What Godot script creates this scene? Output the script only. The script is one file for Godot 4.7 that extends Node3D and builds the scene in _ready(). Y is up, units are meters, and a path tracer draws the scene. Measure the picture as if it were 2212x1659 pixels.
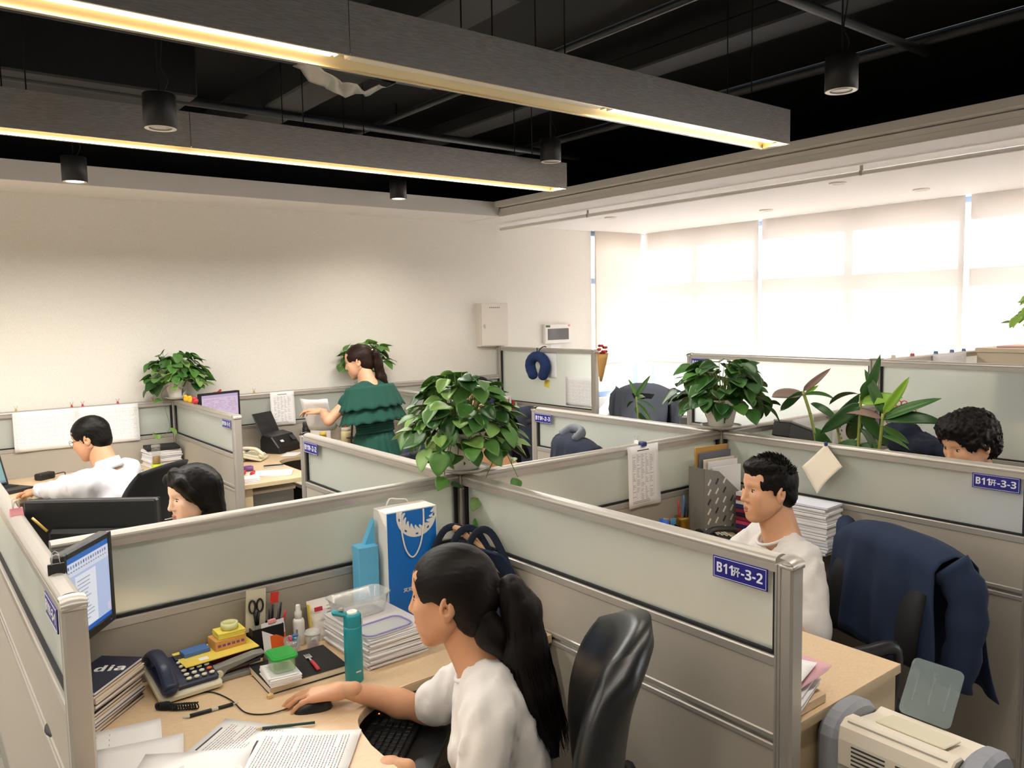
extends Node3D
# An open-plan office seen over glass-topped cubicle partitions. Metres, y up; the back wall runs along x, the window wall along z.
var M := {}
var used := {}
var rng := RandomNumberGenerator.new()

# ---------- naming ----------
func numbered(n: String) -> String:
	if not used.has(n):
		used[n] = 0
		return n
	used[n] += 1
	return "%s_%03d" % [n, used[n]]
func thing(n: String, label: String, cat: String, at := Vector3.ZERO, turn := 0.0, group := "") -> Node3D:
	var o := Node3D.new()
	o.name = numbered(n)
	add_child(o)
	o.position = at
	o.rotation.y = turn
	o.set_meta("label", label)
	o.set_meta("category", cat)
	if group: o.set_meta("group", group)
	return o
func obj(n: String, st: SurfaceTool, m: Material, parent: Node = null, label := "") -> MeshInstance3D:
	st.generate_normals()
	st.index()
	return put(n, st.commit(), m, parent, label)
func put(n: String, mesh: Mesh, m: Material, parent: Node = null, label := "") -> MeshInstance3D:
	var o := MeshInstance3D.new()
	o.mesh = mesh
	o.material_override = m
	o.cast_shadow = GeometryInstance3D.SHADOW_CASTING_SETTING_ON
	if parent == null:
		o.name = numbered(n)
		add_child(o)
	else:
		o.name = n
		parent.add_child(o, true)
	if label: o.set_meta("label", label)
	return o
func tag(o: Node3D, label: String, cat: String, group := "") -> Node3D:
	o.set_meta("label", label)
	o.set_meta("category", cat)
	if group: o.set_meta("group", group)
	return o
func struct(n: String, st: SurfaceTool, m: Material, label := "", parent: Node = null) -> MeshInstance3D:
	var o := obj(n, st, m, parent, label)
	if parent == null: o.set_meta("kind", "structure")
	return o

# ---------- materials ----------
func mat(n: String, hex: String, rough := 0.6, metal := 0.0) -> StandardMaterial3D:
	var m := StandardMaterial3D.new()
	m.resource_name = n
	m.albedo_color = Color(hex)
	m.roughness = rough
	m.metallic = metal
	M[n] = m
	return m
func noise_tex(freq: float, lo: Color, hi: Color, stretch := Vector2(1, 1), octaves := 4, size := 512, seed_ := 1) -> ImageTexture:
	var f := FastNoiseLite.new()
	f.seed = seed_
	f.frequency = freq
	f.fractal_octaves = octaves
	var im := Image.create(size, size, false, Image.FORMAT_RGB8)
	var ext := 0.25
	for y in size:
		for x in size:
			# blend over the seam so that the picture tiles
			var v := f.get_noise_2d(x * stretch.x, y * stretch.y)
			var wx := clampf((float(x) / size - (1.0 - ext)) / ext, 0, 1)
			var wy := clampf((float(y) / size - (1.0 - ext)) / ext, 0, 1)
			if wx > 0: v = lerpf(v, f.get_noise_2d((x - size) * stretch.x, y * stretch.y), wx)
			if wy > 0: v = lerpf(v, f.get_noise_2d(x * stretch.x, (y - size) * stretch.y), wy)
			im.set_pixel(x, y, lo.lerp(hi, clampf(v * 0.9 + 0.5, 0, 1)))
	im.generate_mipmaps()
	return ImageTexture.create_from_image(im)
func tri(m: StandardMaterial3D, t: Texture2D, per_metre: float, world := true) -> StandardMaterial3D:
	m.albedo_texture = t
	m.uv1_triplanar = true
	m.uv1_world_triplanar = world
	m.uv1_scale = Vector3.ONE * per_metre
	return m

# ---------- shapes ----------
func nst(smooth := false) -> SurfaceTool:
	var st := SurfaceTool.new()
	st.begin(Mesh.PRIMITIVE_TRIANGLES)
	st.set_smooth_group(0 if smooth else -1)
	return st
func t3(st: SurfaceTool, a: Vector3, b: Vector3, c: Vector3) -> void:
	st.add_vertex(a); st.add_vertex(b); st.add_vertex(c)
func q4(st: SurfaceTool, a: Vector3, b: Vector3, c: Vector3, d: Vector3) -> void:
	t3(st, a, b, c); t3(st, a, c, d)
func out_tri(st: SurfaceTool, a: Vector3, b: Vector3, c: Vector3, mid: Vector3) -> void:
	# front faces run clockwise seen from outside
	if (b - a).cross(c - a).dot((a + b + c) / 3.0 - mid) > 0: t3(st, a, c, b)
	else: t3(st, a, b, c)
func bx(st: SurfaceTool, c: Vector3, s: Vector3, bev := 0.0, rot := Basis()) -> void:
	var h := s * 0.5
	var b := minf(bev, minf(h.x, minf(h.y, h.z)) * 0.98)
	if b <= 0.0:
		for ax in 3:
			for sg in [-1.0, 1.0]:
				var n := Vector3.ZERO; n[ax] = sg
				var u := Vector3.ZERO; u[(ax + 1) % 3] = 1.0
				var v := Vector3.ZERO; v[(ax + 2) % 3] = 1.0
				var p := []
				for k in [[-1, -1], [1, -1], [1, 1], [-1, 1]]:
					p.append(c + rot * ((n + u * k[0] + v * k[1]) * h))
				if sg > 0: q4(st, p[0], p[3], p[2], p[1])
				else: q4(st, p[0], p[1], p[2], p[3])
		return
	var pts := {}
	for sx in [-1, 1]:
		for sy in [-1, 1]:
			for sz in [-1, 1]:
				var s3 := Vector3(sx, sy, sz)
				for ax in 3:
					var q := (h - Vector3(b, b, b)) * s3
					q[ax] = h[ax] * s3[ax]
					pts[[sx, sy, sz, ax]] = c + rot * q
	for sx in [-1, 1]:
		for sy in [-1, 1]:
			for sz in [-1, 1]:
				out_tri(st, pts[[sx, sy, sz, 0]], pts[[sx, sy, sz, 1]], pts[[sx, sy, sz, 2]], c)
	for ax in 3:
		var a1 := (ax + 1) % 3
		var a2 := (ax + 2) % 3
		for sg in [-1, 1]:
			var f := []
			for k in [[-1, -1], [1, -1], [1, 1], [-1, 1]]:
				var key := [0, 0, 0, ax]
				key[ax] = sg; key[a1] = k[0]; key[a2] = k[1]
				f.append(pts[key])
			out_tri(st, f[0], f[1], f[2], c); out_tri(st, f[0], f[2], f[3], c)
			for sg2 in [-1, 1]:
				var e := []
				for k in [-1, 1]:
					var k1 := [0, 0, 0, ax]; k1[ax] = sg; k1[a1] = sg2; k1[a2] = k
					var k2 := k1.duplicate(); k2[3] = a1
					e.append(pts[k1]); e.append(pts[k2])
				out_tri(st, e[0], e[1], e[3], c); out_tri(st, e[0], e[3], e[2], c)
func box(c: Vector3, s: Vector3, bev := 0.0, rot := Basis()) -> SurfaceTool:
	var st := nst()
	bx(st, c, s, bev, rot)
	return st
func rings(st: SurfaceTool, rs: Array, capped := true, closed := true) -> void:
	# rs: arrays of points, all as long; wound so that the first ring is seen anticlockwise from behind
	var n: int = rs[0].size()
	for i in rs.size() - 1:
		var A = rs[i]
		var B = rs[i + 1]
		for k in (n if closed else n - 1):
			var l := (k + 1) % n
			q4(st, A[k], B[k], B[l], A[l])
	if capped:
		for e in [0, rs.size() - 1]:
			var mid := Vector3.ZERO
			for p in rs[e]: mid += p
			mid /= n
			for k in n:
				var l := (k + 1) % n
				if e == 0: t3(st, mid, rs[e][k], rs[e][l])
				else: t3(st, mid, rs[e][l], rs[e][k])
func tube(st: SurfaceTool, pts: Array, r, sides := 8, capped := true, squash := Vector2(1, 1), up0 := Vector3.UP) -> void:
	var rs := []
	var ref := up0
	for i in pts.size():
		var d: Vector3 = (pts[mini(i + 1, pts.size() - 1)] - pts[maxi(i - 1, 0)]).normalized()
		if absf(ref.dot(d)) > 0.98: ref = Vector3.RIGHT if absf(d.x) < 0.9 else Vector3.FORWARD
		var u := ref.cross(d).normalized()
		var v := d.cross(u).normalized()
		ref = v
		var rad: float = r[i] if r is Array else r
		var ring := []
		for k in sides:
			var a := TAU * k / sides
			ring.append(pts[i] + (u * cos(a) * squash.x + v * sin(a) * squash.y) * rad)
		rs.append(ring)
	rings(st, rs, capped)
func curve(pts: Array, n := 6) -> Array:
	# Catmull-Rom through the points
	var o := []
	for i in pts.size() - 1:
		var a = pts[maxi(i - 1, 0)]
		var b = pts[i]
		var c = pts[i + 1]
		var d = pts[mini(i + 2, pts.size() - 1)]
		for k in n:
			var t := float(k) / n
			o.append(0.5 * ((2 * b) + (c - a) * t + (2 * a - 5 * b + 4 * c - d) * t * t + (3 * b - a - 3 * c + d) * t * t * t))
	o.append(pts[-1])
	return o
func lathe(st: SurfaceTool, at: Vector3, prof: Array, sides := 24, rot := Basis(), capped := true, sq := Vector2(1, 1)) -> void:
	# prof: [radius, height] from the bottom up
	var rs := []
	for p in prof:
		var ring := []
		for k in sides:
			var a := TAU * k / sides
			ring.append(at + rot * Vector3(cos(a) * p[0] * sq.x, p[1], -sin(a) * p[0] * sq.y))
		rs.append(ring)
	rings(st, rs, capped)
func extr(st: SurfaceTool, poly: PackedVector2Array, d: float, xf := Transform3D(), bev := 0.0) -> void:
	# a polygon in x, y pushed from z = 0 to z = d
	if Geometry2D.is_polygon_clockwise(poly): poly.reverse()
	var n := poly.size()
	var inner := poly
	if bev > 0:
		inner = PackedVector2Array()
		for i in n:
			var e1 := (poly[i] - poly[(i + n - 1) % n]).normalized()
			var e2 := (poly[(i + 1) % n] - poly[i]).normalized()
			var nn := Vector2(-e1.y, e1.x) + Vector2(-e2.y, e2.x)
			inner.append(poly[i] + nn.normalized() * bev * minf(2.0, 1.0 / maxf(0.4, nn.length() * 0.5)))
	var idx := Geometry2D.triangulate_polygon(poly)
	for e in 2:
		var z := d if e else 0.0
		for i in range(0, idx.size(), 3):
			var a := inner[idx[i]]; var b := inner[idx[i + 1]]; var c := inner[idx[i + 2]]
			if (b - a).cross(c - a) < 0:
				var w := b; b = c; c = w
			var A := xf * Vector3(a.x, a.y, z); var B := xf * Vector3(b.x, b.y, z); var C := xf * Vector3(c.x, c.y, z)
			if e: t3(st, A, C, B)
			else: t3(st, A, B, C)
	var lv := [[inner, 0.0], [poly, bev], [poly, d - bev], [inner, d]] if bev > 0 else [[poly, 0.0], [poly, d]]
	for j in lv.size() - 1:
		for i in n:
			var k := (i + 1) % n
			var p0: Vector2 = lv[j][0][i]; var p1: Vector2 = lv[j][0][k]; var r0: Vector2 = lv[j + 1][0][i]; var r1: Vector2 = lv[j + 1][0][k]
			q4(st, xf * Vector3(p0.x, p0.y, lv[j][1]), xf * Vector3(r0.x, r0.y, lv[j + 1][1]), xf * Vector3(r1.x, r1.y, lv[j + 1][1]), xf * Vector3(p1.x, p1.y, lv[j][1]))
func round_rect(w: float, h: float, r: float, n := 4) -> PackedVector2Array:
	var p := PackedVector2Array()
	for c in [[1, 1, 0.0], [-1, 1, 0.5], [-1, -1, 1.0], [1, -1, 1.5]]:
		for k in n + 1:
			var a: float = PI * (c[2] + 0.5 * k / n)
			p.append(Vector2(c[0] * (w / 2 - r) + cos(a) * r, c[1] * (h / 2 - r) + sin(a) * r))
	return p
func flat(axis_y := true) -> Basis:
	# turns an extrusion so that it lies in x, z and grows up
	return Basis(Vector3(1, 0, 0), Vector3(0, 0, -1), Vector3(0, 1, 0))
func yaw(a: float) -> Basis:
	return Basis(Vector3.UP, a)
func facing(dx: float, dz: float) -> float:
	# the turn about y that brings +z to (dx, dz)
	return atan2(dx, dz)
func sheet(st: SurfaceTool, nu: int, nv: int, f: Callable, thick := 0.0, uvs := true) -> void:
	# f(u, v) -> point; a second, shifted layer closes it when thick > 0
	var P := []
	for i in nu + 1:
		var row := []
		for j in nv + 1: row.append(f.call(float(i) / nu, float(j) / nv))
		P.append(row)
	var N := []
	for i in nu + 1:
		var row := []
		for j in nv + 1:
			var du: Vector3 = P[mini(i + 1, nu)][j] - P[maxi(i - 1, 0)][j]
			var dv: Vector3 = P[i][mini(j + 1, nv)] - P[i][maxi(j - 1, 0)]
			row.append(du.cross(dv).normalized() * thick)
		N.append(row)
	for side in (2 if thick > 0 else 1):
		for i in nu:
			for j in nv:
				var c := [[i, j], [i + 1, j], [i + 1, j + 1], [i, j + 1]]
				if side == 0: c.reverse()
				for k in [0, 1, 2, 0, 2, 3]:
					var e = c[k]
					if uvs: st.set_uv(Vector2(float(e[0]) / nu, 1.0 - float(e[1]) / nv))
					st.add_vertex(P[e[0]][e[1]] - (N[e[0]][e[1]] if side else Vector3.ZERO))
	if thick > 0:
		var rim := []
		for i in nu: rim.append([i, 0])
		for j in nv: rim.append([nu, j])
		for i in nu: rim.append([nu - i, nv])
		for j in nv: rim.append([0, nv - j])
		if uvs: st.set_uv(Vector2(0, 0))
		for k in rim.size():
			var a = rim[k]
			var b = rim[(k + 1) % rim.size()]
			var A = P[a[0]][a[1]]; var B = P[b[0]][b[1]]
			q4(st, A, B, B - N[b[0]][b[1]], A - N[a[0]][a[1]])
func page(w: float, h: float, xf: Transform3D, curl := 0.0, th := 0.0004) -> SurfaceTool:
	# a sheet of paper in x, z, its top edge towards -z
	var st := nst(true)
	sheet(st, 6, 6, func(u, v): return xf * Vector3((u - 0.5) * w, curl * (pow(absf(u - 0.5) * 2, 2) * 0.6 + pow(absf(v - 0.5) * 2, 2) * 0.4), (0.5 - v) * h), th)
	return st
func letters(s: String, h: float, d := 0.001, bold := true, serif := false) -> TextMesh:
	var t := TextMesh.new()
	var f := SystemFont.new()
	f.font_names = PackedStringArray(["Droid Serif" if serif else "Droid Sans"])
	f.font_weight = 700 if bold else 400
	t.font = f
	t.text = s
	t.font_size = 32
	t.pixel_size = h / 32.0 * 1.37
	t.depth = d
	t.curve_step = 2.0
	return t

# ---------- bodies: tapered capsules and ellipsoids joined by a smooth minimum, meshed as surface nets ----------
func net(st: SurfaceTool, prims: Array, cell: float, wob = null, xf := Transform3D()) -> void:
	# prim: {a, b, r, s, k} capsule from a (radius r) to b (radius s); {c, e, q, k} ellipsoid; cut: true takes away
	var lo := Vector3.INF
	var hi := -Vector3.INF
	for p in prims:
		var A: Vector3; var B: Vector3
		if p.has("c"):
			var ext: Vector3 = p.e
			var q: Basis = p.get("q", Basis())
			var w := Vector3(absf(q.x.x) * ext.x + absf(q.y.x) * ext.y + absf(q.z.x) * ext.z, absf(q.x.y) * ext.x + absf(q.y.y) * ext.y + absf(q.z.y) * ext.z, absf(q.x.z) * ext.x + absf(q.y.z) * ext.y + absf(q.z.z) * ext.z)
			A = p.c - w; B = p.c + w
			p.iq = q.inverse()
		else:
			var rr := Vector3.ONE * maxf(p.r, p.s)
			A = Vector3(minf(p.a.x, p.b.x), minf(p.a.y, p.b.y), minf(p.a.z, p.b.z)) - rr
			B = Vector3(maxf(p.a.x, p.b.x), maxf(p.a.y, p.b.y), maxf(p.a.z, p.b.z)) + rr
		var g: float = p.get("k", 0.01) + cell * 1.6
		p.lo = A - Vector3.ONE * g; p.hi = B + Vector3.ONE * g
		if not p.get("cut", false):
			lo = lo.min(p.lo); hi = hi.max(p.hi)
	lo -= Vector3.ONE * cell; hi += Vector3.ONE * cell
	var nx := int((hi.x - lo.x) / cell) + 2
	var ny := int((hi.y - lo.y) / cell) + 2
	var nz := int((hi.z - lo.z) / cell) + 2
	var F := PackedFloat32Array()
	F.resize(nx * ny * nz)
	F.fill(1.0)
	var nxy := nx * ny
	for p in prims:
		var i0 := maxi(0, int((p.lo.x - lo.x) / cell)); var i1 := mini(nx - 1, int((p.hi.x - lo.x) / cell) + 1)
		var j0 := maxi(0, int((p.lo.y - lo.y) / cell)); var j1 := mini(ny - 1, int((p.hi.y - lo.y) / cell) + 1)
		var k0 := maxi(0, int((p.lo.z - lo.z) / cell)); var k1 := mini(nz - 1, int((p.hi.z - lo.z) / cell) + 1)
		var kk: float = maxf(p.get("k", 0.01), 1e-5)
		var cut: bool = p.get("cut", false)
		var ell: bool = p.has("c")
		var c: Vector3 = p.c if ell else p.a
		var e: Vector3 = p.e if ell else Vector3.ONE
		var em := minf(e.x, minf(e.y, e.z))
		var iq: Basis = p.iq if ell else Basis()
		var plain: bool = iq == Basis()
		var ba: Vector3 = Vector3.ZERO if ell else p.b - p.a
		var inv := 0.0 if ell else 1.0 / maxf(ba.length_squared(), 1e-9)
		var ra: float = 0.0 if ell else p.r
		var rd: float = 0.0 if ell else p.s - p.r
		for kz in range(k0, k1 + 1):
			for jy in range(j0, j1 + 1):
				var at := kz * nxy + jy * nx
				var v := Vector3(0, lo.y + jy * cell - c.y, lo.z + kz * cell - c.z)
				for ix in range(i0, i1 + 1):
					v.x = lo.x + ix * cell - c.x
					var d: float
					if ell:
						var w := v if plain else iq * v
						w /= e
						var l := w.length()
						var l2 := (w / e).length()
						d = l * (l - 1.0) / l2 if l2 > 1e-6 else -em
					else:
						var t := clampf(v.dot(ba) * inv, 0.0, 1.0)
						d = (v - ba * t).length() - ra - rd * t
					var f := F[at + ix]
					if cut:
						d = -d
						var h := maxf(kk - absf(f - d), 0.0) / kk
						F[at + ix] = maxf(f, d) + h * h * kk * 0.25
					else:
						var h := maxf(kk - absf(f - d), 0.0) / kk
						F[at + ix] = minf(f, d) - h * h * kk * 0.25
	if wob != null:
		for kz in nz:
			for jy in ny:
				var at := kz * nxy + jy * nx
				for ix in nx:
					if absf(F[at + ix]) < cell * 2.5:
						F[at + ix] += wob.call(Vector3(lo.x + ix * cell, lo.y + jy * cell, lo.z + kz * cell))
	var V := {}
	var thr := cell * 3.5
	var offs := [0, 1, nx, nx + 1, nxy, nxy + 1, nxy + nx, nxy + nx + 1]
	for kz in nz - 1:
		for jy in ny - 1:
			var at := kz * nxy + jy * nx
			for ix in nx - 1:
				var a := at + ix
				var f0 := F[a]
				if f0 > thr or f0 < -thr: continue
				var m := 0
				for q in 8:
					if F[a + offs[q]] < 0.0: m |= 1 << q
				if m == 0 or m == 255: continue
				var sum := Vector3.ZERO
				var n := 0
				for ed in EDGES:
					var s0: int = (m >> ed[0]) & 1
					if s0 == (m >> ed[1]) & 1: continue
					var fa := F[a + offs[ed[0]]]
					var fb := F[a + offs[ed[1]]]
					var t := fa / (fa - fb)
					sum += CORN[ed[0]].lerp(CORN[ed[1]], t)
					n += 1
				V[a] = xf * (lo + (Vector3(ix, jy, kz) + sum / n) * cell)
	var dirs := [[1, nx, nxy], [nx, nxy, 1], [nxy, 1, nx]]
	for a in V:
		for d in dirs:
			var f0 := F[a]
			var f1 := F[a + d[0]]
			if (f0 < 0.0) == (f1 < 0.0): continue
			var b: int = a - d[1]
			var c2: int = a - d[1] - d[2]
			var e2: int = a - d[2]
			if V.has(b) and V.has(c2) and V.has(e2):
				if f0 < 0.0: q4(st, V[a], V[e2], V[c2], V[b])
				else: q4(st, V[a], V[b], V[c2], V[e2])
const EDGES := [[0, 1], [2, 3], [4, 5], [6, 7], [0, 2], [1, 3], [4, 6], [5, 7], [0, 4], [1, 5], [2, 6], [3, 7]]
const CORN := [Vector3(0, 0, 0), Vector3(1, 0, 0), Vector3(0, 1, 0), Vector3(1, 1, 0), Vector3(0, 0, 1), Vector3(1, 0, 1), Vector3(0, 1, 1), Vector3(1, 1, 1)]
func cap(a: Vector3, b: Vector3, r: float, s: float, k := 0.01) -> Dictionary:
	return {"a": a, "b": b, "r": r, "s": s, "k": k}
func ell(c: Vector3, e: Vector3, k := 0.01, q := Basis()) -> Dictionary:
	return {"c": c, "e": e, "k": k, "q": q}
func cutout(p: Dictionary) -> Dictionary:
	p["cut"] = true
	return p

const H := 1.2      # partition height
const HT := 1.47    # tall partition height
const X0 := 0.275
const X1 := 1.655
const X2 := 3.195
const X3 := 4.7
const ZA := -2.43   # the long screen between the two desk rows
const ZN := -1.05
const ZF := -3.85
const ZW := -6.19   # the screen against the back wall
const DESK := 0.75

func _ready() -> void:
	rng.seed = 7
	# ----- camera -----
	var cam := Camera3D.new()
	cam.name = "camera"
	add_child(cam)
	cam.position = Vector3(0, 1.788, 0)
	cam.basis = Basis(Vector3.UP, -0.66329) * Basis(Vector3.RIGHT, -0.088535) * Basis(Vector3.BACK, -0.018642)
	cam.fov = rad_to_deg(2.0 * atan(829.5 / 1720.8))
	cam.near = 0.05
	cam.far = 200
	cam.current = true
	# ----- sky, sun, exposure -----
	var env := Environment.new()
	env.tonemap_mode = Environment.TONE_MAPPER_LINEAR
	env.tonemap_exposure = EXPOSURE
	env.sdfgi_enabled = true
	env.ssao_enabled = true
	env.ssil_enabled = true
	env.background_mode = Environment.BG_SKY
	var sky := Sky.new()
	var sm := ProceduralSkyMaterial.new()
	sm.sky_top_color = Color("b8d0ee")
	sm.sky_horizon_color = Color("f4f5f4")
	sm.ground_horizon_color = Color("dcdcd8")
	sm.ground_bottom_color = Color("a8a8a4")
	sm.sky_energy_multiplier = SKY_ENERGY
	sm.ground_energy_multiplier = SKY_ENERGY
	sky.sky_material = sm
	env.sky = sky
	var we := WorldEnvironment.new()
	we.name = "environment"
	we.environment = env
	add_child(we)
	var sun := DirectionalLight3D.new()
	sun.name = "sun"
	add_child(sun)
	sun.look_at_from_position(Vector3(10, 7.2, 3.2), Vector3.ZERO)
	sun.light_color = Color("fff8f0")
	sun.light_energy = SUN_ENERGY
	sun.light_angular_distance = 0.6
	sun.shadow_enabled = true
	materials()
	shell()
	windows()
	ceiling_things()
	partitions()
	contents()

const EXPOSURE := 1.5
const SKY_ENERGY := 2.9
const SUN_ENERGY := 9.5
const TUBE_ENERGY := [0.46, 2.1, 0.52]   # near, far and overhead channel
const SPOT_ENERGY := 0.75

func materials() -> void:
	# room
	var wp := mat("wallpaper", "ffffff", 0.85)
	tri(wp, noise_tex(0.9, Color("e2ded4"), Color("f1ede5"), Vector2(1, 0.06), 3, 512, 3), 1.6)
	mat("soffit_paint", "eae6e2", 0.8)
	mat("black_paint", "0d0e10", 0.9)
	mat("dark_duct", "1e1f21", 0.65)
	mat("dark_pipe", "1f2124", 0.5)
	mat("floor_tile", "8f8a82", 0.5)
	mat("joint", "5f5b55", 0.9)
	var st := mat("brushed_steel", "ffffff", 0.36, 0.55)
	tri(st, noise_tex(0.5, Color("9c9a98"), Color("c6c3c0"), Vector2(0.05, 2.2), 4, 512, 9), 1.2)
	mat("reflector", "e6d3a4", 0.3, 0.75)
	mat("steel", "b9b6b0", 0.35, 0.8)
	mat("window_frame", "7d94b8", 0.5)
	var gl := mat("window_glass", "eef6f8", 0.02)
	gl.albedo_color.a = 0.08
	gl.transparency = BaseMaterial3D.TRANSPARENCY_ALPHA
	var bl := mat("blind_cloth", "f2e9e1", 0.95)
	bl.backlight_enabled = true
	bl.backlight = Color(0.78, 0.76, 0.735)
	mat("blind_bar", "d9cbbd", 0.6)
	mat("sky_block_paint", "cfc6ba", 0.9)
	# partitions
	mat("rail", "b3aea6", 0.36, 0.4)
	mat("gasket", "141416", 0.7)
	var pn := mat("panel", "ffffff", 0.8)
	tri(pn, noise_tex(0.35, Color("a39c90"), Color("aea79b"), Vector2(1, 1), 3, 256, 5), 9.0)
	mat("kick", "8d8981", 0.6)
	var fg := mat("frosted_glass", "eff4ed", 0.4)
	fg.refraction_enabled = true
	fg.refraction_scale = 0.05
	fg.albedo_color.a = 0.36
	mat("sign_blue", "20207e", 0.4)
	mat("sign_white", "e4e4ee", 0.5)
	mat("tube_glow", "fff6e2", 0.5)
	M.tube_glow.emission_enabled = true
	M.tube_glow.emission = Color("ffeccb")
	M.tube_glow.emission_energy_multiplier = 7.0
	mat("tube_off", "e9e4d8", 0.35)
	mat("spot_black", "1d1d20", 0.5)
	mat("spot_glow", "ffffff", 0.5)
	M.spot_glow.emission_enabled = true
	M.spot_glow.emission = Color("fff6ea")
	M.spot_glow.emission_energy_multiplier = 6.0
	mat("spot_lens", "c9c6c2", 0.3)

func shell() -> void:
	# floor tiles are real tiles near the camera's view, on a slab of joint mortar
	struct("floor", box(Vector3(1.4, -0.06, -1.1), Vector3(11.2, 0.1, 10.6)), M.joint)
	var fl := get_node("floor")
	var tile := box(Vector3.ZERO, Vector3(0.797, 0.012, 0.797), 0.002)
	tile.generate_normals()
	var tm := tile.commit()
	for i in 14:
		for j in 13:
			var t := put("tile", tm, M.floor_tile, fl)
			t.position = Vector3(-3.8 + i * 0.8, -0.006, 3.8 - j * 0.8)
	struct("ceiling", box(Vector3(1.4, 3.45, -1.1), Vector3(11.2, 0.1, 10.6)), M.black_paint)
	# back wall with a window at its right end
	var w := nst()
	bx(w, Vector3(0.89, 1.33, -6.34), Vector3(10.18, 2.66, 0.2))
	bx(w, Vector3(6.39, 0.425, -6.34), Vector3(0.82, 0.85, 0.2))
	struct("wall_back", w, M.wallpaper, "cream wallpapered back wall with fine vertical grain")
	struct("wall_back_upper", box(Vector3(1.4, 3.03, -6.34), Vector3(11.2, 0.74, 0.2)), M.black_paint)
	w = nst()
	bx(w, Vector3(6.9, 0.425, -1.1), Vector3(0.2, 0.85, 10.6))
	struct("wall_right", w, M.soffit_paint)
	struct("wall_right_upper", box(Vector3(6.9, 3.03, -1.1), Vector3(0.2, 0.74, 10.6)), M.black_paint)
	struct("wall_left", box(Vector3(-4.1, 1.7, -1.1), Vector3(0.2, 3.4, 10.6)), M.wallpaper)
	struct("wall_front", box(Vector3(1.4, 1.7, 4.1), Vector3(11.2, 3.4, 0.2)), M.wallpaper)
	# dropped bands round the open black ceiling
	w = nst()
	bx(w, Vector3(0.24, 2.71, -5.98), Vector3(8.24, 0.125, 0.52), 0.002)
	struct("trim_1", w, M.soffit_paint, "pale dropped ceiling band above the back wall")
	w = nst()
	bx(w, Vector3(5.6, 2.665, -1.12), Vector3(2.48, 0.04, 10.24), 0.002)
	bx(w, Vector3(4.39, 2.695, -0.86), Vector3(0.05, 0.04, 9.72), 0.0)
	bx(w, Vector3(4.36, 2.75, -0.86), Vector3(0.10, 0.05, 9.72), 0.002)
	bx(w, Vector3(5.6, 2.745, -1.12), Vector3(2.4, 0.06, 10.24), 0.0)
	struct("trim_2", w, M.soffit_paint, "white dropped ceiling band beside the windows with a grooved edge")

func windows() -> void:
	# mullions, a transom and panes on the window wall; a narrow window on the back wall's end
	var posts := [-6.17, -5.44, -4.68, -3.73, -2.77, -1.8, -0.85, 0.1, 1.05, 2.0, 2.95, 3.9]
	var n := 1
	for i in posts.size() - 1:
		var a: float = posts[i]
		var b: float = posts[i + 1]
		var f := nst()
		bx(f, Vector3(6.9, 1.755, a + 0.02), Vector3(0.1, 1.81, 0.05), 0.003)
		bx(f, Vector3(6.9, 2.12, (a + b) / 2), Vector3(0.1, 0.07, b - a - 0.01), 0.003)
		bx(f, Vector3(6.9, 0.88, (a + b) / 2), Vector3(0.1, 0.06, b - a - 0.01), 0.003)
		bx(f, Vector3(6.9, 2.63, (a + b) / 2), Vector3(0.1, 0.06, b - a - 0.01), 0.003)
		var wn := struct("window_%d" % n, f, M.window_frame)
		n += 1
		obj("pane", box(Vector3(6.92, 1.5, (a + b) / 2 + 0.02), Vector3(0.006, 1.18, b - a - 0.05)), M.window_glass, wn)
		obj("pane", box(Vector3(6.92, 2.377, (a + b) / 2 + 0.02), Vector3(0.006, 0.44, b - a - 0.05)), M.window_glass, wn)
	var f := nst()
	for x in [6.0, 6.77]: bx(f, Vector3(x, 1.755, -6.34), Vector3(0.05, 1.81, 0.1), 0.003)
	for y in [0.88, 2.12, 2.63]: bx(f, Vector3(6.385, y, -6.34), Vector3(0.72, 0.06, 0.1), 0.003)
	var wn := struct("window_%d" % n, f, M.window_frame)
	obj("pane", box(Vector3(6.385, 1.5, -6.36), Vector3(0.72, 1.18, 0.006)), M.window_glass, wn)
	obj("pane", box(Vector3(6.385, 2.377, -6.36), Vector3(0.72, 0.44, 0.006)), M.window_glass, wn)
	# unseen wall added to block part of the sky and dim the back window
	struct("wall_added_sky_block", box(Vector3(7.4, 1.0, -8.2), Vector3(6, 9, 0.4)), M.sky_block_paint)
	struct("window_sill", box(Vector3(6.66, 0.865, -1.12), Vector3(0.3, 0.03, 10.2), 0.004), M.soffit_paint)
	# roller blinds
	var edges := [[-6.17, -4.685, 1.215], [-4.65, -2.795, 1.0], [-2.755, -0.9, 1.0], [-0.86, 1.0, 1.0], [1.04, 2.9, 1.0]]
	var labs := ["peach roller blind nearest the room corner on the window wall, ending above the sill", "wide backlit roller blind in the middle of the window wall", "bright roller blind at the right edge of the photo above the beige cabinet", "bright roller blind beside the desks out of view on the right", "roller blind at the far end of the window wall"]
	for i in edges.size():
		var e = edges[i]
		var t := thing("roller_blind", labs[i], "blind", Vector3(6.74, 2.65, (e[0] + e[1]) / 2), 0, "roller blinds on the windows")
		var wd: float = e[1] - e[0]
		blind_parts(t, wd, 2.65 - e[2], PI / 2)
	var t := thing("roller_blind", "dull peach roller blind on the back wall end beside the room corner", "blind", Vector3(6.352, 2.65, -6.19), 0, "roller blinds on the windows")
	blind_parts(t, 0.735, 2.65 - 1.215, 0)
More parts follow.
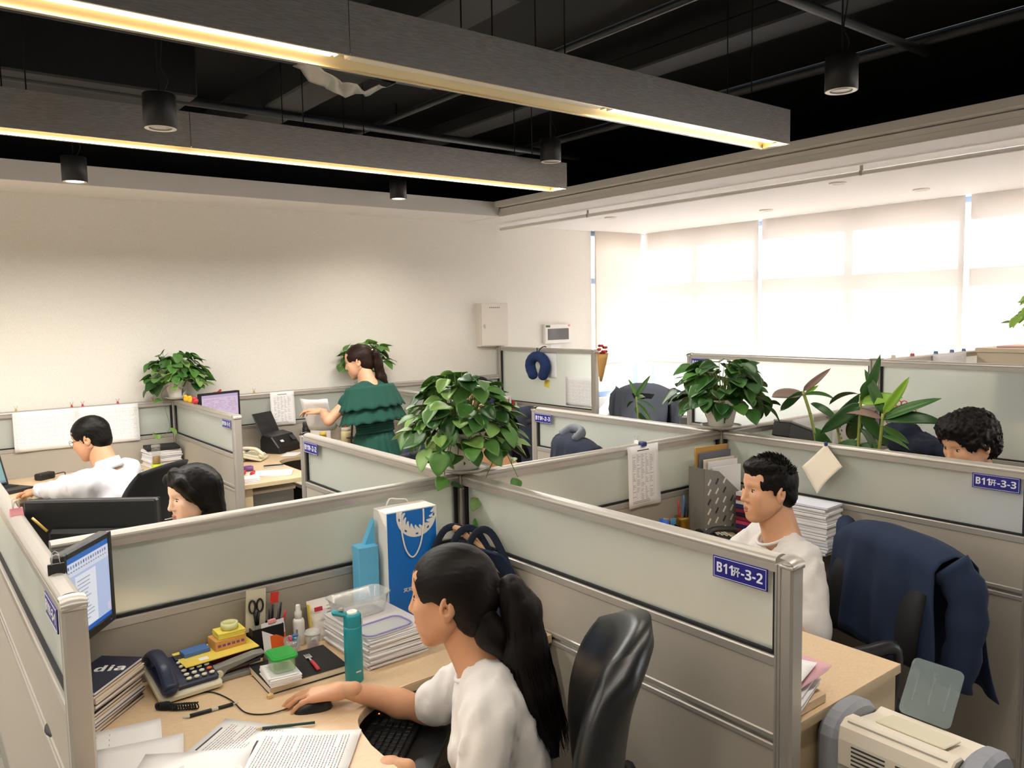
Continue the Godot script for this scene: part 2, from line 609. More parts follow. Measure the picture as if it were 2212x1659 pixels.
func blind_parts(t: Node3D, wd: float, drop: float, turn: float) -> void:
	var b := yaw(turn)
	var st := nst(true)
	var ph := wd * 7.0
	sheet(st, 24, 6, func(u, v): return b * Vector3((u - 0.5) * wd, -drop * (1.0 - v), sin(u * 17.0 + ph) * 0.0015 * (1.0 - v)), 0.0006)
	obj("cloth", st, M.blind_cloth, t)
	obj("bottom_bar", box(b * Vector3(0, -drop, 0), (Vector3(wd, 0.022, 0.012) if turn == 0 else Vector3(0.012, 0.022, wd)), 0.004), M.blind_bar, t)

func ceiling_things() -> void:
	# three linear fittings in brushed steel; the tubes inside are lit but for one stretch of the nearest
	for k in 3:
		var z: float = [-2.408, -4.06, -0.76][k]
		var x0 := -3.6
		var x1 := 3.6
		var lab: String = ["near hanging steel light channel with one dark stretch of tube", "farther hanging steel light channel, nearer the back wall", "hanging steel light channel above the camera"][k]
		var t := thing("linear_light", lab, "ceiling light", Vector3(x1, 2.6, z), 0, "long steel light channels")
		# side plates in lengths that meet in fine joints
		for s in [-1, 1]:
			for seg in 3:
				var a := x0 + seg * 2.4
				obj("side_plate", box(Vector3(a + 1.2 - x1, 0.083, s * 0.0815), Vector3(2.397, 0.166, 0.003)), M.brushed_steel, t)
		obj("end_plate", box(Vector3(-0.0015, 0.083, 0), Vector3(0.003, 0.166, 0.16)), M.brushed_steel, t)
		obj("end_plate", box(Vector3(x0 - x1 + 0.0015, 0.083, 0), Vector3(0.003, 0.166, 0.16)), M.brushed_steel, t)
		obj("top_plate", box(Vector3((x0 - x1) / 2, 0.1645, 0), Vector3(x1 - x0 - 0.006, 0.003, 0.16)), M.brushed_steel, t)
		# inner reflector with flared walls
		var rf := nst()
		for s in [-1.0, 1.0]:
			var c := Vector3((x0 - x1) / 2, 0.03, s * 0.066)
			bx(rf, c, Vector3(x1 - x0 - 0.02, 0.052, 0.002), 0, Basis(Vector3.RIGHT, -s * 0.45))
			bx(rf, Vector3((x0 - x1) / 2, 0.003, s * 0.0745), Vector3(x1 - x0 - 0.01, 0.003, 0.012))
		bx(rf, Vector3((x0 - x1) / 2, 0.056, 0), Vector3(x1 - x0 - 0.02, 0.002, 0.11))
		for e in [-0.012, x0 - x1 + 0.012]: bx(rf, Vector3(e, 0.028, 0), Vector3(0.002, 0.05, 0.13))
		obj("reflector", rf, M.reflector, t)
		var x := x1 - 0.03
		var i := 0
		while x - 1.16 > x0:
			var lit := not (k == 0 and i == 1)
			var tb := box(Vector3(x - 0.57 - x1, 0.032, 0), Vector3(1.14, 0.022, 0.066), 0.008)
			obj("tube_lamp" if lit else "dark_tube", tb, M.tube_glow if lit else M.tube_off, t)
			for e in [x - x1 + 0.006, x - 1.146 - x1]:
				obj("lamp_holder", box(Vector3(e, 0.036, 0), Vector3(0.012, 0.036, 0.036), 0.003), M.tube_off, t)
			if lit:
				var al := AreaLight3D.new()
				al.name = "tube_light"
				t.add_child(al, true)
				al.position = Vector3(x - 0.57 - x1, 0.018, 0)
				al.rotation.x = -PI / 2
				al.area_size = Vector2(1.12, 0.07)
				al.light_color = Color("fffcf7")
				al.light_energy = TUBE_ENERGY[k]
				al.area_range = 14
				al.area_attenuation = 2
				al.shadow_enabled = true
			x -= 1.19
			i += 1
		for xx in [3.3, 2.1, 1.75, 0.5, -0.8, -2.4]:
			for s in [-0.04, 0.04]:
				var wr := nst(true)
				tube(wr, [Vector3(xx - x1 + s, 0.16, s), Vector3(xx - x1 + s, 0.8, s)], 0.003, 6)
				obj("hanger", wr, M.black_paint, t)
	# black can lights on rods
	var cans := [[0.949, 2.574, -3.539, 0, "black can light hanging over the near channel's left half"], [3.335, 2.724, -3.833, 0, "black can light hanging before the farther channel's right end"], [3.171, 2.676, -1.814, 0, "large black can light at the upper right, unlit lens"], [0.891, 2.568, -5.092, 1, "lit black can light before the back wall's left part"], [3.18, 2.682, -5.45, 1, "small lit black can light before the back wall's middle"], [-1.55, 2.6, -5.09, 1, "added unseen can light that brightens the left of the back wall"]]  # the last can is an added, unseen lamp to brighten the back wall
	for c in cans:
		var t := thing("can_light", c[4], "ceiling light", Vector3(c[0], c[1], c[2]), 0, "black can lights")
		var st := nst(true)
		lathe(st, Vector3.ZERO, [[0.056, 0.012], [0.06, 0.0], [0.065, 0.001], [0.065, 0.135], [0.062, 0.138]], 28)
		obj("body", st, M.spot_black, t)
		for q in 3: obj("vent_slot", box(Vector3(0.045 * sin(0.3 + q * 0.22), 0.112, 0.0645 * cos(0.3 + q * 0.22)), Vector3(0.004, 0.014, 0.004), 0, Basis(Vector3.FORWARD, 0.4)), M.gasket, t)
		st = nst(true)
		lathe(st, Vector3.ZERO, [[0.045, 0.002], [0.058, -0.001], [0.062, 0.0], [0.062, 0.004]], 28, Basis(), false)
		obj("rim", st, M.tube_off, t)
		st = nst(true)
		lathe(st, Vector3.ZERO, [[0.05, 0.004], [0.05, 0.006]], 24)
		obj("lamp_lens", st, M.spot_glow if c[3] else M.spot_lens, t)
		st = nst(true)
		tube(st, [Vector3(0, 0.136, 0), Vector3(0, 3.4 - c[1], 0)], 0.004, 6)
		obj("rod", st, M.black_paint, t)
		st = nst(true)
		tube(st, curve([Vector3(0.01, 0.136, 0), Vector3(0.035, 0.2, 0.01), Vector3(0.012, 0.26, 0.0), Vector3(0.02, 0.4, 0.012), Vector3(0.008, 3.4 - c[1], 0)]), 0.003, 5)
		obj("cable", st, M.gasket, t)
		if c[3]:
			var sp := SpotLight3D.new()
			sp.name = "can_spot"
			t.add_child(sp, true)
			sp.position = Vector3(0, -0.012, 0)
			sp.rotation.x = -PI / 2
			sp.spot_angle = 75
			sp.spot_range = 12
			sp.spot_attenuation = 2
			sp.light_size = 0.06
			sp.light_energy = SPOT_ENERGY
			sp.light_color = Color("fff2e0")
			sp.shadow_enabled = true
	# dark ducts, pipes and trays up in the void
	var duct_specs := [
		[Vector3(-0.2, 3.12, -4.75), Vector3(3.2, 0.30, 0.55), "wide dark sheet-metal duct high behind the near channel"],
		[Vector3(1.93, 3.1, -4.3), Vector3(0.24, 0.2, 3.6), "dark flat duct crossing above the farther channel"],
		[Vector3(-0.35, 3.0, -3.2), Vector3(0.5, 0.34, 2.4), "dark boxed duct at the upper left corner"],
		[Vector3(3.6, 3.22, -2.2), Vector3(0.22, 0.1, 7.0), "long dark cable tray near the window band"]]
	for d in duct_specs:
		var o := obj("air_duct", box(d[0], d[1], 0.01), M.dark_duct)
		tag(o, d[2], "duct", "dark ducts in the ceiling void")
	var runs := [
		[[Vector3(-3.9, 2.98, -4.62), Vector3(4.3, 2.98, -4.62)], 0.024, "dark pipe running lengthwise behind the farther channel"],
		[[Vector3(-3.9, 3.05, -1.95), Vector3(4.2, 3.05, -1.95)], 0.022, "dark pipe running lengthwise above the near channel"],
		[[Vector3(-3.9, 2.93, -3.42), Vector3(2.2, 2.93, -3.42)], 0.035, "thick lagged pipe between the two channels"],
		[[Vector3(2.6, 3.02, -6.2), Vector3(2.6, 3.02, 3.8)], 0.018, "thin dark pipe crossing over both channels"],
		[[Vector3(4.15, 3.1, -6.2), Vector3(4.15, 3.1, 3.8)], 0.03, "dark pipe along the window band's edge"]]
	for r in runs:
		var st := nst(true)
		tube(st, r[0], r[1], 10)
		tag(obj("ceiling_pipe", st, M.dark_pipe), r[2], "pipe", "dark pipes in the ceiling void")
	# torn foil lagging drooping beside the near channel
	var st := nst(true)
	sheet(st, 18, 8, func(u, v): return Vector3(1.5 + u * 0.5, 2.898 - 0.09 * sin(u * PI) + 0.012 * sin(u * 23 + v * 5) * sin(u * PI), -3.46 + v * 0.16 + 0.02 * sin(u * 31.0)), 0.002)
	tag(obj("foil_lagging", st, M.steel), "crumpled silver foil lagging drooping below the ducts", "lagging")
	# sprinkler pipe, hangers and downlights under the window band
	var pp := thing("sprinkler_pipe", "thin white sprinkler pipe under the window-side ceiling band", "pipe", Vector3(4.74, 2.6, 0))
	st = nst(true)
	tube(st, [Vector3(0, 0, -6.2), Vector3(0, 0, 3.9)], 0.014, 10)
	obj("pipe", st, M.soffit_paint, pp)
	for z in [-4.98, -2.57, -0.3, 2.0]:
		var hg := nst()
		bx(hg, Vector3(0, 0.02, z), Vector3(0.01, 0.06, 0.02), 0.002)
		bx(hg, Vector3(0, 0, z), Vector3(0.034, 0.034, 0.024), 0.006)
		obj("hanger", hg, M.steel, pp)
	var dl := [[5.244, -3.012, "recessed downlight nearest the sprinkler pipe, right part"], [6.107, -4.172, "recessed downlight close to the windows, middle"], [6.084, -2.836, "recessed downlight close to the windows at the right"], [5.279, -5.241, "recessed downlight over the room corner"]]
	for d in dl:
		var t := thing("downlight", d[2], "ceiling light", Vector3(d[0], 2.645, d[1]), 0, "white recessed downlights")
		st = nst(true)
		lathe(st, Vector3.ZERO, [[0.04, -0.004], [0.05, -0.012], [0.058, -0.006], [0.058, 0.002]], 24, Basis(), false)
		obj("rim", st, M.tube_off, t)
		st = nst(true)
		lathe(st, Vector3.ZERO, [[0.042, -0.006], [0.042, 0.0]], 20)
		obj("lens", st, M.spot_lens, t)

# ---------- partitions ----------
func panel(n: String, label: String, a: Vector2, b: Vector2, h: float, ends := "", tag_text := "", tag_at := 0.0, tag_side := 1.0) -> Node3D:
	var d := b - a
	var lg := d.length()
	var t := thing(n, label, "partition", Vector3(a.x, 0, a.y), atan2(-d.y, d.x), "glass-topped cubicle partitions")
	var s := 0.03 if ends.contains("a") else 0.0
	var e := lg - (0.03 if ends.contains("b") else 0.0)
	var mx := (s + e) / 2
	var ln := e - s
	# top rail: rounded cap over a groove over a flat strip
	var pr := PackedVector2Array()
	for k in 9: pr.append(Vector2(0.0235 * cos(PI * k / 8), h - 0.013 + 0.013 * sin(PI * k / 8)))
	for p in [[-0.0235, -0.017], [-0.021, -0.018], [-0.021, -0.021], [-0.0235, -0.022], [-0.0235, -0.04], [0.0235, -0.04], [0.0235, -0.022], [0.021, -0.021], [0.021, -0.018], [0.0235, -0.017]]:
		pr.append(Vector2(p[0], h + p[1]))
	var st := nst()
	extr(st, pr, ln, Transform3D(Basis(Vector3(0, 0, 1), Vector3(0, 1, 0), Vector3(-1, 0, 0)), Vector3(e, 0, 0)))
	obj("top_rail", st, M.rail, t)
	obj("glass", box(Vector3(mx, (0.955 + h - 0.04) / 2, 0), Vector3(ln - 0.02, h - 0.04 - 0.955, 0.008)), M.frosted_glass, t, "frosted glass pane")
	st = nst()
	for z in [-0.009, 0.009]:
		bx(st, Vector3(mx, 0.954, z), Vector3(ln, 0.008, 0.01))
		for x in [s + 0.006, e - 0.006]: bx(st, Vector3(x, (0.955 + h - 0.04) / 2, z), Vector3(0.012, h - 0.04 - 0.955, 0.01))
	obj("gasket", st, M.gasket, t)
	obj("glass_rail", box(Vector3(mx, 0.937, 0), Vector3(ln, 0.026, 0.046), 0.003), M.rail, t)
	obj("upper_panel", box(Vector3(mx, 0.838, 0), Vector3(ln, 0.172, 0.038)), M.panel, t)
	st = nst()
	for y in [0.747, 0.720]: bx(st, Vector3(mx, y, 0), Vector3(ln, 0.017, 0.046), 0.003)
	obj("middle_rail", st, M.rail, t)
	obj("rail_core", box(Vector3(mx, 0.7335, 0), Vector3(ln, 0.016, 0.022)), M.rail, t)
	obj("lower_panel", box(Vector3(mx, 0.412, 0), Vector3(ln, 0.602, 0.038)), M.panel, t)
	obj("kick_plate", box(Vector3(mx, 0.056, 0), Vector3(ln, 0.11, 0.044)), M.kick, t)
	for k in 2:
		if ends.contains(["a", "b"][k]):
			var x: float = [0.0, lg][k]
			st = nst()
			bx(st, Vector3(x, h / 2 - 0.006, 0), Vector3(0.034, h - 0.012, 0.05), 0.006)
			bx(st, Vector3(x + (0.021 if k == 0 else -0.021), h / 2 - 0.01, 0), Vector3(0.008, h - 0.02, 0.044), 0.001)
			bx(st, Vector3(x + (0.028 if k == 0 else -0.028), h / 2 - 0.01, 0), Vector3(0.006, h - 0.02, 0.048), 0.001)
			obj("end_post", st, M.rail, t)
			st = nst(true)
			sheet(st, 8, 10, func(u, v):
				var q: float = lerpf(-1, 1, u)
				var w: float = v * PI / 2
				var sg := -1.0 if k == 0 else 1.0
				return Vector3(x + sg * (-0.016 + 0.036 * sin(w)), h - 0.018 + 0.02 * cos(w) * sqrt(maxf(0.0, 1.0 - 0.35 * q * q)), q * 0.026 * sg), 0.0, false)
			bx(st, Vector3(x, h - 0.022, 0), Vector3(0.04, 0.012, 0.052), 0.003)
			obj("end_cap", st, M.rail, t)
	if tag_text:
		sign_plate(t, tag_text, tag_at, h, tag_side)
	return t
func sign_plate(t: Node3D, s: String, x: float, h: float, side: float) -> void:
	# dark blue door-plate style sign on the glass: border, digits, one Chinese character built from strokes
	var b := Basis() if side > 0 else yaw(PI)
	var o := Vector3(x, h - 0.066, side * 0.0245)
	var sg := obj("sign_plate", box(o, Vector3(0.162, 0.056, 0.003), 0.0006), M.sign_blue, t, "dark blue sign reading " + s)
	var fr := nst()
	for y in [-0.0245, 0.0245]: bx(fr, o + b * Vector3(0, y, 0.0018), Vector3(0.154, 0.0011, 0.0008))
	for xx in [-0.0765, 0.0765]: bx(fr, o + b * Vector3(xx, 0, 0.0018), Vector3(0.0011, 0.05, 0.0008))
	obj("border", fr, M.sign_white, sg)
	var cut := s.find("开")
	var bits := [[s.substr(0, cut), -0.070], [s.substr(cut + 1), 0.0]]
	for k in 2:
		var tm := letters(bits[k][0], 0.026, 0.0008)
		tm.horizontal_alignment = HORIZONTAL_ALIGNMENT_LEFT
		var l := put("lettering", tm, M.sign_white, sg)
		l.position = o + b * Vector3(-0.071 if k == 0 else 0.0045, 0.0, 0.0022)
		l.basis = b * Basis.from_scale(Vector3(0.92 if k == 0 else 1.05, 1.0, 1.0))
	var ch := nst()
	var c := o + b * Vector3(-0.0085, 0, 0.0022)
	bx(ch, c + b * Vector3(0, 0.0095, 0), Vector3(0.017, 0.0032, 0.0008))
	bx(ch, c + b * Vector3(0, 0.0, 0), Vector3(0.021, 0.0032, 0.0008))
	bx(ch, c + b * Vector3(0.0042, -0.001, 0), Vector3(0.0034, 0.022, 0.0008))
	bx(ch, c + b * Vector3(-0.0038, 0.005, 0), Vector3(0.0034, 0.011, 0.0008))
	bx(ch, c + b * Vector3(-0.0055, -0.0055, 0), Vector3(0.0034, 0.013, 0.0008), 0, b * Basis(Vector3.BACK, -0.4))
	obj("character", ch, M.sign_white, sg)
func corner_post(label: String, x: float, z: float, h: float) -> void:
	var t := thing("partition_post", label, "post", Vector3(x, 0, z), 0, "partition posts")
	var st := nst()
	bx(st, Vector3(0, h / 2, 0), Vector3(0.044, h, 0.044), 0.004)
	obj("core", st, M.rail, t)
	for c in [[1, 1], [1, -1], [-1, 1], [-1, -1]]:
		obj("bead", box(Vector3(c[0] * 0.024, h / 2 - 0.002, c[1] * 0.024), Vector3(0.013, h - 0.006, 0.013), 0.003), M.rail, t)
	obj("cap", box(Vector3(0, h + 0.002, 0), Vector3(0.062, 0.008, 0.062), 0.003), M.rail, t)
func partitions() -> void:
	var g := 0.032
	panel("partition", "nearest partition at the left edge, rounded metal end post beside the magazines", Vector2(X0, -1.9), Vector2(X0, ZF), H, "ab", "B11开-3-1", 0.13, -1.0)
	panel("partition", "partition behind the blue paper bag and pen holder, parallel to the back wall", Vector2(X0 + g, ZA), Vector2(X1 - g, ZA), H)
	panel("partition", "large front partition whose sign ends in 3-2", Vector2(X1, ZN), Vector2(X1, ZA + g), H, "a", "B11开-3-2", 0.13, -1.0)
	panel("partition", "partition whose sign ends in 2-2, before the woman in green", Vector2(X1, ZA - g), Vector2(X1, ZF), H, "b", "B11开-2-2", 1.27, -1.0)
	panel("partition", "partition with a printed schedule clipped to it, behind the man in white", Vector2(X1 + g, ZA), Vector2(X2 - g, ZA), H)
	panel("partition", "partition whose sign ends in 3-3, beside the man's draped chair", Vector2(X2, ZN), Vector2(X2, ZA + g), H, "a", "B11开-3-3", 0.13, -1.0)
	panel("partition", "partition whose sign ends in 2-3, left of the potted plant on its post", Vector2(X2, ZA - g), Vector2(X2, ZF), H, "b", "B11开-2-3", 1.29, -1.0)
	panel("partition", "short partition behind the lucky bamboo stems", Vector2(X2 + g, ZA), Vector2(X3 - g, ZA), H)
	panel("tall_partition", "tall partition behind the potted plant, its blue sign half hidden by leaves", Vector2(X3, ZA - g), Vector2(X3, ZF), HT, "b", "B11开-2-4", 1.28, -1.0)
	panel("tall_partition", "tall partition behind the curly-haired person", Vector2(X3, ZN), Vector2(X3, ZA + g), HT, "a")
	panel("tall_partition", "tall partition running to the windows behind the beige cabinet", Vector2(X3 + g, ZA), Vector2(6.5, ZA), HT)
	panel("tall_partition", "tall partition with the navy neck pillow hanging on it", Vector2(X3, -4.86), Vector2(X3, ZW + g), HT, "a")
	panel("wall_partition", "low partition along the back wall, left of the corner plant", Vector2(-0.6, ZW), Vector2(X1 - g, ZW), H)
	panel("wall_partition", "low partition along the back wall behind the woman in green", Vector2(X1 + g, ZW), Vector2(X2 - g, ZW), H)
	panel("wall_partition", "low partition along the back wall nearest the wall cabinet", Vector2(X2 + g, ZW), Vector2(X3 - g, ZW), H)
	panel("partition", "partition wing beside the man in the white shirt, sign at its free end", Vector2(X1, -4.87), Vector2(X1, ZW + g), H, "a", "B11开-1-1", 0.12, -1.0)
	panel("partition", "partition wing behind the woman in green, meeting the back wall", Vector2(X2, -4.87), Vector2(X2, ZW + g), H, "a")
	corner_post("partition post carrying the large trailing plant in the middle", X1, ZA, H)
	corner_post("partition post carrying the bushy plant on the right", X2, ZA, H)
	corner_post("tall partition post between the two tall screens at the right", X3, ZA, HT)
	corner_post("partition post at the back wall under the left plant", X1, ZW, H)
	corner_post("partition post at the back wall behind the woman in green", X2, ZW, H)
	corner_post("tall partition post at the back wall below the wall cabinet", X3, ZW, HT)

# ---------- people ----------
# Local axes of a figure: +z is where it faces, +x its left side, y up; the origin lies on the floor under the hips.
func ik(s: Vector3, w: Vector3, a: float, b: float, hint: Vector3) -> Array:
	var d := w - s
	var l := minf(d.length(), (a + b) * 0.999)
	w = s + d.normalized() * l
	var x := (a * a - b * b + l * l) / (2 * l)
	var hgt := sqrt(maxf(0, a * a - x * x))
	var n := d.normalized()
	var side := (hint - n * hint.dot(n)).normalized()
	return [s + n * x + side * hgt, w]
func hand_net(st: SurfaceTool, xf: Transform3D, side: float, curl: Array, thumb_in := 0.3, cell := 0.0036, size := 1.0) -> void:
	# wrist at the origin, fingers along +z, back of the hand +y, thumb on +x (times side)
	var p := []
	var kx := [0.026, 0.008, -0.010, -0.027]
	var kz := [0.084, 0.088, 0.083, 0.075]
	var ky := [0.0, 0.003, 0.001, -0.004]
	var ln := [[0.041, 0.025, 0.020], [0.045, 0.029, 0.021], [0.042, 0.027, 0.021], [0.032, 0.020, 0.018]]
	var rr := [[0.0095, 0.0083, 0.0074, 0.0062], [0.0098, 0.0085, 0.0075, 0.0062], [0.0093, 0.0081, 0.0072, 0.006], [0.0083, 0.0072, 0.0064, 0.0054]]
	p.append(cap(Vector3(0, 0, -0.035), Vector3(0, 0, 0.012), 0.0205, 0.022, 0.014))
	for i in 4:
		p.append(cap(Vector3(side * kx[i] * 0.6, -0.002, 0.008), Vector3(side * kx[i], ky[i] - 0.003, kz[i]), 0.0145, 0.0115, 0.016))
	p.append(ell(Vector3(side * 0.012, -0.009, 0.04), Vector3(0.02, 0.012, 0.03), 0.012))
	for i in 4:
		var at := Vector3(side * kx[i], ky[i] - 0.002, kz[i])
		var ang := 0.0
		var out: float = kx[i] * 3.4
		for q in 3:
			ang += curl[i] * [0.9, 1.1, 0.7][q]
			var d := Vector3(side * sin(out) * cos(ang), -sin(ang), cos(out) * cos(ang))
			var to: Vector3 = at + d * ln[i][q]
			p.append(cap(at, to, rr[i][q], rr[i][q + 1], 0.004))
			at = to
	var t0 := Vector3(side * 0.018, -0.006, 0.016)
	var t1 := Vector3(side * 0.041, -0.015, 0.044)
	var t2 := t1 + Vector3(side * (0.012 - thumb_in * 0.03), -0.006, 0.030)
	var t3_ := t2 + Vector3(side * (0.004 - thumb_in * 0.03), -0.005, 0.024)
	p.append(cap(t0, t1, 0.0150, 0.0118, 0.014))
	p.append(cap(t1, t2, 0.0112, 0.0092, 0.005))
	p.append(cap(t2, t3_, 0.0092, 0.0072, 0.004))
	net(st, p, cell / size, null, xf * Transform3D(Basis.from_scale(Vector3.ONE * size), Vector3.ZERO))
func head_prims(male: bool) -> Array:
	var p := []
	var jw := 1.08 if male else 0.97
	p.append(ell(Vector3(0, 0.032, -0.012), Vector3(0.074, 0.084, 0.094), 0.01))
	p.append(ell(Vector3(0, -0.028, 0.030), Vector3(0.060 * jw, 0.082, 0.056), 0.03))
	p.append(ell(Vector3(0, 0.052, 0.038), Vector3(0.057, 0.045, 0.043), 0.03))
	for s in [-1.0, 1.0]:
		p.append(cap(Vector3(s * 0.054 * jw, -0.042, -0.004), Vector3(s * 0.020 * jw, -0.094, 0.056), 0.019, 0.017, 0.03))
		p.append(ell(Vector3(s * 0.038, -0.014, 0.064), Vector3(0.024, 0.019, 0.018), 0.024))
		p.append(ell(Vector3(s * 0.038, -0.048, 0.046), Vector3(0.025, 0.036, 0.033), 0.024))
		p.append(cap(Vector3(s * 0.012, 0.031, 0.081), Vector3(s * 0.044, 0.031, 0.067), 0.006, 0.006, 0.014))
	p.append(ell(Vector3(0, -0.098, 0.066), Vector3(0.024 * jw, 0.017, 0.019), 0.022))
	p.append(ell(Vector3(0, -0.066, 0.077), Vector3(0.027, 0.023, 0.017), 0.014))
	for s in [-1.0, 1.0]:
		p.append(cutout(ell(Vector3(s * 0.032, 0.012, 0.093), Vector3(0.018, 0.010, 0.016), 0.012)))
		p.append(ell(Vector3(s * 0.032, 0.010, 0.066), Vector3(0.0150, 0.0120, 0.0135), 0.006))
	p.append(cap(Vector3(0, 0.020, 0.0805), Vector3(0, -0.022, 0.099), 0.0075, 0.0098, 0.014))
	p.append(ell(Vector3(0, -0.028, 0.1010), Vector3(0.0115, 0.0098, 0.0105), 0.006))
	for s in [-1.0, 1.0]: p.append(ell(Vector3(s * 0.0125, -0.032, 0.0905), Vector3(0.0075, 0.0068, 0.0095), 0.005))
	p.append(cutout(cap(Vector3(-0.019, -0.0655, 0.094), Vector3(0.019, -0.0655, 0.094), 0.0022, 0.0022, 0.004)))
	return p
func ear_prims(s: float) -> Array:
	# rim, lobe, hollow and inner fold
	var q := Basis(Vector3.UP, s * 0.42) * Basis(Vector3.RIGHT, -0.18)
	return [ell(Vector3(s * 0.0775, -0.002, -0.014), Vector3(0.0085, 0.032, 0.019), 0.004, q),
		ell(Vector3(s * 0.074, -0.004, -0.004), Vector3(0.008, 0.022, 0.012), 0.006, q),
		ell(Vector3(s * 0.077, -0.028, -0.007), Vector3(0.006, 0.011, 0.009), 0.006, q),
		cutout(ell(Vector3(s * 0.0865, 0.002, -0.0135), Vector3(0.006, 0.022, 0.0115), 0.002, q)),
		cutout(ell(Vector3(s * 0.083, -0.007, -0.008), Vector3(0.007, 0.010, 0.006), 0.002, q)),
		ell(Vector3(s * 0.079, -0.002, -0.018), Vector3(0.005, 0.015, 0.0032), 0.002, q)]
func face_bits(t: Node3D, hx: Transform3D, male: bool, look_down := 0.25) -> void:
	for s in [-1.0, 1.0]:
		var st := nst(true)
		net(st, [ell(Vector3(s * 0.032, 0.0085, 0.0690), Vector3(0.0122, 0.0054, 0.0138), 0.001)], 0.0022, null, hx)
		var e := obj("eye", st, M.eye_white, t)
		st = nst(true)
		net(st, [ell(Vector3(s * 0.032, 0.0085 - look_down * 0.004, 0.0782), Vector3(0.0058, 0.0048, 0.0062), 0.001)], 0.0016, null, hx)
		obj("iris", st, M.iris, e)
		st = nst(true)
		var lid := []
		for k in 7:
			var u := lerpf(-1, 1, k / 6.0)
			lid.append(hx * Vector3(s * 0.032 + u * 0.0138, 0.0105 + 0.0035 * (1 - u * u), 0.0822 - 0.007 * u * u - maxf(0.0, u * s) * 0.003))
		tube(st, lid, [0.0006, 0.0012, 0.0015, 0.0016, 0.0015, 0.0012, 0.0006], 6)
		obj("eyelash_line", st, M.hair_black, e)
		st = nst(true)
		var br := []
		for k in 8:
			var u := k / 7.0
			br.append(hx * Vector3(s * (0.012 + u * 0.038), 0.032 + 0.008 * sin(u * 2.2) - 0.003 * u, 0.0885 - 0.022 * u * u - 0.004 * u))
		tube(st, br, [0.002, 0.0034, 0.0038, 0.0038, 0.0036, 0.003, 0.0022, 0.001] if male else [0.0012, 0.0022, 0.0026, 0.0026, 0.0024, 0.002, 0.0014, 0.0006], 6, true, Vector2(0.6, 1.0))
		obj("eyebrow", st, M.hair_black, t)
	var lp := nst(true)
	var up := [[-0.021, -0.0655, 0.081, 0.0015], [-0.012, -0.0615, 0.090, 0.0036], [-0.004, -0.0595, 0.0945, 0.0042], [0, -0.0605, 0.095, 0.004], [0.004, -0.0595, 0.0945, 0.0042], [0.012, -0.0615, 0.090, 0.0036], [0.021, -0.0655, 0.081, 0.0015]]
	var lw := [[-0.020, -0.0665, 0.081, 0.0015], [-0.011, -0.0705, 0.089, 0.0040], [0, -0.0725, 0.0925, 0.0050], [0.011, -0.0705, 0.089, 0.0040], [0.020, -0.0665, 0.081, 0.0015]]
	for a in [up, lw]:
		var pr := []
		for k in a.size() - 1: pr.append(cap(Vector3(a[k][0], a[k][1], a[k][2]), Vector3(a[k + 1][0], a[k + 1][1], a[k + 1][2]), a[k][3], a[k + 1][3], 0.003))
		net(lp, pr, 0.0022, null, hx)
	obj("lips", lp, M.lips, t)
func strands(st: SurfaceTool, path: Array, spread: Array, n: int, r: float, seed_: int, flat_ := 1.0) -> void:
	# loose hairs that follow a path, each at its own offset
	var g := RandomNumberGenerator.new()
	g.seed = seed_
	for i in n:
		var a := g.randf() * TAU
		var q := sqrt(g.randf())
		var off := Vector3(cos(a), 0, sin(a) * flat_) * q
		var pts := []
		var l0 := g.randf() * 0.25
		var l1 := 0.8 + g.randf() * 0.2
		for k in 9:
			var u := lerpf(l0, l1, k / 8.0) * (path.size() - 1)
			var i0 := mini(int(u), path.size() - 2)
			var f := u - i0
			var c: Vector3 = path[i0].lerp(path[i0 + 1], f)
			var w: float = lerpf(spread[i0], spread[i0 + 1], f)
			pts.append(c + off * w + Vector3(g.randf() - 0.5, 0, g.randf() - 0.5) * 0.006)
		tube(st, pts, [r * 0.7, r, r, r, r, r, r * 0.9, r * 0.7, r * 0.3], 3, false)
var hair_noise := FastNoiseLite.new()
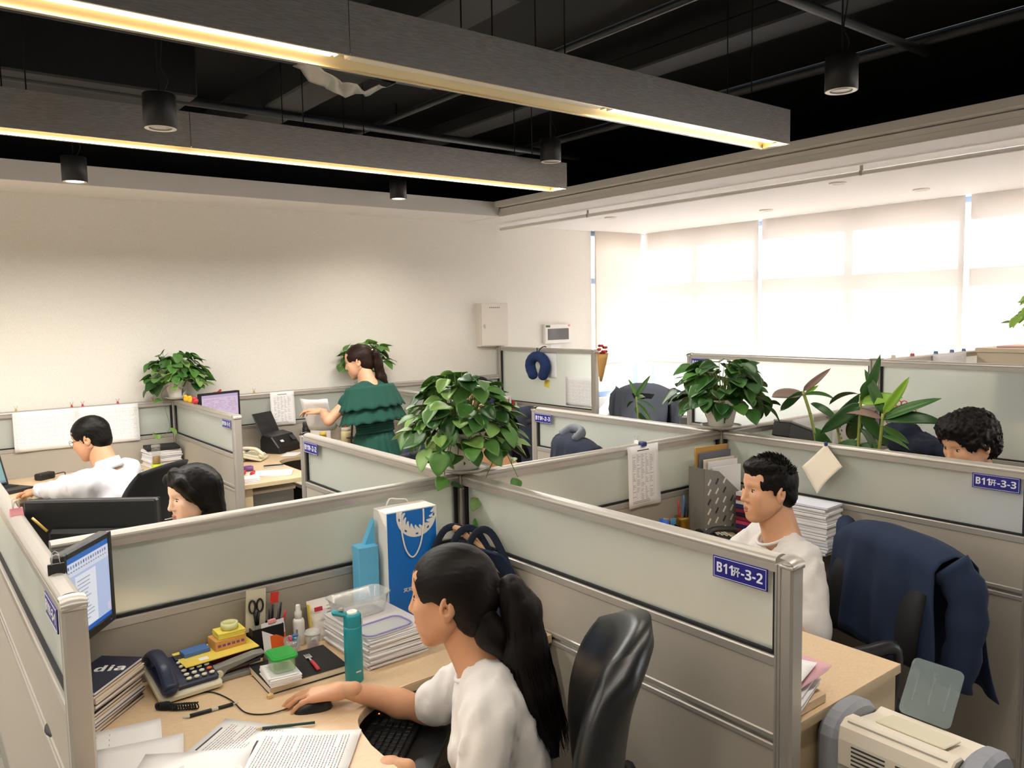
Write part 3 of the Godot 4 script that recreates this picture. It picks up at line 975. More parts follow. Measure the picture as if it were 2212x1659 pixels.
func person(o: Dictionary) -> Node3D:
	var t := thing("person", o.label, "person", o.at, o.turn)
	var inv := t.transform.affine_inverse()
	var male: bool = o.get("male", false)
	var S: float = o.get("size", 1.0)
	var hc: float = o.get("head_cell", 0.004)
	var skin: StandardMaterial3D = o.get("skin", M.skin)
	var hipy: float = o.get("hip", 0.52)
	var hip := Vector3(0, hipy, 0)
	# the trunk leans about the hips; the head has its own place and turn
	var lean: float = o.get("lean", 0.1)
	var up := Vector3(o.get("tilt", 0.0), cos(lean), sin(lean)).normalized()
	var fw := up.cross(Vector3.LEFT).normalized() * -1.0
	fw = Vector3.RIGHT.cross(up).normalized()
	var sh_h: float = (0.42 if male else 0.39) * S
	var chest := hip + up * sh_h
	var tw: float = o.get("twist", 0.0)
	var left := Vector3(1, 0, 0).rotated(up, tw)
	var sw: float = (0.185 if male else 0.155) * S
	var sl := chest + left * sw
	var sr := chest - left * sw
	var neck0 := chest + up * 0.045 * S
	var hpos: Vector3 = inv * o.head if o.has("head") else neck0 + up * 0.2 + fw * 0.03
	var hb := Basis(Vector3.UP, o.get("head_turn", 0.0)) * Basis(Vector3.RIGHT, o.get("head_nod", 0.0)) * Basis(Vector3.BACK, o.get("head_roll", 0.0))
	var hs: float = o.get("head_size", 1.0)
	var hx := Transform3D(hb * Basis.from_scale(Vector3.ONE * hs), hpos)
	# skin: head, neck, arms and hands in one mesh
	var body := nst(true)
	net(body, head_prims(male), hc, null, hx)
	for s in [-1.0, 1.0]: net(body, ear_prims(s), 0.0024 if hc < 0.0045 else 0.0036, null, hx)
	var nk: float = 1.12 if male else 0.92
	net(body, [cap(hx * Vector3(0, -0.03, -0.018), neck0 - up * 0.02 - fw * 0.012, 0.052 * nk, 0.056 * nk, 0.02), cap(neck0 - up * 0.025 - left * 0.09, neck0 - up * 0.025 + left * 0.09, 0.034, 0.034, 0.05), cap(hx * Vector3(0, -0.07, 0.012), neck0 + fw * 0.02, 0.032, 0.05, 0.03)], 0.007)
	var ua := (0.285 if male else 0.262) * S
	var fa := (0.25 if male else 0.232) * S
	var sleeves := []
	var sleeve: float = o.get("sleeve", 0.55)
	for k in 2:
		var sd := 1.0 if k == 0 else -1.0
		var sj := (sl if k == 0 else sr) - up * 0.012
		var key: String = ["left_hand", "right_hand"][k]
		var wrist := sj - up * 0.5 + fw * 0.05 + left * sd * 0.06
		var hf := Basis()
		if o.has(key):
			wrist = inv * o[key].at
			hf = inv.basis * o[key].basis
		var r := ik(sj, wrist, ua, fa, o.get(key + "_hint", Vector3(sd * 0.6, -1, -0.5)))
		var el: Vector3 = r[0]
		wrist = r[1]
		var am := 1.12 if male else 0.9
		if sleeve > 0.9:
			net(body, [cap(sj - left * sd * 0.12 + up * 0.02, sj, 0.03, 0.03, 0.01), cap(sj, el, 0.03, 0.03, 0.01), cap(el, wrist, 0.03, 0.0245 * am, 0.02)], 0.01)
		else:
			net(body, [cap(sj.lerp(el, 0.3), el, 0.044 * am, 0.038 * am, 0.01), cap(el, el.lerp(wrist, 0.35), 0.038 * am, 0.039 * am, 0.02), cap(el.lerp(wrist, 0.35), wrist, 0.039 * am, 0.0245 * am, 0.02)], 0.008)
		if o.has(key):
			hand_net(body, Transform3D(hf, wrist + hf.z * 0.012), o[key].get("side", sd), o[key].curl, o[key].get("thumb", 0.3), o.get("hand_cell", 0.0045), 1.06 if male else 0.97)
		# sleeve to its share of the arm
		var cuts := []
		var f := sleeve * (ua + fa)
		cuts.append(cap(sj - left * sd * 0.03 + up * 0.006, sj + (el - sj) * 0.25, 0.058 * am, 0.061 * am, 0.05))
		if f <= ua:
			cuts.append(cap(sj + (el - sj) * 0.25, sj + (el - sj) * (f / ua), 0.061 * am, (0.06 + o.get("flare", 0.0)) * am, 0.02))
		else:
			cuts.append(cap(sj + (el - sj) * 0.25, el, 0.061 * am, 0.052 * am, 0.02))
			cuts.append(cap(el, el.lerp(wrist, (f - ua) / fa), 0.052 * am, 0.039 * am, 0.025))
		sleeves.append_array(cuts)
		if sleeve > 0.9:
			var cf := nst(true)
			var e1 := el.lerp(wrist, (f - ua) / fa)
			var ax := (wrist - el).normalized()
			tube(cf, [e1 - ax * 0.035, e1 - ax * 0.03, e1 + ax * 0.018, e1 + ax * 0.02], [0.037 * am, 0.0405 * am, 0.0395 * am, 0.03 * am], 20)
			obj("cuff", cf, o.shirt, t)
	obj("body", body, skin, t)
	face_bits(t, hx, male, o.get("look_down", 0.3))
	# shirt
	var bw: float = o.get("girth", 1.0)
	var sp := sleeves
	var q := Basis(left, up, left.cross(up))
	sp.append(cap(sl - left * 0.02 - up * 0.012, sr + left * 0.02 - up * 0.012, 0.056, 0.056, 0.05))
	sp.append(cap(neck0 - up * 0.018 - left * 0.055, neck0 - up * 0.018 + left * 0.055, 0.046, 0.046, 0.05))
	sp.append(ell(hip.lerp(chest, 0.70), Vector3((0.165 if male else 0.142) * bw, 0.15, 0.108 * bw), 0.06, q))
	sp.append(ell(hip.lerp(chest, 0.35), Vector3((0.155 if male else 0.128) * bw, 0.15, 0.10 * bw), 0.06, q))
	sp.append(ell(hip + up * 0.02, Vector3((0.165 if male else 0.158) * bw, 0.10, 0.115 * bw), 0.05, q))
	if not male:
		for s in [-1.0, 1.0]: sp.append(ell(hip.lerp(chest, 0.66) + left * s * 0.065 + fw * 0.072, Vector3(0.058, 0.055, 0.052), 0.04))
	# take the neck opening out
	sp.append(cutout(cap(neck0 + fw * o.get("neck_fw", 0.02) + up * 0.004, neck0 + up * 0.12 + fw * 0.03, o.get("neck_r", 0.056) * nk, 0.075 * nk, 0.006)))
	var fold: float = o.get("fold", 0.0035)
	var nz := FastNoiseLite.new()
	nz.seed = int(o.get("seed", 3))
	nz.frequency = o.get("fold_freq", 6.0)
	nz.fractal_octaves = 3
	var sh := nst(true)
	net(sh, sp, o.get("shirt_cell", 0.009), func(v): return fold * 1.6 * nz.get_noise_3d(v.x * 1.4, v.y * 0.6 + v.z, v.z * 1.4))
	obj("shirt", sh, o.shirt, t)
	# collar ring round the neck opening
	var cr := nst(true)
	var lp := []
	for k in 25:
		var a := TAU * k / 24
		lp.append(neck0 + fw * o.get("neck_fw", 0.02) * 0.7 + up * (0.010 - 0.034 * maxf(0.0, sin(a)) + 0.008 * maxf(0.0, -sin(a))) + left * cos(a) * 0.064 * nk + fw * sin(a) * 0.064 * nk)
	tube(cr, lp, 0.006, 8, false)
	obj("collar", cr, o.get("collar", o.shirt), t)
	# legs
	var lg := nst(true)
	var shoe := nst(true)
	var pr := []
	for s in [-1.0, 1.0]:
		var a := hip + Vector3(s * 0.085, -0.02, 0)
		var kn: Vector3
		var an: Vector3
		if o.get("standing", false):
			kn = Vector3(s * 0.09, 0.47, 0.03); an = Vector3(s * 0.09, 0.08, -0.01)
		else:
			kn = hip + Vector3(s * 0.12, -0.02, 0.40); an = Vector3(s * 0.11, 0.09, 0.36)
		pr.append(cap(a, kn, 0.082, 0.06, 0.03))
		pr.append(cap(kn, an, 0.058, 0.042, 0.02))
		net(shoe, [cap(Vector3(an.x, 0.04, an.z - 0.03), Vector3(an.x, 0.032, an.z + 0.15), 0.038, 0.03, 0.02), cap(an, Vector3(an.x, 0.04, an.z), 0.04, 0.038, 0.02)], 0.012)
	net(lg, pr, 0.014)
	obj("trousers", lg, o.get("trousers", M.trousers), t)
	obj("shoes", shoe, M.shoe, t)
	o.hx = hx
	o.chest = chest
	o.up = up
	o.fw = fw
	o.left = left
	return t
func hair_cap(fringe: float, side: float, nape: float, grow := 0.010, zc := 0.095, front := 0.0) -> Array:
	# scalp hair: grown skull with the face and the ears' front cut away
	return [ell(Vector3(0, 0.034, -0.014), Vector3(0.074 + grow, 0.084 + grow, 0.096 + grow), 0.01),
		ell(Vector3(0, -0.03, -0.055), Vector3(0.066 + grow * 0.6, 0.06 + nape, 0.045 + grow * 0.6), 0.03),
		cutout(ell(Vector3(0, -0.045, zc), Vector3(0.085, 0.108 + fringe, 0.068), 0.004)),
		cutout(ell(Vector3(0, -0.06, 0.024 + front), Vector3(0.12, 0.062 + side, 0.046), 0.004))]

func people_materials() -> void:
	for d in [["skin", "d9a684"], ["skin_pale", "e8bfa4"], ["skin_tan", "cf9a76"]]:
		var m := mat(d[0], d[1], 0.5)
		m.subsurf_scatter_enabled = true
		m.subsurf_scatter_strength = 0.12
	mat("lips", "b9736a", 0.4)
	mat("eye_white", "e9e4de", 0.25)
	mat("iris", "1c1310", 0.15)
	for d in [["hair_black", "17120f"], ["hair_brown", "3a2219"], ["hair_dark", "1d1513"]]:
		var m := mat(d[0], "ffffff", 0.48)
		m.metallic_specular = 0.3
		tri(m, noise_tex(0.5, Color(d[1]).darkened(0.6), Color(d[1]).darkened(0.15), Vector2(1.0, 0.04), 3, 256, 17), 7.0, false)
	for d in [["tee_white", "dedbd8"], ["shirt_white", "dcdbe0"], ["dress_green", "12473b"], ["shirt_lilac", "9a9fce"], ["blouse_cream", "efe6da"], ["trousers", "23242a"], ["top_black", "1c1c20"], ["top_navy", "1b2136"]]:
		var m := mat(d[0], d[1], 0.9)
		m.rim_enabled = true
		m.rim = 0.3
		m.rim_tint = 0.7
	mat("shoe", "1a1918", 0.5)
	mat("glasses_wire", "3a342c", 0.3, 0.7)
func hb_(z: Vector3, y := Vector3.UP) -> Basis:
	# a basis whose z looks along the fingers and whose y is the back of the hand
	z = z.normalized()
	var x := y.cross(z).normalized()
	return Basis(x, z.cross(x).normalized(), z)
func hair_mesh(t: Node3D, hx: Transform3D, prims: Array, cell: float, m: Material, grain := Vector3(90, 90, 14), amp := 0.003, extra: SurfaceTool = null) -> void:
	var st := extra if extra != null else nst(true)
	hair_noise.frequency = 1.0
	net(st, prims, cell, func(v): return amp * hair_noise.get_noise_3d(v.x * grain.x, v.y * grain.y, v.z * grain.z), hx)
	obj("hair", st, m, t)
func chain(p: Array, r: Array, k := 0.02) -> Array:
	var o := []
	for i in p.size() - 1: o.append(cap(p[i], p[i + 1], r[i], r[i + 1], k))
	return o
func woman_in_front() -> void:
	var f := Vector3(-0.79, 0, -0.61)
	var head := Vector3(1.028, 1.112, -1.57)
	var hipxz := head - f * 0.17
	var o := {"label": "person in white T-shirt with long dark ponytail, hand on a mouse", "at": Vector3(hipxz.x, 0, hipxz.z), "turn": atan2(f.x, f.z), "head": head, "head_nod": 0.10, "head_turn": -0.2, "lean": 0.22, "shirt": M.tee_white, "skin": M.skin_tan, "sleeve": 0.44, "flare": 0.012, "head_cell": 0.0038, "hand_cell": 0.0034, "shirt_cell": 0.0105, "look_down": 0.5, "neck_fw": 0.022, "fold": 0.008, "fold_freq": 12.0,
		"right_hand": {"at": Vector3(0.896, 0.800, -1.885), "basis": hb_(Vector3(-0.70, -0.10, -0.62), Vector3(0.1, 1, -0.05)), "curl": [0.2, 0.24, 0.26, 0.3], "thumb": -0.1},
		"right_hand_hint": Vector3(-0.5, -1, -0.6),
		"left_hand": {"at": Vector3(0.872, 0.735, -1.575), "basis": hb_(Vector3(-0.60, -0.06, -0.75), Vector3(0, 1, 0.1)), "curl": [0.3, 0.3, 0.32, 0.35]}, "left_hand_hint": Vector3(0.5, -1, -0.5)}
	var t := person(o)
	var hx: Transform3D = o.hx
	var pr := hair_cap(0.016, 0.026, 0.012, 0.010, 0.100)
	pr.append(cap(Vector3(0, 0.0, -0.09), Vector3(0, 0.004, -0.122), 0.040, 0.018, 0.03))
	hair_mesh(t, hx, pr, 0.0036, M.hair_dark, Vector3(110, 110, 10), 0.0012)
	# ponytail: one thick lock with loose hairs
	var up: Vector3 = hx * Vector3(0, 0.006, -0.122)
	var path := [up, up + Vector3(0, 0.002, -0.025), up + Vector3(0, -0.05, -0.05), up + Vector3(0, -0.14, -0.052), up + Vector3(0, -0.24, -0.072), up + Vector3(0, -0.33, -0.10), up + Vector3(0, -0.41, -0.125)]
	var st := nst(true)
	strands(st, path, [0.008, 0.026, 0.046, 0.062, 0.064, 0.056, 0.04], 420, 0.0014, 5)
	hair_noise.frequency = 1.0
	net(st, chain(path, [0.014, 0.030, 0.044, 0.055, 0.053, 0.038, 0.012], 0.03), 0.0062, func(v): return 0.0035 * hair_noise.get_noise_3d(v.x * 60, v.y * 6, v.z * 60))
	obj("ponytail", st, M.hair_dark, t)
	st = nst(true)
	net(st, chain([hx * Vector3(0.025, -0.045, -0.078), hx * Vector3(0.025, -0.09, -0.095), hx * Vector3(0.02, -0.15, -0.125)], [0.034, 0.036, 0.014], 0.02), 0.005)
	obj("nape_hair", st, M.hair_dark, t)
	st = nst(true)
	var lp := []
	for k in 13: lp.append(up + Basis(Vector3.RIGHT, 0.5) * Vector3(cos(TAU * k / 12) * 0.021, sin(TAU * k / 12) * 0.021, 0))
	tube(st, lp, 0.0065, 8, false)
	obj("hair_tie", st, M.hair_black, t)
	# line drawing and stripes on the shirt front
	st = nst()
	for k in 6:
		var pts := []
		for i in 8:
			var u := lerpf(-0.09, 0.09, i / 7.0)
			pts.append(o.chest - o.up * (0.20 + k * 0.011) + o.left * u + o.fw * (0.134 - 2.4 * u * u))
		tube(st, pts, 0.0016, 5)
	obj("shirt_print", st, M.hair_black, t, "dark striped line print")
func man_in_white() -> void:
	var f := Vector3(-0.82, 0, -0.50).normalized()
	var head := Vector3(2.59, 1.103, -1.75)
	var hipxz := head - f * 0.08
	var o := {"label": "person with short black hair in a white crew-neck T-shirt, profile towards the left", "at": Vector3(hipxz.x, 0, hipxz.z), "turn": atan2(f.x, f.z), "head": head, "head_nod": 0.02, "head_turn": 0.08, "lean": 0.05, "male": true, "shirt": M.tee_white, "skin": M.skin, "sleeve": 0.42, "flare": 0.02, "head_cell": 0.0042, "hip": 0.46, "girth": 0.98, "fold": 0.008, "fold_freq": 12.0, "neck_fw": 0.03, "seed": 11, "shirt_cell": 0.0115,
		"left_hand": {"at": Vector3(2.25, 0.78, -1.52), "basis": hb_(Vector3(-0.9, 0, -0.3)), "curl": [0.35, 0.35, 0.35, 0.4]},
		"right_hand": {"at": Vector3(2.25, 0.80, -1.88), "basis": hb_(Vector3(-0.9, 0, -0.3)), "curl": [0.35, 0.35, 0.35, 0.4]}, "left_hand_hint": Vector3(0.15, -1, -0.25)}
	var t := person(o)
	var hx: Transform3D = o.hx
	var pr := hair_cap(0.010, 0.026, -0.014, 0.009, 0.10)
	pr.append(ell(Vector3(0, 0.095, 0.025), Vector3(0.062, 0.032, 0.07), 0.02))
	for s in [-1.0, 1.0]: pr.append(cap(Vector3(s * 0.074, 0.03, 0.012), Vector3(s * 0.075, -0.004, 0.012), 0.008, 0.005, 0.006))
	var st := nst(true)
	var g := RandomNumberGenerator.new()
	g.seed = 4
	for i in 520:
		var a := g.randf() * TAU
		var e := g.randf_range(0.25, 1.5)
		var n := Vector3(cos(a) * cos(e), sin(e), sin(a) * cos(e))
		var b := Vector3(0, 0.04, -0.01) + n * Vector3(0.078, 0.088, 0.097)
		if b.z > 0.05 and b.y < 0.085: continue
		var d := (n + Vector3(g.randf() - 0.5, g.randf() * 0.6, 0.35 + g.randf() * 0.4)).normalized() * (0.014 + 0.012 * g.randf())
		tube(st, [hx * b, hx * (b + d * 0.6), hx * (b + d + Vector3(0, -0.003, 0.003))], [0.0022, 0.0016, 0.0004], 4, false)
	hair_mesh(t, hx, pr, 0.0055, M.hair_black, Vector3(90, 40, 90), 0.004, st)
	# small square badge on the sleeve
	var at: Vector3 = t.transform.affine_inverse() * Vector3(2.42, 0.86, -1.56)
	var bb := Basis(Vector3.UP, 1.35)
	obj("sleeve_badge", box(at, Vector3(0.022, 0.024, 0.004), 0.001, bb), M.eye_white, t, "small white square badge with red and navy bars")
func woman_at_monitor() -> void:
	var f := Vector3(-0.93, 0, 0.12).normalized()
	var head := Vector3(0.955, 1.062, -3.39)
	var hipxz := head - f * 0.15
	var o := {"label": "person with long black hair looking at the big black monitor, face lit", "at": Vector3(hipxz.x, 0, hipxz.z), "turn": atan2(f.x, f.z), "head": head, "head_nod": 0.16, "lean": 0.2, "shirt": M.top_black, "skin": M.skin_pale, "sleeve": 0.9, "head_cell": 0.0046, "shirt_cell": 0.018, "hip": 0.48, "look_down": 0.8}
	var t := person(o)
	var hx: Transform3D = o.hx
	var pr := hair_cap(0.0, 0.0, 0.02, 0.012)
	pr.append_array(chain([Vector3(0.05, 0.03, -0.06), Vector3(0.062, -0.08, -0.045), Vector3(0.05, -0.2, -0.05), Vector3(0.03, -0.3, -0.06)], [0.05, 0.042, 0.045, 0.03], 0.03))
	pr.append_array(chain([Vector3(-0.05, 0.03, -0.06), Vector3(-0.062, -0.08, -0.045), Vector3(-0.05, -0.2, -0.05), Vector3(-0.03, -0.3, -0.06)], [0.05, 0.042, 0.045, 0.03], 0.03))
	pr.append_array(chain([Vector3(0.0, 0.112, 0.055), Vector3(0.05, 0.08, 0.062), Vector3(0.078, 0.03, 0.035), Vector3(0.082, -0.04, 0.0)], [0.018, 0.02, 0.018, 0.016], 0.02))
	pr.append_array(chain([Vector3(0.0, 0.112, 0.055), Vector3(-0.05, 0.08, 0.062), Vector3(-0.078, 0.03, 0.03), Vector3(-0.082, -0.04, 0.0)], [0.018, 0.02, 0.018, 0.016], 0.02))
	hair_mesh(t, hx, pr, 0.006, M.hair_black, Vector3(80, 12, 80), 0.004)
	# lollipop stick
	var st := nst(true)
	tube(st, [hx * Vector3(0.004, -0.066, 0.09), hx * Vector3(0.012, -0.058, 0.135)], 0.0018, 6)
	tag(obj("lollipop_stick", st, M.tee_white), "thin white stick held between the lips of the long-haired person", "stick")
	get_node("lollipop_stick").transform = t.transform
func man_at_laptop() -> void:
	var f := Vector3(-0.68, 0, -0.73).normalized()
	var head := Vector3(0.872, 1.125, -5.02)
	var hipxz := head - f * 0.16
	var o := {"label": "person in a white dress shirt and glasses typing on a laptop at the back wall", "at": Vector3(hipxz.x, 0, hipxz.z), "turn": atan2(f.x, f.z), "head": head, "head_nod": 0.32, "head_turn": 0.25, "lean": 0.14, "male": true, "shirt": M.shirt_white, "skin": M.skin_tan, "sleeve": 0.97, "head_cell": 0.0056, "hip": 0.5, "girth": 1.08, "neck_r": 0.042, "fold": 0.010, "shirt_cell": 0.014, "seed": 21, "look_down": 0.9,
		"left_hand": {"at": Vector3(0.63, 0.80, -5.36), "basis": hb_(Vector3(-0.4, -0.12, -0.9)), "curl": [0.2, 0.22, 0.24, 0.28]},
		"right_hand": {"at": Vector3(0.78, 0.80, -5.53), "basis": hb_(Vector3(-0.7, -0.1, -0.7)), "curl": [0.2, 0.22, 0.24, 0.28]}, "left_hand_hint": Vector3(0.35, -1, -0.3)}
	var t := person(o)
	var hx: Transform3D = o.hx
	var pr := hair_cap(0.010, 0.022, -0.006, 0.010)
	for s in [-1.0, 1.0]: pr.append(cap(Vector3(s * 0.074, 0.03, 0.010), Vector3(s * 0.075, -0.012, 0.012), 0.008, 0.005, 0.006))
	hair_mesh(t, hx, pr, 0.0065, M.hair_black, Vector3(150, 150, 150), 0.004)
	var st := nst(true)
	for s in [-1.0, 1.0]:
		var lp := []
		for k in 13: lp.append(hx * Vector3(s * 0.033 + cos(TAU * k / 12) * 0.022, 0.006 + sin(TAU * k / 12) * 0.016, 0.098 - absf(cos(TAU * k / 12)) * 0.003))
		tube(st, lp, 0.0012, 5, false)
		tube(st, [hx * Vector3(s * 0.055, 0.01, 0.095), hx * Vector3(s * 0.078, 0.014, 0.0)], 0.0012, 5)
	tube(st, [hx * Vector3(-0.011, 0.008, 0.1), hx * Vector3(0, 0.012, 0.104), hx * Vector3(0.011, 0.008, 0.1)], 0.0012, 5)
	obj("glasses", st, M.glasses_wire, t)
	# fold-down shirt collar
	st = nst(true)
	var nb: Vector3 = o.chest + o.up * 0.05
	sheet(st, 20, 3, func(u, v):
		var a: float = lerpf(-0.35, PI + 0.35, u) + PI
		return nb + o.left * cos(a) * (0.068 + 0.018 * v) + o.fw * sin(a) * (0.068 + 0.018 * v) + o.up * (0.04 - 0.062 * v - 0.012 * sin(a)), 0.002, false)
	obj("shirt_collar", st, M.shirt_white, t)
func woman_in_green() -> void:
	var f := Vector3(-0.294, 0, -0.953)
	var head := Vector3(2.715, 1.455, -5.30)
	var hipxz := head - f * 0.16
	var o := {"label": "person standing in a ruffled dark green off-shoulder dress, holding papers", "at": Vector3(hipxz.x, 0, hipxz.z), "turn": atan2(f.x, f.z), "head": head, "head_nod": 0.25, "head_turn": 0.6, "lean": 0.12, "shirt": M.dress_green, "trousers": M.dress_green, "skin": M.skin, "sleeve": 0.2, "head_cell": 0.0058, "hip": 0.86, "standing": true, "shirt_cell": 0.013, "hand_cell": 0.006,
		"left_hand": {"at": Vector3(2.47, 1.10, -5.42), "basis": hb_(Vector3(-0.6, 0.1, -0.6)), "curl": [0.4, 0.45, 0.5, 0.5]},
		"right_hand": {"at": Vector3(2.75, 1.06, -5.62), "basis": hb_(Vector3(-0.8, 0, -0.5)), "curl": [0.4, 0.45, 0.5, 0.5]}, "left_hand_hint": Vector3(1, -0.8, -0.3), "right_hand_hint": Vector3(-1, -0.8, -0.3)}
	var t := person(o)
	var hx: Transform3D = o.hx
	hair_mesh(t, hx, hair_cap(0.01, 0.028, 0.0, 0.010), 0.0068, M.hair_brown, Vector3(100, 100, 20), 0.003)
	var up: Vector3 = hx * Vector3(0.0, 0.03, -0.115)
	var path := [up, up + Vector3(-0.01, 0.0, -0.02), up + Vector3(-0.03, -0.07, -0.02), up + Vector3(-0.05, -0.18, -0.03), up + Vector3(-0.065, -0.29, -0.05), up + Vector3(-0.075, -0.38, -0.07)]
	var st := nst(true)
	strands(st, path, [0.008, 0.02, 0.034, 0.04, 0.04, 0.026], 140, 0.0018, 8)
	net(st, chain(path, [0.014, 0.025, 0.033, 0.036, 0.032, 0.01], 0.03), 0.008, func(v): return 0.006 * hair_noise.get_noise_3d(v.x * 70, v.y * 9, v.z * 70))
	obj("ponytail", st, M.hair_brown, t)
	st = nst(true)
	for k in 7: net(st, [ell(up + Vector3(cos(k * 0.9) * 0.018, 0.012 + sin(k * 0.9) * 0.016, 0.005), Vector3.ONE * 0.0065, 0.001)], 0.003)
	obj("hair_beads", st, M.eye_white, t)
	# two tiers of ruffle round the shoulders, a shirred waist and a gathered skirt
	var ch: Vector3 = o.chest
	for tier in 2:
		st = nst(true)
		var y0 := 0.035 - tier * 0.10
		sheet(st, 96, 8, func(u, v):
			var a: float = TAU * u
			var w := 0.5 + 0.5 * sin(a * (17 + tier * 2) + 1.3 * sin(a * 3))
			var down: float = v
			var rx: float = 0.185 + 0.045 * down + 0.05 * absf(cos(a)) * (0.4 + 0.6 * down)
			var rz: float = 0.105 + 0.05 * down
			var gap: float = 0.012 + tier * 0.004
			return ch + o.left * cos(a) * (rx + gap + w * 0.016 * down) + o.fw * sin(a) * (rz + gap + w * 0.016 * down) + o.up * (y0 - down * (0.155 + 0.012 * w)), 0.002, false)
		obj("ruffle", st, M.dress_green, t)
	st = nst(true)
	for k in 5:
		var lp := []
		for i in 33: lp.append(o.chest - o.up * (0.225 + k * 0.018) + o.left * cos(TAU * i / 32) * 0.145 + o.fw * sin(TAU * i / 32) * 0.112)
		tube(st, lp, 0.011, 8, false)
	obj("shirred_waist", st, M.dress_green, t)
	st = nst(true)
	sheet(st, 96, 12, func(u, v):
		var a: float = TAU * u
		var w := sin(a * 19 + 0.8 * sin(a * 4))
		var r: float = 0.14 + 0.13 * pow(v, 0.7) + w * (0.004 + 0.014 * v)
		return Vector3(cos(a) * r, lerpf(o.chest.y - 0.30, 0.36, v), sin(a) * r * 0.85 + lerpf(0.02, 0.0, v)), 0.002, false)
	obj("skirt", st, M.dress_green, t)
	for k in 3:
		var pg := page(0.21, 0.297, Transform3D(Basis(Vector3.UP, 2.2 + k * 0.08) * Basis(Vector3.RIGHT, 0.9 + 0.06 * k), Vector3(2.50 - 0.004 * k, 1.06 - 0.006 * k, -5.56)), 0.02)
		tag(obj("paper_sheet", pg, M.paper), ["front sheet of paper in the hands of the person in green", "middle sheet of paper in the hands of the person in green", "rear sheet of paper in the hands of the person in green"][k], "paper", "papers held by the person in green")
func others() -> void:
	# curly-haired person behind the 3-3 partition
	var f := Vector3(-0.86, 0, -0.45).normalized()
	var head := Vector3(3.63, 1.196, -1.462)
	var hipxz := head - f * 0.17
	var o := {"label": "person with short curly dark hair and a lilac collared shirt, head bowed", "at": Vector3(hipxz.x, 0, hipxz.z), "turn": atan2(f.x, f.z), "head": head, "head_nod": 0.38, "lean": 0.2, "male": false, "shirt": M.shirt_lilac, "skin": M.skin, "sleeve": 0.6, "head_cell": 0.0058, "hip": 0.56, "shirt_cell": 0.015, "neck_r": 0.042, "head_size": 1.09}
	var t := person(o)
	var pr := hair_cap(0.0, 0.012, 0.0, 0.02)
	pr.append(ell(Vector3(0, 0.09, 0.045), Vector3(0.07, 0.04, 0.055), 0.03))
	hair_mesh(t, o.hx, pr, 0.0065, M.hair_dark, Vector3(42, 42, 42), 0.016)
	var st := nst(true)
	var nb: Vector3 = o.chest + o.up * 0.05
	sheet(st, 20, 3, func(u, v):
		var a: float = lerpf(-0.35, PI + 0.35, u) + PI
		return nb + o.left * cos(a) * (0.06 + 0.02 * v) + o.fw * sin(a) * (0.06 + 0.02 * v) + o.up * (0.045 - 0.05 * v), 0.002, false)
	obj("shirt_collar", st, M.shirt_lilac, t)
	# person stooping behind the large plant
	f = Vector3(-0.86, 0, -0.30).normalized()
	head = Vector3(2.36, 1.12, -3.27)
	hipxz = head - f * 0.30
	o = {"label": "person in a cream top stooping behind the large trailing plant, face hidden", "at": Vector3(hipxz.x, 0, hipxz.z), "turn": atan2(f.x, f.z), "head": head, "head_nod": 0.55, "lean": 0.35, "shirt": M.blouse_cream, "skin": M.skin, "sleeve": 0.4, "head_cell": 0.0058, "hip": 0.56, "shirt_cell": 0.015}
	t = person(o)
	var hx: Transform3D = o.hx
	pr = hair_cap(0.0, 0.028, 0.01, 0.01)
	hair_mesh(t, hx, pr, 0.0065, M.hair_black, Vector3(90, 90, 20), 0.003)
	var up: Vector3 = hx * Vector3(0.0, 0.0, -0.10)
	st = nst(true)
	var path := [up, up + Vector3(0.0, 0.0, -0.05), up + Vector3(0.02, -0.06, -0.10), up + Vector3(0.03, -0.12, -0.14)]
	strands(st, path, [0.01, 0.028, 0.034, 0.03], 100, 0.0018, 9)
	net(st, chain(path, [0.025, 0.034, 0.034, 0.02], 0.03), 0.008)
	obj("ponytail", st, M.hair_black, t)
	# top of a head beyond, at the back wall
	f = Vector3(-0.4, 0, -0.9).normalized()
	head = Vector3(3.66, 1.165, -5.12)
	hipxz = head - f * 0.12
	o = {"label": "person at the back wall of whom only dark hair with a bun shows", "at": Vector3(hipxz.x, 0, hipxz.z), "turn": atan2(f.x, f.z), "head": head, "head_nod": 0.3, "lean": 0.15, "shirt": M.top_navy, "skin": M.skin, "sleeve": 0.9, "head_cell": 0.008, "hip": 0.52, "shirt_cell": 0.014}
	t = person(o)
	pr = hair_cap(0.0, 0.02, 0.0, 0.01)
	pr.append(ell(Vector3(0, 0.03, -0.125), Vector3(0.035, 0.035, 0.03), 0.01))
	hair_mesh(t, o.hx, pr, 0.009, M.hair_black, Vector3(60, 60, 60), 0.004)
func cast() -> void:
	people_materials()
	woman_in_front()
	man_in_white()
	woman_at_monitor()
	man_at_laptop()
	woman_in_green()
	others()

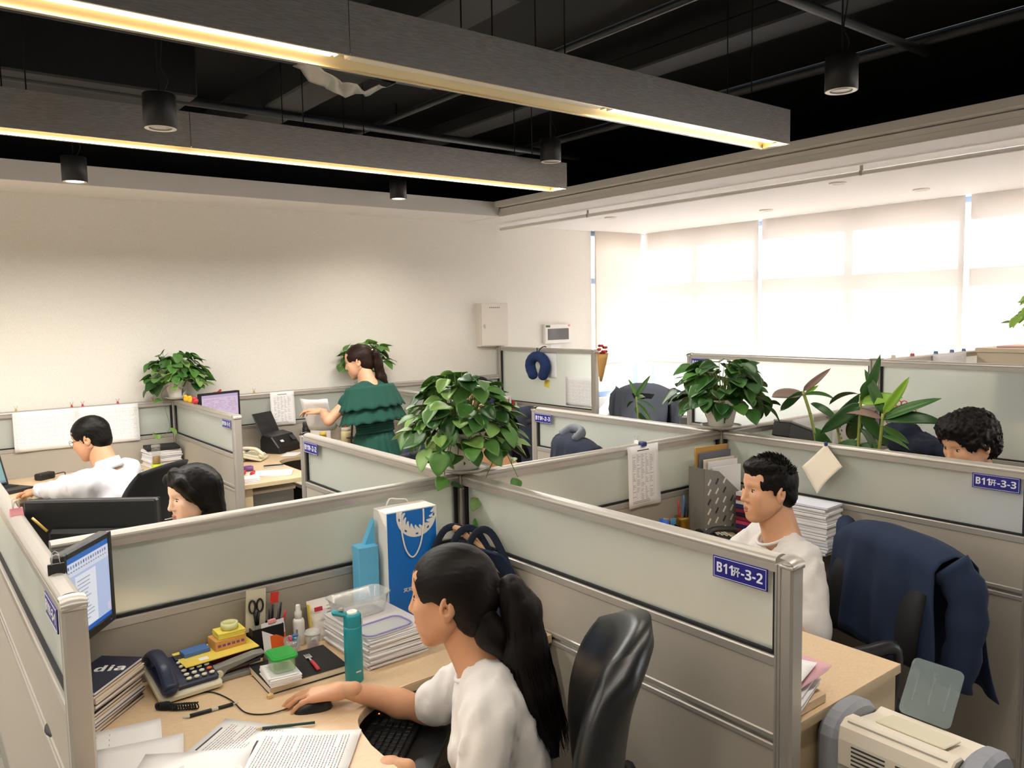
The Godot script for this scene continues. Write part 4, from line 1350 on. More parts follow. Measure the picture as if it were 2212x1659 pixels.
# ---------- props ----------
func tex_doc(kind: int, seed_: int) -> ImageTexture:
	# printed matter: 0 running text, 1 table, 2 wide spreadsheet, 3 faint list
	var g := RandomNumberGenerator.new()
	g.seed = seed_
	var w := 420
	var h := 594
	if kind == 2: h = 300; w = 600
	var im := Image.create(w, h, false, Image.FORMAT_RGB8)
	im.fill(Color("f3f2f2"))
	var ink := Color("4a4a50")
	if kind == 0:
		im.fill_rect(Rect2i(90, 34, 240, 12), ink)
		var y := 74
		while y < h - 50:
			var x := 46 + (22 if g.randf() < 0.25 else 0)
			var e := w - 46 - (g.randi_range(40, 200) if g.randf() < 0.25 else 0)
			while x < e:
				var l := g.randi_range(6, 20)
				im.fill_rect(Rect2i(x, y, mini(l, e - x), 5), Color("77777c") if g.randf() < 0.94 else Color("c05a50"))
				x += l + 4
			y += 17
	elif kind == 1:
		im.fill_rect(Rect2i(130, 44, 160, 10), ink)
		for r in 28:
			im.fill_rect(Rect2i(60, 84 + r * 16, 300, 1), Color("a0a0a6"))
			for c in 5:
				if g.randf() < 0.8: im.fill_rect(Rect2i(66 + c * 60, 88 + r * 16, g.randi_range(14, 46), 6), Color("b2b2b8"))
		for c in 6: im.fill_rect(Rect2i(60 + c * 60, 84, 1, 432), ink)
		for r in 2: im.fill_rect(Rect2i(60, 534 + r * 14, 240, 5), Color("8a8a90"))
	elif kind == 2:
		for c in 40:
			for r in 34:
				if g.randf() < 0.72: im.fill_rect(Rect2i(24 + c * 14, 30 + r * 7, g.randi_range(4, 11), 3), Color("cfcfd4"))
			if c % 5 == 0: im.fill_rect(Rect2i(20 + c * 14, 22, 1, 250), Color("bcbcc2"))
		for r in 8: im.fill_rect(Rect2i(20, 22 + r * 35, 560, 1), Color("c2c2c8"))
	else:
		for c in 6:
			for r in 3: im.fill_rect(Rect2i(50 + c * 58, 60 + r * 90, 22, 4), Color("8a8a8e"))
	return ImageTexture.create_from_image(im)
func tex_screen(kind: int) -> ImageTexture:
	var g := RandomNumberGenerator.new()
	g.seed = 40 + kind
	var im := Image.create(512, 320, false, Image.FORMAT_RGB8)
	if kind == 0:
		# a word processor on a pale blue desk with a white page and a blue title bar
		im.fill(Color("c3d0f2"))
		im.fill_rect(Rect2i(0, 0, 512, 22), Color("2a6fc4"))
		im.fill_rect(Rect2i(0, 22, 512, 52), Color("e6e9f5"))
		for i in 16: im.fill_rect(Rect2i(14 + i * 30, 32, 16, 12), Color("8d98b8") if i % 3 else Color("5b78b0"))
		for i in 16: im.fill_rect(Rect2i(14 + i * 30, 54, 20, 5), Color("9aa2bc"))
		im.fill_rect(Rect2i(90, 84, 250, 216), Color("f4f6fd"))
		for i in 12: im.fill_rect(Rect2i(112, 104 + i * 15, g.randi_range(110, 200), 4), Color("a5aabf"))
		im.fill_rect(Rect2i(0, 302, 512, 18), Color("1f62bd"))
		im.fill_rect(Rect2i(470, 262, 26, 30), Color("f3d9e2"))
	elif kind == 1:
		im.fill(Color("a9d8d6"))
		im.fill_rect(Rect2i(0, 0, 512, 34), Color("b9b0dd"))
		im.fill_rect(Rect2i(0, 296, 512, 24), Color("9fb3c4"))
		for i in 5: im.fill_rect(Rect2i(20, 60 + i * 34, 18, 18), Color("d6e9ea"))
	else:
		im.fill(Color("f0d8f2"))
		im.fill_rect(Rect2i(0, 0, 512, 30), Color("d9c2e6"))
		for i in 15:
			var x := 30
			while x < 470:
				var l := g.randi_range(10, 50)
				if g.randf() < 0.6: im.fill_rect(Rect2i(x, 50 + i * 16, l, 4), Color("c59ac0") if g.randf() < 0.6 else Color("d67e8e"))
				x += l + 10
	return ImageTexture.create_from_image(im)
func tex_mat(n: String, t: Texture2D, rough := 0.85) -> StandardMaterial3D:
	var m := mat(n, "ffffff", rough)
	m.albedo_texture = t
	return m
func screen_mat(n: String, kind: int, e: float) -> void:
	var m := mat(n, "101010", 0.3)
	m.emission_enabled = true
	m.emission_texture = tex_screen(kind)
	m.emission = Color.WHITE
	m.emission_operator = BaseMaterial3D.EMISSION_OP_MULTIPLY
	m.emission_energy_multiplier = e
func prop_materials() -> void:
	var wd := mat("desk_wood", "ffffff", 0.42)
	tri(wd, noise_tex(0.6, Color("d6b892"), Color("e2c9a8"), Vector2(0.12, 1.6), 4, 512, 12), 1.1)
	mat("desk_edge", "c9b491", 0.5)
	mat("desk_metal", "9b9892", 0.45, 0.3)
	mat("paper", "f1eff0", 0.9)
	mat("paper_blue", "dfe3f0", 0.9)
	mat("paper_edge", "d9d5d6", 0.95)
	tex_mat("doc_text", tex_doc(0, 3))
	tex_mat("doc_table", tex_doc(1, 4))
	tex_mat("doc_sheet", tex_doc(2, 5))
	tex_mat("doc_list", tex_doc(3, 6))
	screen_mat("screen_writer", 0, 0.5)
	screen_mat("screen_teal", 1, 0.42)
	screen_mat("screen_pink", 2, 0.5)
	for d in [["black_plastic", "18191b", 0.42], ["black_soft", "141517", 0.6], ["grey_plastic", "8a8983", 0.45], ["dark_grey", "3a3b3d", 0.5], ["navy_plastic", "232a46", 0.35], ["cream_plastic", "dcd6bd", 0.45], ["white_plastic", "ece9e2", 0.4], ["printer_cream", "e6ddcd", 0.45], ["printer_grey", "8f939b", 0.5], ["printer_body", "b5b3a8", 0.55],
		["teal_paint", "0f8c99", 0.38], ["yellow_card", "ecd15c", 0.8], ["yellow_note", "f3e163", 0.85], ["kraft", "c99b58", 0.85], ["orange_box", "d8a25a", 0.7], ["blue_card", "4f78b8", 0.5], ["green_lid", "1fa53c", 0.35], ["red_plastic", "c8323c", 0.4], ["pink_plastic", "e59aa2", 0.45], ["wood_eraser", "d7b981", 0.7], ["pencil_green", "15382f", 0.4], ["bag_blue", "1473cf", 0.45], ["bag_cyan", "63b6dd", 0.6], ["bag_white", "efe9e2", 0.7],
		["navy_cloth", "1c2437", 0.95], ["denim_cloth", "1d2c47", 0.95], ["grey_cloth", "6f747e", 0.95], ["dark_cloth", "24272e", 0.95], ["leather_black", "1b1c1e", 0.32], ["tan_leather", "c99f78", 0.6], ["mesh_black", "16171a", 0.75], ["chair_grey", "6b675f", 0.9], ["pillow_navy", "1f3563", 0.95], ["ceramic", "e9e5dd", 0.25], ["soil", "3a2c20", 0.95], ["stem", "6f8a3c", 0.6], ["pot_print", "4a5a4c", 0.5],
		["leaf_a", "386629", 0.4], ["leaf_b", "508036", 0.42], ["leaf_c", "294f22", 0.38], ["leaf_d", "80a656", 0.44], ["leaf_dark", "2b5526", 0.4], ["leaf_young", "8fbf3d", 0.42], ["leaf_dry", "8d7468", 0.7], ["cane", "8f9a4a", 0.5],
		["box_wall", "dcd5c9", 0.55], ["cabinet_beige", "e0cfb4", 0.6], ["silver", "c4c4c4", 0.25], ["gold", "c9a64e", 0.35], ["red_paper", "d8382f", 0.8], ["magenta", "c23b6e", 0.6], ["orange_bright", "e8631f", 0.6], ["lime", "b8cc28", 0.4], ["tea", "8a6a28", 0.3], ["purple", "7a4a8a", 0.5], ["blue_bright", "1f5fd0", 0.4], ["sky_blue", "4aa3d8", 0.6], ["navy_book", "1c1f3a", 0.4], ["cream_page", "eadfcb", 0.9], ["brown_page", "b98f72", 0.9], ["book_red", "8d2436", 0.6], ["book_blue", "22356f", 0.6], ["fur", "b9905f", 0.95], ["stone", "6a6558", 0.8]]:
		mat(d[0], d[1], d[2])
	for n in ["leaf_a", "leaf_b", "leaf_c", "leaf_d", "leaf_dark", "leaf_young"]:
		M[n].backlight_enabled = true
		M[n].backlight = Color(0.35, 0.4, 0.2)
	for d in [["clear_plastic", "f4f4f2", 0.25], ["green_clear", "bfe8b4", 0.35], ["grey_clear", "9fb0b0", 0.3], ["glass_clear", "f4f8f6", 0.05]]:
		var m := mat(d[0], d[1], 0.15)
		m.albedo_color.a = d[2]
		m.transparency = BaseMaterial3D.TRANSPARENCY_ALPHA
	M.glow_orange = mat("glow_orange", "ff7a20", 0.4)
	M.glow_orange.emission_enabled = true
	M.glow_orange.emission = Color("ff5a10")
	M.glow_orange.emission_energy_multiplier = 3.0
	M.steel_dull = mat("steel_dull", "a9a7a2", 0.3, 0.85)
	var bp := tex_mat("bag_print", bag_texture(), 0.45)
	mat("tee_white_print", "f2f0ee", 0.6)
	var cl := mat("clear_tape_lid", "eef0ee", 0.2)
	cl.albedo_color.a = 0.45
	cl.transparency = BaseMaterial3D.TRANSPARENCY_ALPHA
	mat("purple_soft", "8f86bf", 0.5)
	mat("gold_tin", "8a6a22", 0.35, 0.6)
	mat("pink_paper", "e3b3bd", 0.85)
	mat("cream_soft", "e6ddb0", 0.5)
	mat("gold_bright", "efb41f", 0.6)
	mat("lime_soft", "b9cf9a", 0.7)
	mat("smoked", "4a4c50", 0.12)
	mat("jacket_grey", "6d7484", 0.95)
	M.clear_tape = mat("clear_tape", "dfe0a8", 0.2)

# one desk: worktop on panel legs, outline in x, z
func desk(label: String, outline: Array, legs: Array, tray = null) -> Node3D:
	var t := thing("desk", label, "desk", Vector3(outline[0].x, 0, outline[0].y), 0, "pale wood cubicle desks")
	var o := Vector3(outline[0].x, 0, outline[0].y)
	var p := PackedVector2Array()
	for v in outline: p.append(Vector2(v.x - o.x, -(v.y - o.z)))
	var st := nst()
	extr(st, p, 0.004, Transform3D(flat(), Vector3(0, DESK - 0.004, 0)), 0.001)
	obj("worktop", st, M.desk_wood, t)
	st = nst()
	extr(st, p, 0.024, Transform3D(flat(), Vector3(0, DESK - 0.028, 0)), 0.0015)
	obj("edge_band", st, M.desk_edge, t)
	for l in legs:
		obj("side_panel", box(Vector3(l[0], 0.36, l[1]) - o, Vector3(l[2], 0.72, l[3]), 0.002), M.desk_edge, t)
	if tray != null:
		obj("keyboard_tray", box(tray[0] - o, tray[1], 0.004, yaw(tray[2])), M.black_plastic, t)
	return t
func curve2(pts: Array, n := 5) -> Array:
	var o := []
	for i in pts.size() - 1:
		for k in n:
			var t := float(k) / n
			var a: Vector2 = pts[maxi(i - 1, 0)]; var b: Vector2 = pts[i]; var c: Vector2 = pts[i + 1]; var d: Vector2 = pts[mini(i + 2, pts.size() - 1)]
			o.append(0.5 * ((2 * b) + (c - a) * t + (2 * a - 5 * b + 4 * c - d) * t * t + (3 * b - a - 3 * c + d) * t * t * t))
	o.append(pts[-1])
	return o
func l_outline(x0: float, x1: float, zb: float, zf: float, depth: float, wing: float, s := 1.0) -> Array:
	# an L along zb and along x0, with a swept inner corner; s = -1 when the wing runs towards -z
	var o := [Vector2(x0, zb), Vector2(x1, zb), Vector2(x1, zb + s * depth)]
	o.append_array(curve2([Vector2(x0 + wing + 0.24, zb + s * depth), Vector2(x0 + wing + 0.12, zb + s * (depth + 0.02)), Vector2(x0 + wing + 0.03, zb + s * (depth + 0.09)), Vector2(x0 + wing, zb + s * (depth + 0.22))], 4))
	o.append_array([Vector2(x0 + wing, zf), Vector2(x0, zf)])
	return o
func monitor(label: String, at: Vector3, turn: float, w: float, h: float, scr: Material, tilt := 0.0, foot := DESK) -> Node3D:
	# at = middle of the screen; it faces +z before the turn
	var t := thing("monitor", label, "monitor", Vector3(at.x, foot, at.z), turn)
	var b := Basis(Vector3.RIGHT, -tilt)
	var c := Vector3(0, at.y - foot, 0)
	var hs := nst()
	bx(hs, c + b * Vector3(0, 0, -0.016), Vector3(w, h, 0.03), 0.006, b)
	bx(hs, c + b * Vector3(0, -0.02, -0.042), Vector3(w * 0.6, h * 0.55, 0.03), 0.012, b)
	obj("housing", hs, M.black_plastic, t)
	var st := nst()
	var bz := 0.016
	for s in [-1, 1]:
		bx(st, c + b * Vector3(s * (w / 2 - bz / 2), 0, 0.0015), Vector3(bz, h, 0.006), 0.002, b)
		bx(st, c + b * Vector3(0, s * (h / 2 - bz / 2 * (1.0 if s > 0 else 1.4)), 0.0015), Vector3(w - bz * 2, bz * (1.0 if s > 0 else 1.4), 0.006), 0.002, b)
	obj("bezel", st, M.black_plastic, t)
	st = nst()
	sheet(st, 1, 1, func(u, v): return c + b * Vector3((u - 0.5) * (w - bz * 2), (v - 0.5) * (h - bz * 2.4) + 0.003, 0.001), 0.0005)
	obj("screen", st, scr, t)
	obj("neck", box(Vector3(0, c.y / 2 - h * 0.1, -0.05), Vector3(0.05, c.y - h * 0.2, 0.02), 0.004), M.black_plastic, t)
	st = nst(true)
	lathe(st, Vector3(0, 0, -0.03), [[0.105, 0.0], [0.11, 0.004], [0.1, 0.011], [0.03, 0.016]], 32, Basis(), true, Vector2(1.1, 0.8))
	obj("foot", st, M.black_plastic, t)
	obj("power_light", box(c + b * Vector3(w / 2 - 0.03, -h / 2 + 0.011, 0.005), Vector3(0.006, 0.003, 0.002)), M.blue_bright, t)
	return t
func keyboard(label: String, at: Vector3, turn: float, w := 0.40, d := 0.14) -> Node3D:
	var t := thing("keyboard", label, "keyboard", at, turn)
	obj("case", box(Vector3(0, 0.008, 0), Vector3(w, 0.016, d), 0.004, Basis(Vector3.RIGHT, 0.05)), M.black_plastic, t)
	var cols := 20
	var pitch := (w - 0.03) / cols
	var km := box(Vector3.ZERO, Vector3(pitch * 0.82, 0.007, d * 0.11), 0.0016)
	km.generate_normals()
	var kmesh := km.commit()
	for r in 6:
		for c in cols:
			if (c == 14 or c == 18) and r < 5 and r != 2: continue
			if r == 5 and c > 3 and c < 9: continue
			var z := -d / 2 + 0.017 + r * (d - 0.03) / 5.6 + (0.004 if r else -0.001)
			var k := put("key", kmesh, M.black_soft, t)
			k.position = Vector3(-w / 2 + 0.015 + (c + 0.5) * pitch, 0.018 - z * 0.05, z)
	var z5 := -d / 2 + 0.017 + 5 * (d - 0.03) / 5.6 + 0.004
	obj("space_bar", box(Vector3(-w / 2 + 0.015 + 6.5 * pitch, 0.018, z5), Vector3(pitch * 4.8, 0.007, d * 0.11), 0.0016), M.black_soft, t)
	obj("status_light", box(Vector3(w / 2 - 0.05, 0.021, -d / 2 + 0.012), Vector3(0.006, 0.003, 0.003)), M.glow_orange, t, "orange status light")
	return t
func mouse(label: String, at: Vector3, turn: float) -> Node3D:
	var t := thing("mouse", label, "mouse", at, turn)
	var st := nst(true)
	sheet(st, 16, 12, func(u, v):
		var a: float = PI * u
		var z: float = lerpf(-1, 1, v)
		var r := sqrt(maxf(0.0, 1.0 - pow(absf(z), 2.6)))
		return Vector3(-cos(a) * 0.029 * (0.9 + 0.1 * z * z) * r, sin(a) * 0.034 * r * (1.0 - 0.22 * z), z * 0.053), 0.0, false)
	obj("shell", st, M.black_plastic, t)
	obj("wheel", box(Vector3(0, 0.026, 0.030), Vector3(0.006, 0.010, 0.016), 0.003), M.dark_grey, t)
	return t
func office_chair(label: String, at: Vector3, turn: float, o := {}) -> Node3D:
	# +z is the sitter's forward
	var t := thing("office_chair", label, "chair", at, turn, "office chairs")
	var cl: Material = o.get("cloth", M.leather_black)
	var w: float = o.get("w", 0.48)
	var sy: float = o.get("seat", 0.46)
	var top: float = o.get("top", 1.0)
	var rec: float = o.get("recline", 0.2)
	var bow: float = o.get("bow", 0.06)
	var st := nst(true)
	cushion(st, 12, 0.7, 0.08, func(a, b): return Vector3(a * w / 2, sy - 0.04 - 0.01 * maxf(0.0, b), 0.02 - b * 0.23))
	obj("seat", st, cl, t)
	st = nst(true)
	var h := top - sy - 0.06
	var sq: float = o.get("square", 0.55)
	var pad: float = o.get("pad", 0.06)
	cushion(st, 16, sq, pad, func(a, b):
		var q: float = b * 0.5 + 0.5
		return Vector3(-a * w / 2, sy + 0.06 + h * q, -0.22 - pad * 0.5 - rec * h * q + bow * a * a + 0.03 * sin(q * PI) - 0.04 * pow(maxf(0.0, q - 0.65) / 0.35, 2.0)))
	obj("backrest", st, cl, t)
	if o.get("spine", true):
		st = nst(true)
		tube(st, curve([Vector3(0, sy - 0.06, -0.1), Vector3(0, sy - 0.04, -0.27), Vector3(0, sy + 0.12, -0.31 - rec * 0.1), Vector3(0, sy + 0.4 * h, -0.30 - rec * h * 0.4)]), 0.022, 8, true, Vector2(1.6, 0.8))
		obj("spine", st, M.black_plastic, t)
	if o.get("arms", true):
		for s in [-1.0, 1.0]:
			st = nst(true)
			tube(st, curve([Vector3(s * (w / 2 - 0.03), sy - 0.05, 0.0), Vector3(s * (w / 2 + 0.05), sy - 0.02, -0.02), Vector3(s * (w / 2 + 0.05), sy + 0.2, -0.06), Vector3(s * (w / 2 + 0.045), sy + 0.215, 0.06), Vector3(s * (w / 2 + 0.04), sy + 0.205, 0.17)]), 0.016, 8, true, Vector2(1.5, 0.9))
			obj("armrest", st, M.black_plastic, t)
	st = nst(true)
	tube(st, [Vector3(0, 0.09, 0), Vector3(0, sy - 0.07, 0)], [0.034, 0.026], 12)
	obj("column", st, M.black_plastic, t)
	for k in 5:
		var a := TAU * k / 5 + 0.3
		var d := Vector3(sin(a), 0, cos(a))
		st = nst(true)
		tube(st, [Vector3(0, 0.11, 0), d * 0.16 + Vector3(0, 0.095, 0), d * 0.28 + Vector3(0, 0.075, 0)], [0.03, 0.024, 0.016], 8)
		var l := obj("leg", st, M.black_plastic, t)
		st = nst(true)
		lathe(st, d * 0.28 + Vector3(0, 0.03, 0), [[0.022, -0.022], [0.03, -0.018], [0.03, 0.018], [0.022, 0.022]], 14, Basis(d.normalized(), PI / 2) * Basis(Vector3.RIGHT, PI / 2) if false else Basis(Vector3.UP, a) * Basis(Vector3.BACK, PI / 2))
		obj("caster", st, M.black_soft, l)
	return t
func cushion(st: SurfaceTool, n: int, square: float, thick: float, f: Callable) -> void:
	# a padded slab: f(a, b) is its middle surface over a disc pulled out towards a square
	var P := []
	var R := []
	for i in n + 1:
		var row := []
		var rr := []
		for j in n + 1:
			var a := lerpf(-1, 1, float(i) / n)
			var b := lerpf(-1, 1, float(j) / n)
			var x := lerpf(a * sqrt(1.0 - b * b / 2), a, square)
			var y := lerpf(b * sqrt(1.0 - a * a / 2), b, square)
			row.append(f.call(x, y))
			rr.append(pow(maxf(0.0, 1.0 - pow(maxf(absf(a), absf(b)), 5.0)), 0.5))
		P.append(row)
		R.append(rr)
	for side in [1.0, -1.0]:
		for i in n:
			for j in n:
				var c := [[i, j], [i + 1, j], [i + 1, j + 1], [i, j + 1]]
				if side > 0: c.reverse()
				for k in [0, 1, 2, 0, 2, 3]:
					var e = c[k]
					var du: Vector3 = P[mini(e[0] + 1, n)][e[1]] - P[maxi(e[0] - 1, 0)][e[1]]
					var dv: Vector3 = P[e[0]][mini(e[1] + 1, n)] - P[e[0]][maxi(e[1] - 1, 0)]
					st.add_vertex(P[e[0]][e[1]] + du.cross(dv).normalized() * side * thick * 0.5 * R[e[0]][e[1]])
func leaf_mesh(kind: int) -> Mesh:
	# heart-shaped (0..2) or lance-shaped (3..5) leaf along +z, folded a little at the midrib
	var st := nst(true)
	var heart := kind < 3
	var bend: float = [0.25, 0.45, 0.1, 0.5, 0.9, 0.2][kind]
	var cup: float = [0.28, 0.12, 0.4, 0.2, 0.12, 0.3][kind]
	sheet(st, 6, 9, func(u, v):
		var a: float = lerpf(-1, 1, u)
		var w: float
		var back := 0.0
		if heart:
			w = 0.43 * pow(maxf(0.0, sin(PI * pow(v, 0.62))), 0.75) + 0.002
			if v < 0.12: w = maxf(w, 0.30 * sqrt(v / 0.12))
			back = 0.10 * absf(a) * maxf(0.0, 1.0 - v * 3.0)
		else:
			w = 0.105 * pow(maxf(0.0, sin(PI * pow(v, 0.7))), 0.7) + 0.002
		var ang: float = bend * v
		return Vector3(a * w, absf(a) * w * cup - (sin(ang) * v) * 0.6 + (0.012 * sin(v * 9.0 + a * 2.0) if heart else 0.0), v * cos(ang * 0.8) - back), 0.006, false)
	st.generate_normals()
	st.index()
	return st.commit()
var leafs := []
func pot(t: Node3D, h: float, r0: float, r1: float, saucer := true, flutes := 8) -> void:
	var st := nst(true)
	var rs := []
	for p in [[r0 * 0.92, 0.0], [r0, 0.01], [lerpf(r0, r1, 0.55), h * 0.55], [r1 * 0.97, h * 0.9], [r1 * 1.06, h * 0.97], [r1 * 1.06, h], [r1 * 0.97, h], [r1 * 0.93, h * 0.9]]:
		var ring := []
		for k in 32:
			var a := TAU * k / 32
			var f := 1.0 - 0.03 * absf(cos(a * flutes / 2.0))
			ring.append(Vector3(cos(a) * p[0] * f, p[1] + (0.012 if saucer else 0.0), -sin(a) * p[0] * f))
		rs.append(ring)
	rings(st, rs)
	obj("pot", st, M.ceramic, t)
	st = nst(true)
	lathe(st, Vector3(0, (0.012 if saucer else 0.0) + h * 0.88, 0), [[r1 * 0.92, 0.0], [r1 * 0.9, 0.006]], 20)
	obj("soil", st, M.soil, t)
	if saucer:
		st = nst(true)
		lathe(st, Vector3.ZERO, [[r1 * 0.7, 0.0], [r1 * 0.8, 0.002], [r1 * 1.12, 0.016], [r1 * 1.14, 0.018], [r1 * 0.95, 0.010], [r1 * 0.6, 0.008]], 32)
		obj("saucer", st, M.ceramic, t)
func pothos(label: String, at: Vector3, o := {}) -> Node3D:
	var t := thing("potted_pothos", label, "plant", at)
	var g := RandomNumberGenerator.new()
	g.seed = int(o.get("seed", 1))
	var ph: float = o.get("pot_h", 0.14)
	if o.get("pot", true): pot(t, ph, o.get("r0", 0.062), o.get("r1", 0.082))
	var n: int = o.get("n", 80)
	var R: float = o.get("R", 0.22)
	var top: float = o.get("top", 0.2)
	var low: float = o.get("low", -0.05)
	var ls: float = o.get("leaf", 0.085)
	var mats: Array = o.get("mats", [M.leaf_a, M.leaf_b, M.leaf_c, M.leaf_b, M.leaf_d])
	var c := Vector3(0, ph + 0.0, 0)
	var sx: float = o.get("skew", 0.0)
	var stm := nst(true)
	if o.get("print", false):
		var pr := nst()
		for k in 5: bx(pr, Vector3(0, ph * 0.35 + k * 0.006, 0) + yaw(o.get("print_turn", -0.4) + k * 0.03) * Vector3(0, 0, 0.0745 - 0.0 * k), Vector3(0.0022, 0.03 + 0.008 * (k % 3), 0.001), 0, yaw(o.get("print_turn", -0.4) + k * 0.03))
		obj("pot_print", pr, M.pot_print, t, "small dark printed marks")
	for i in n:
		var a := g.randf() * TAU
		var e := pow(g.randf(), 0.8)
		var rr := R * (0.35 + 0.65 * sqrt(g.randf())) * (1.0 - 0.45 * e * e)
		var y := lerpf(low, top, e) * (1.0 - 0.25 * pow(rr / R, 2.0)) + (g.randf() - 0.5) * 0.03
		var p := c + Vector3(cos(a) * rr + sx * e, y, sin(a) * rr)
		var s := ls * g.randf_range(0.72, 1.15)
		var d := Vector3(cos(a + g.randf_range(-0.7, 0.7)), g.randf_range(-1.0, 0.25) - (1.0 - e) * 0.25, sin(a + g.randf_range(-0.7, 0.7))).normalized()
		if o.has("wall"):
			p.z = maxf(p.z, o.wall + 0.05 * g.randf())
			d.z = absf(d.z) * 0.8 + 0.25
			d = d.normalized()
		var l := put("leaf", leafs[g.randi() % 3], mats[g.randi() % mats.size()], t)
		var up := (Vector3(cos(a) * 0.6, 1.0, sin(a) * 0.6) + Vector3(g.randf() - 0.5, g.randf() * 0.4, g.randf() - 0.5) * 0.8).normalized()
		var x := up.cross(d).normalized()
		l.transform = Transform3D(Basis(x, d.cross(x).normalized(), d) * Basis.from_scale(Vector3.ONE * s), p)
		var root := c + Vector3(cos(a) * 0.03, -0.015, sin(a) * 0.03)
		tube(stm, [root, root.lerp(p, 0.5) + Vector3(0, 0.05, 0), p], [0.0022, 0.0018, 0.0014], 4, false)
	for vine in o.get("vines", []):
		var pts := curve(vine, 5)
		tube(stm, pts, 0.0017, 5, false)
		for k in range(3, pts.size(), o.get("vine_step", 4)):
			if g.randf() < 0.2: continue
			var d := Vector3(g.randf_range(-1, 1), g.randf_range(-0.9, -0.1), g.randf_range(0.1, 1)).normalized()
			var l := put("leaf", leafs[g.randi() % 3], mats[g.randi() % mats.size()], t)
			var x := Vector3(0.2, 1, 0.4).normalized().cross(d).normalized()
			l.transform = Transform3D(Basis(x, d.cross(x).normalized(), d) * Basis.from_scale(Vector3.ONE * ls * g.randf_range(0.5, 0.85)), pts[k] + d * 0.012)
	obj("stems", stm, M.stem, t)
	return t
func cane_plant(label: String, at: Vector3, stalk: Array, leaves: Array, o := {}) -> Node3D:
	# a cut cane with long arching leaves: leaves = [height share, turn, pitch, length, kind]
	var t := thing("lucky_bamboo", label, "plant", at, 0, o.get("group", "lucky bamboo stalks"))
	var pts := curve(stalk, 5)
	var st := nst(true)
	tube(st, pts, o.get("r", 0.0075), 8)
	obj("cane", st, M.cane, t)
	st = nst(true)
	for k in range(2, pts.size(), 3): tube(st, [pts[k], pts[k] + Vector3(0, 0.004, 0)], o.get("r", 0.0075) * 1.16, 8)
	obj("joints", st, M.stem, t)
	for l in leaves:
		var i: int = clampi(int(l[0] * (pts.size() - 1)), 0, pts.size() - 1)
		var d := Vector3(sin(l[1]) * cos(l[2]), sin(l[2]), cos(l[1]) * cos(l[2]))
		var x := Vector3(-0.5 + 0.5 * sin(l[1] * 7.0), 0.45, 0.6).normalized().cross(d).normalized()
		var m := put("leaf", leafs[3 + l[4]], [M.leaf_dark, M.leaf_a, M.leaf_b, M.leaf_young, M.leaf_dry][l[5]], t)
		m.transform = Transform3D(Basis(x, d.cross(x).normalized(), d) * Basis.from_scale(Vector3(l[3] * o.get("fat", 1.2) * 0.8, l[3], l[3])), pts[i])
	return t
func paper_pile(label: String, at: Vector3, turn: float, w: float, d: float, h: float, n: int, mess := 0.006, cat := "paper pile", group := "") -> Node3D:
	# bundles of sheets, each its own part, edges uneven
	var t := thing("paper_pile", label, cat, at, turn, group)
	var g := RandomNumberGenerator.new()
	g.seed = n * 31 + int(w * 1000)
	var th := h / n
	for k in n:
		var st := nst()
		bx(st, Vector3(g.randf_range(-mess, mess), th * (k + 0.5), g.randf_range(-mess, mess)), Vector3(w * g.randf_range(0.985, 1.01), th * g.randf_range(0.72, 0.94), d * g.randf_range(0.985, 1.01)), 0.0006, Basis(Vector3.UP, g.randf_range(-0.03, 0.03)) * Basis(Vector3.BACK, g.randf_range(-0.006, 0.006)))
		obj("bundle", st, M.paper if g.randf() < 0.7 else (M.paper_edge if g.randf() < 0.6 else M.paper_blue), t)
	return t
func loose_page(label: String, at: Vector3, turn: float, m: Material, w := 0.19, h := 0.27, curl := 0.003, group := "") -> Node3D:
	return tag(obj("paper_sheet", page(w, h, Transform3D(yaw(turn), at), curl), m), label, "paper", group)
func hung_page(label: String, c: Vector3, w: float, h: float, n: Vector3, m: Material, bow := 0.01, clip: Material = null, sheets := 1, skew := 0.0) -> Node3D:
	# paper hanging flat before a screen: c = middle of its top edge, n = way it faces
	var t := thing("hanging_paper", label, "paper", c)
	var x := Vector3.UP.cross(n).normalized()
	for k in sheets:
		var st := nst(true)
		sheet(st, 6, 8, func(u, v): return x * ((u - 0.5) * w + (1.0 - v) * 0.008 * k + skew * (1.0 - v)) + Vector3.UP * (v - 1.0) * h + n * (0.002 + 0.0015 * (sheets - k) + bow * (1.0 - v) * (0.3 + pow(absf(u - 0.5) * 2, 2))), 0.0004)
		obj("sheet", st, m if k == 0 else M.paper, t)
	if clip != null:
		obj("clip", box(Vector3.UP * 0.004 + n * 0.004, Vector3(0.03, 0.02, 0.03), 0.004, Basis(x, Vector3.UP, n)), clip, t)
	return t
func cup_of(st: SurfaceTool, at: Vector3, r0: float, r1: float, h: float, th := 0.002) -> void:
	lathe(st, at, [[r0 * 0.96, 0.0], [r0, 0.003], [r1, h], [r1 - th, h], [r0 - th, 0.004]], 24)
func binder_clip(label: String, at: Vector3, turn: float, m: Material, s := 1.0) -> void:
	var t := thing("binder_clip", label, "clip", at, turn, "binder clips on the partition rails")
	var st := nst()
	extr(st, PackedVector2Array([Vector2(-0.011, 0.0), Vector2(0.011, 0.0), Vector2(0.003, 0.026), Vector2(-0.003, 0.026)]), 0.032, Transform3D(Basis.from_scale(Vector3.ONE * s), Vector3(0, 0, -0.016 * s)), 0.001)
	obj("jaw", st, m, t)
	for k in [-1.0, 1.0]:
		var w := nst(true)
		tube(w, [Vector3(k * 0.003, 0.025, -0.008) * s, Vector3(k * 0.012, 0.046, -0.006) * s, Vector3(k * 0.014, 0.05, 0.0) * s, Vector3(k * 0.012, 0.046, 0.006) * s, Vector3(k * 0.003, 0.025, 0.008) * s], 0.0012, 5)
		obj("wire", w, M.silver, t)

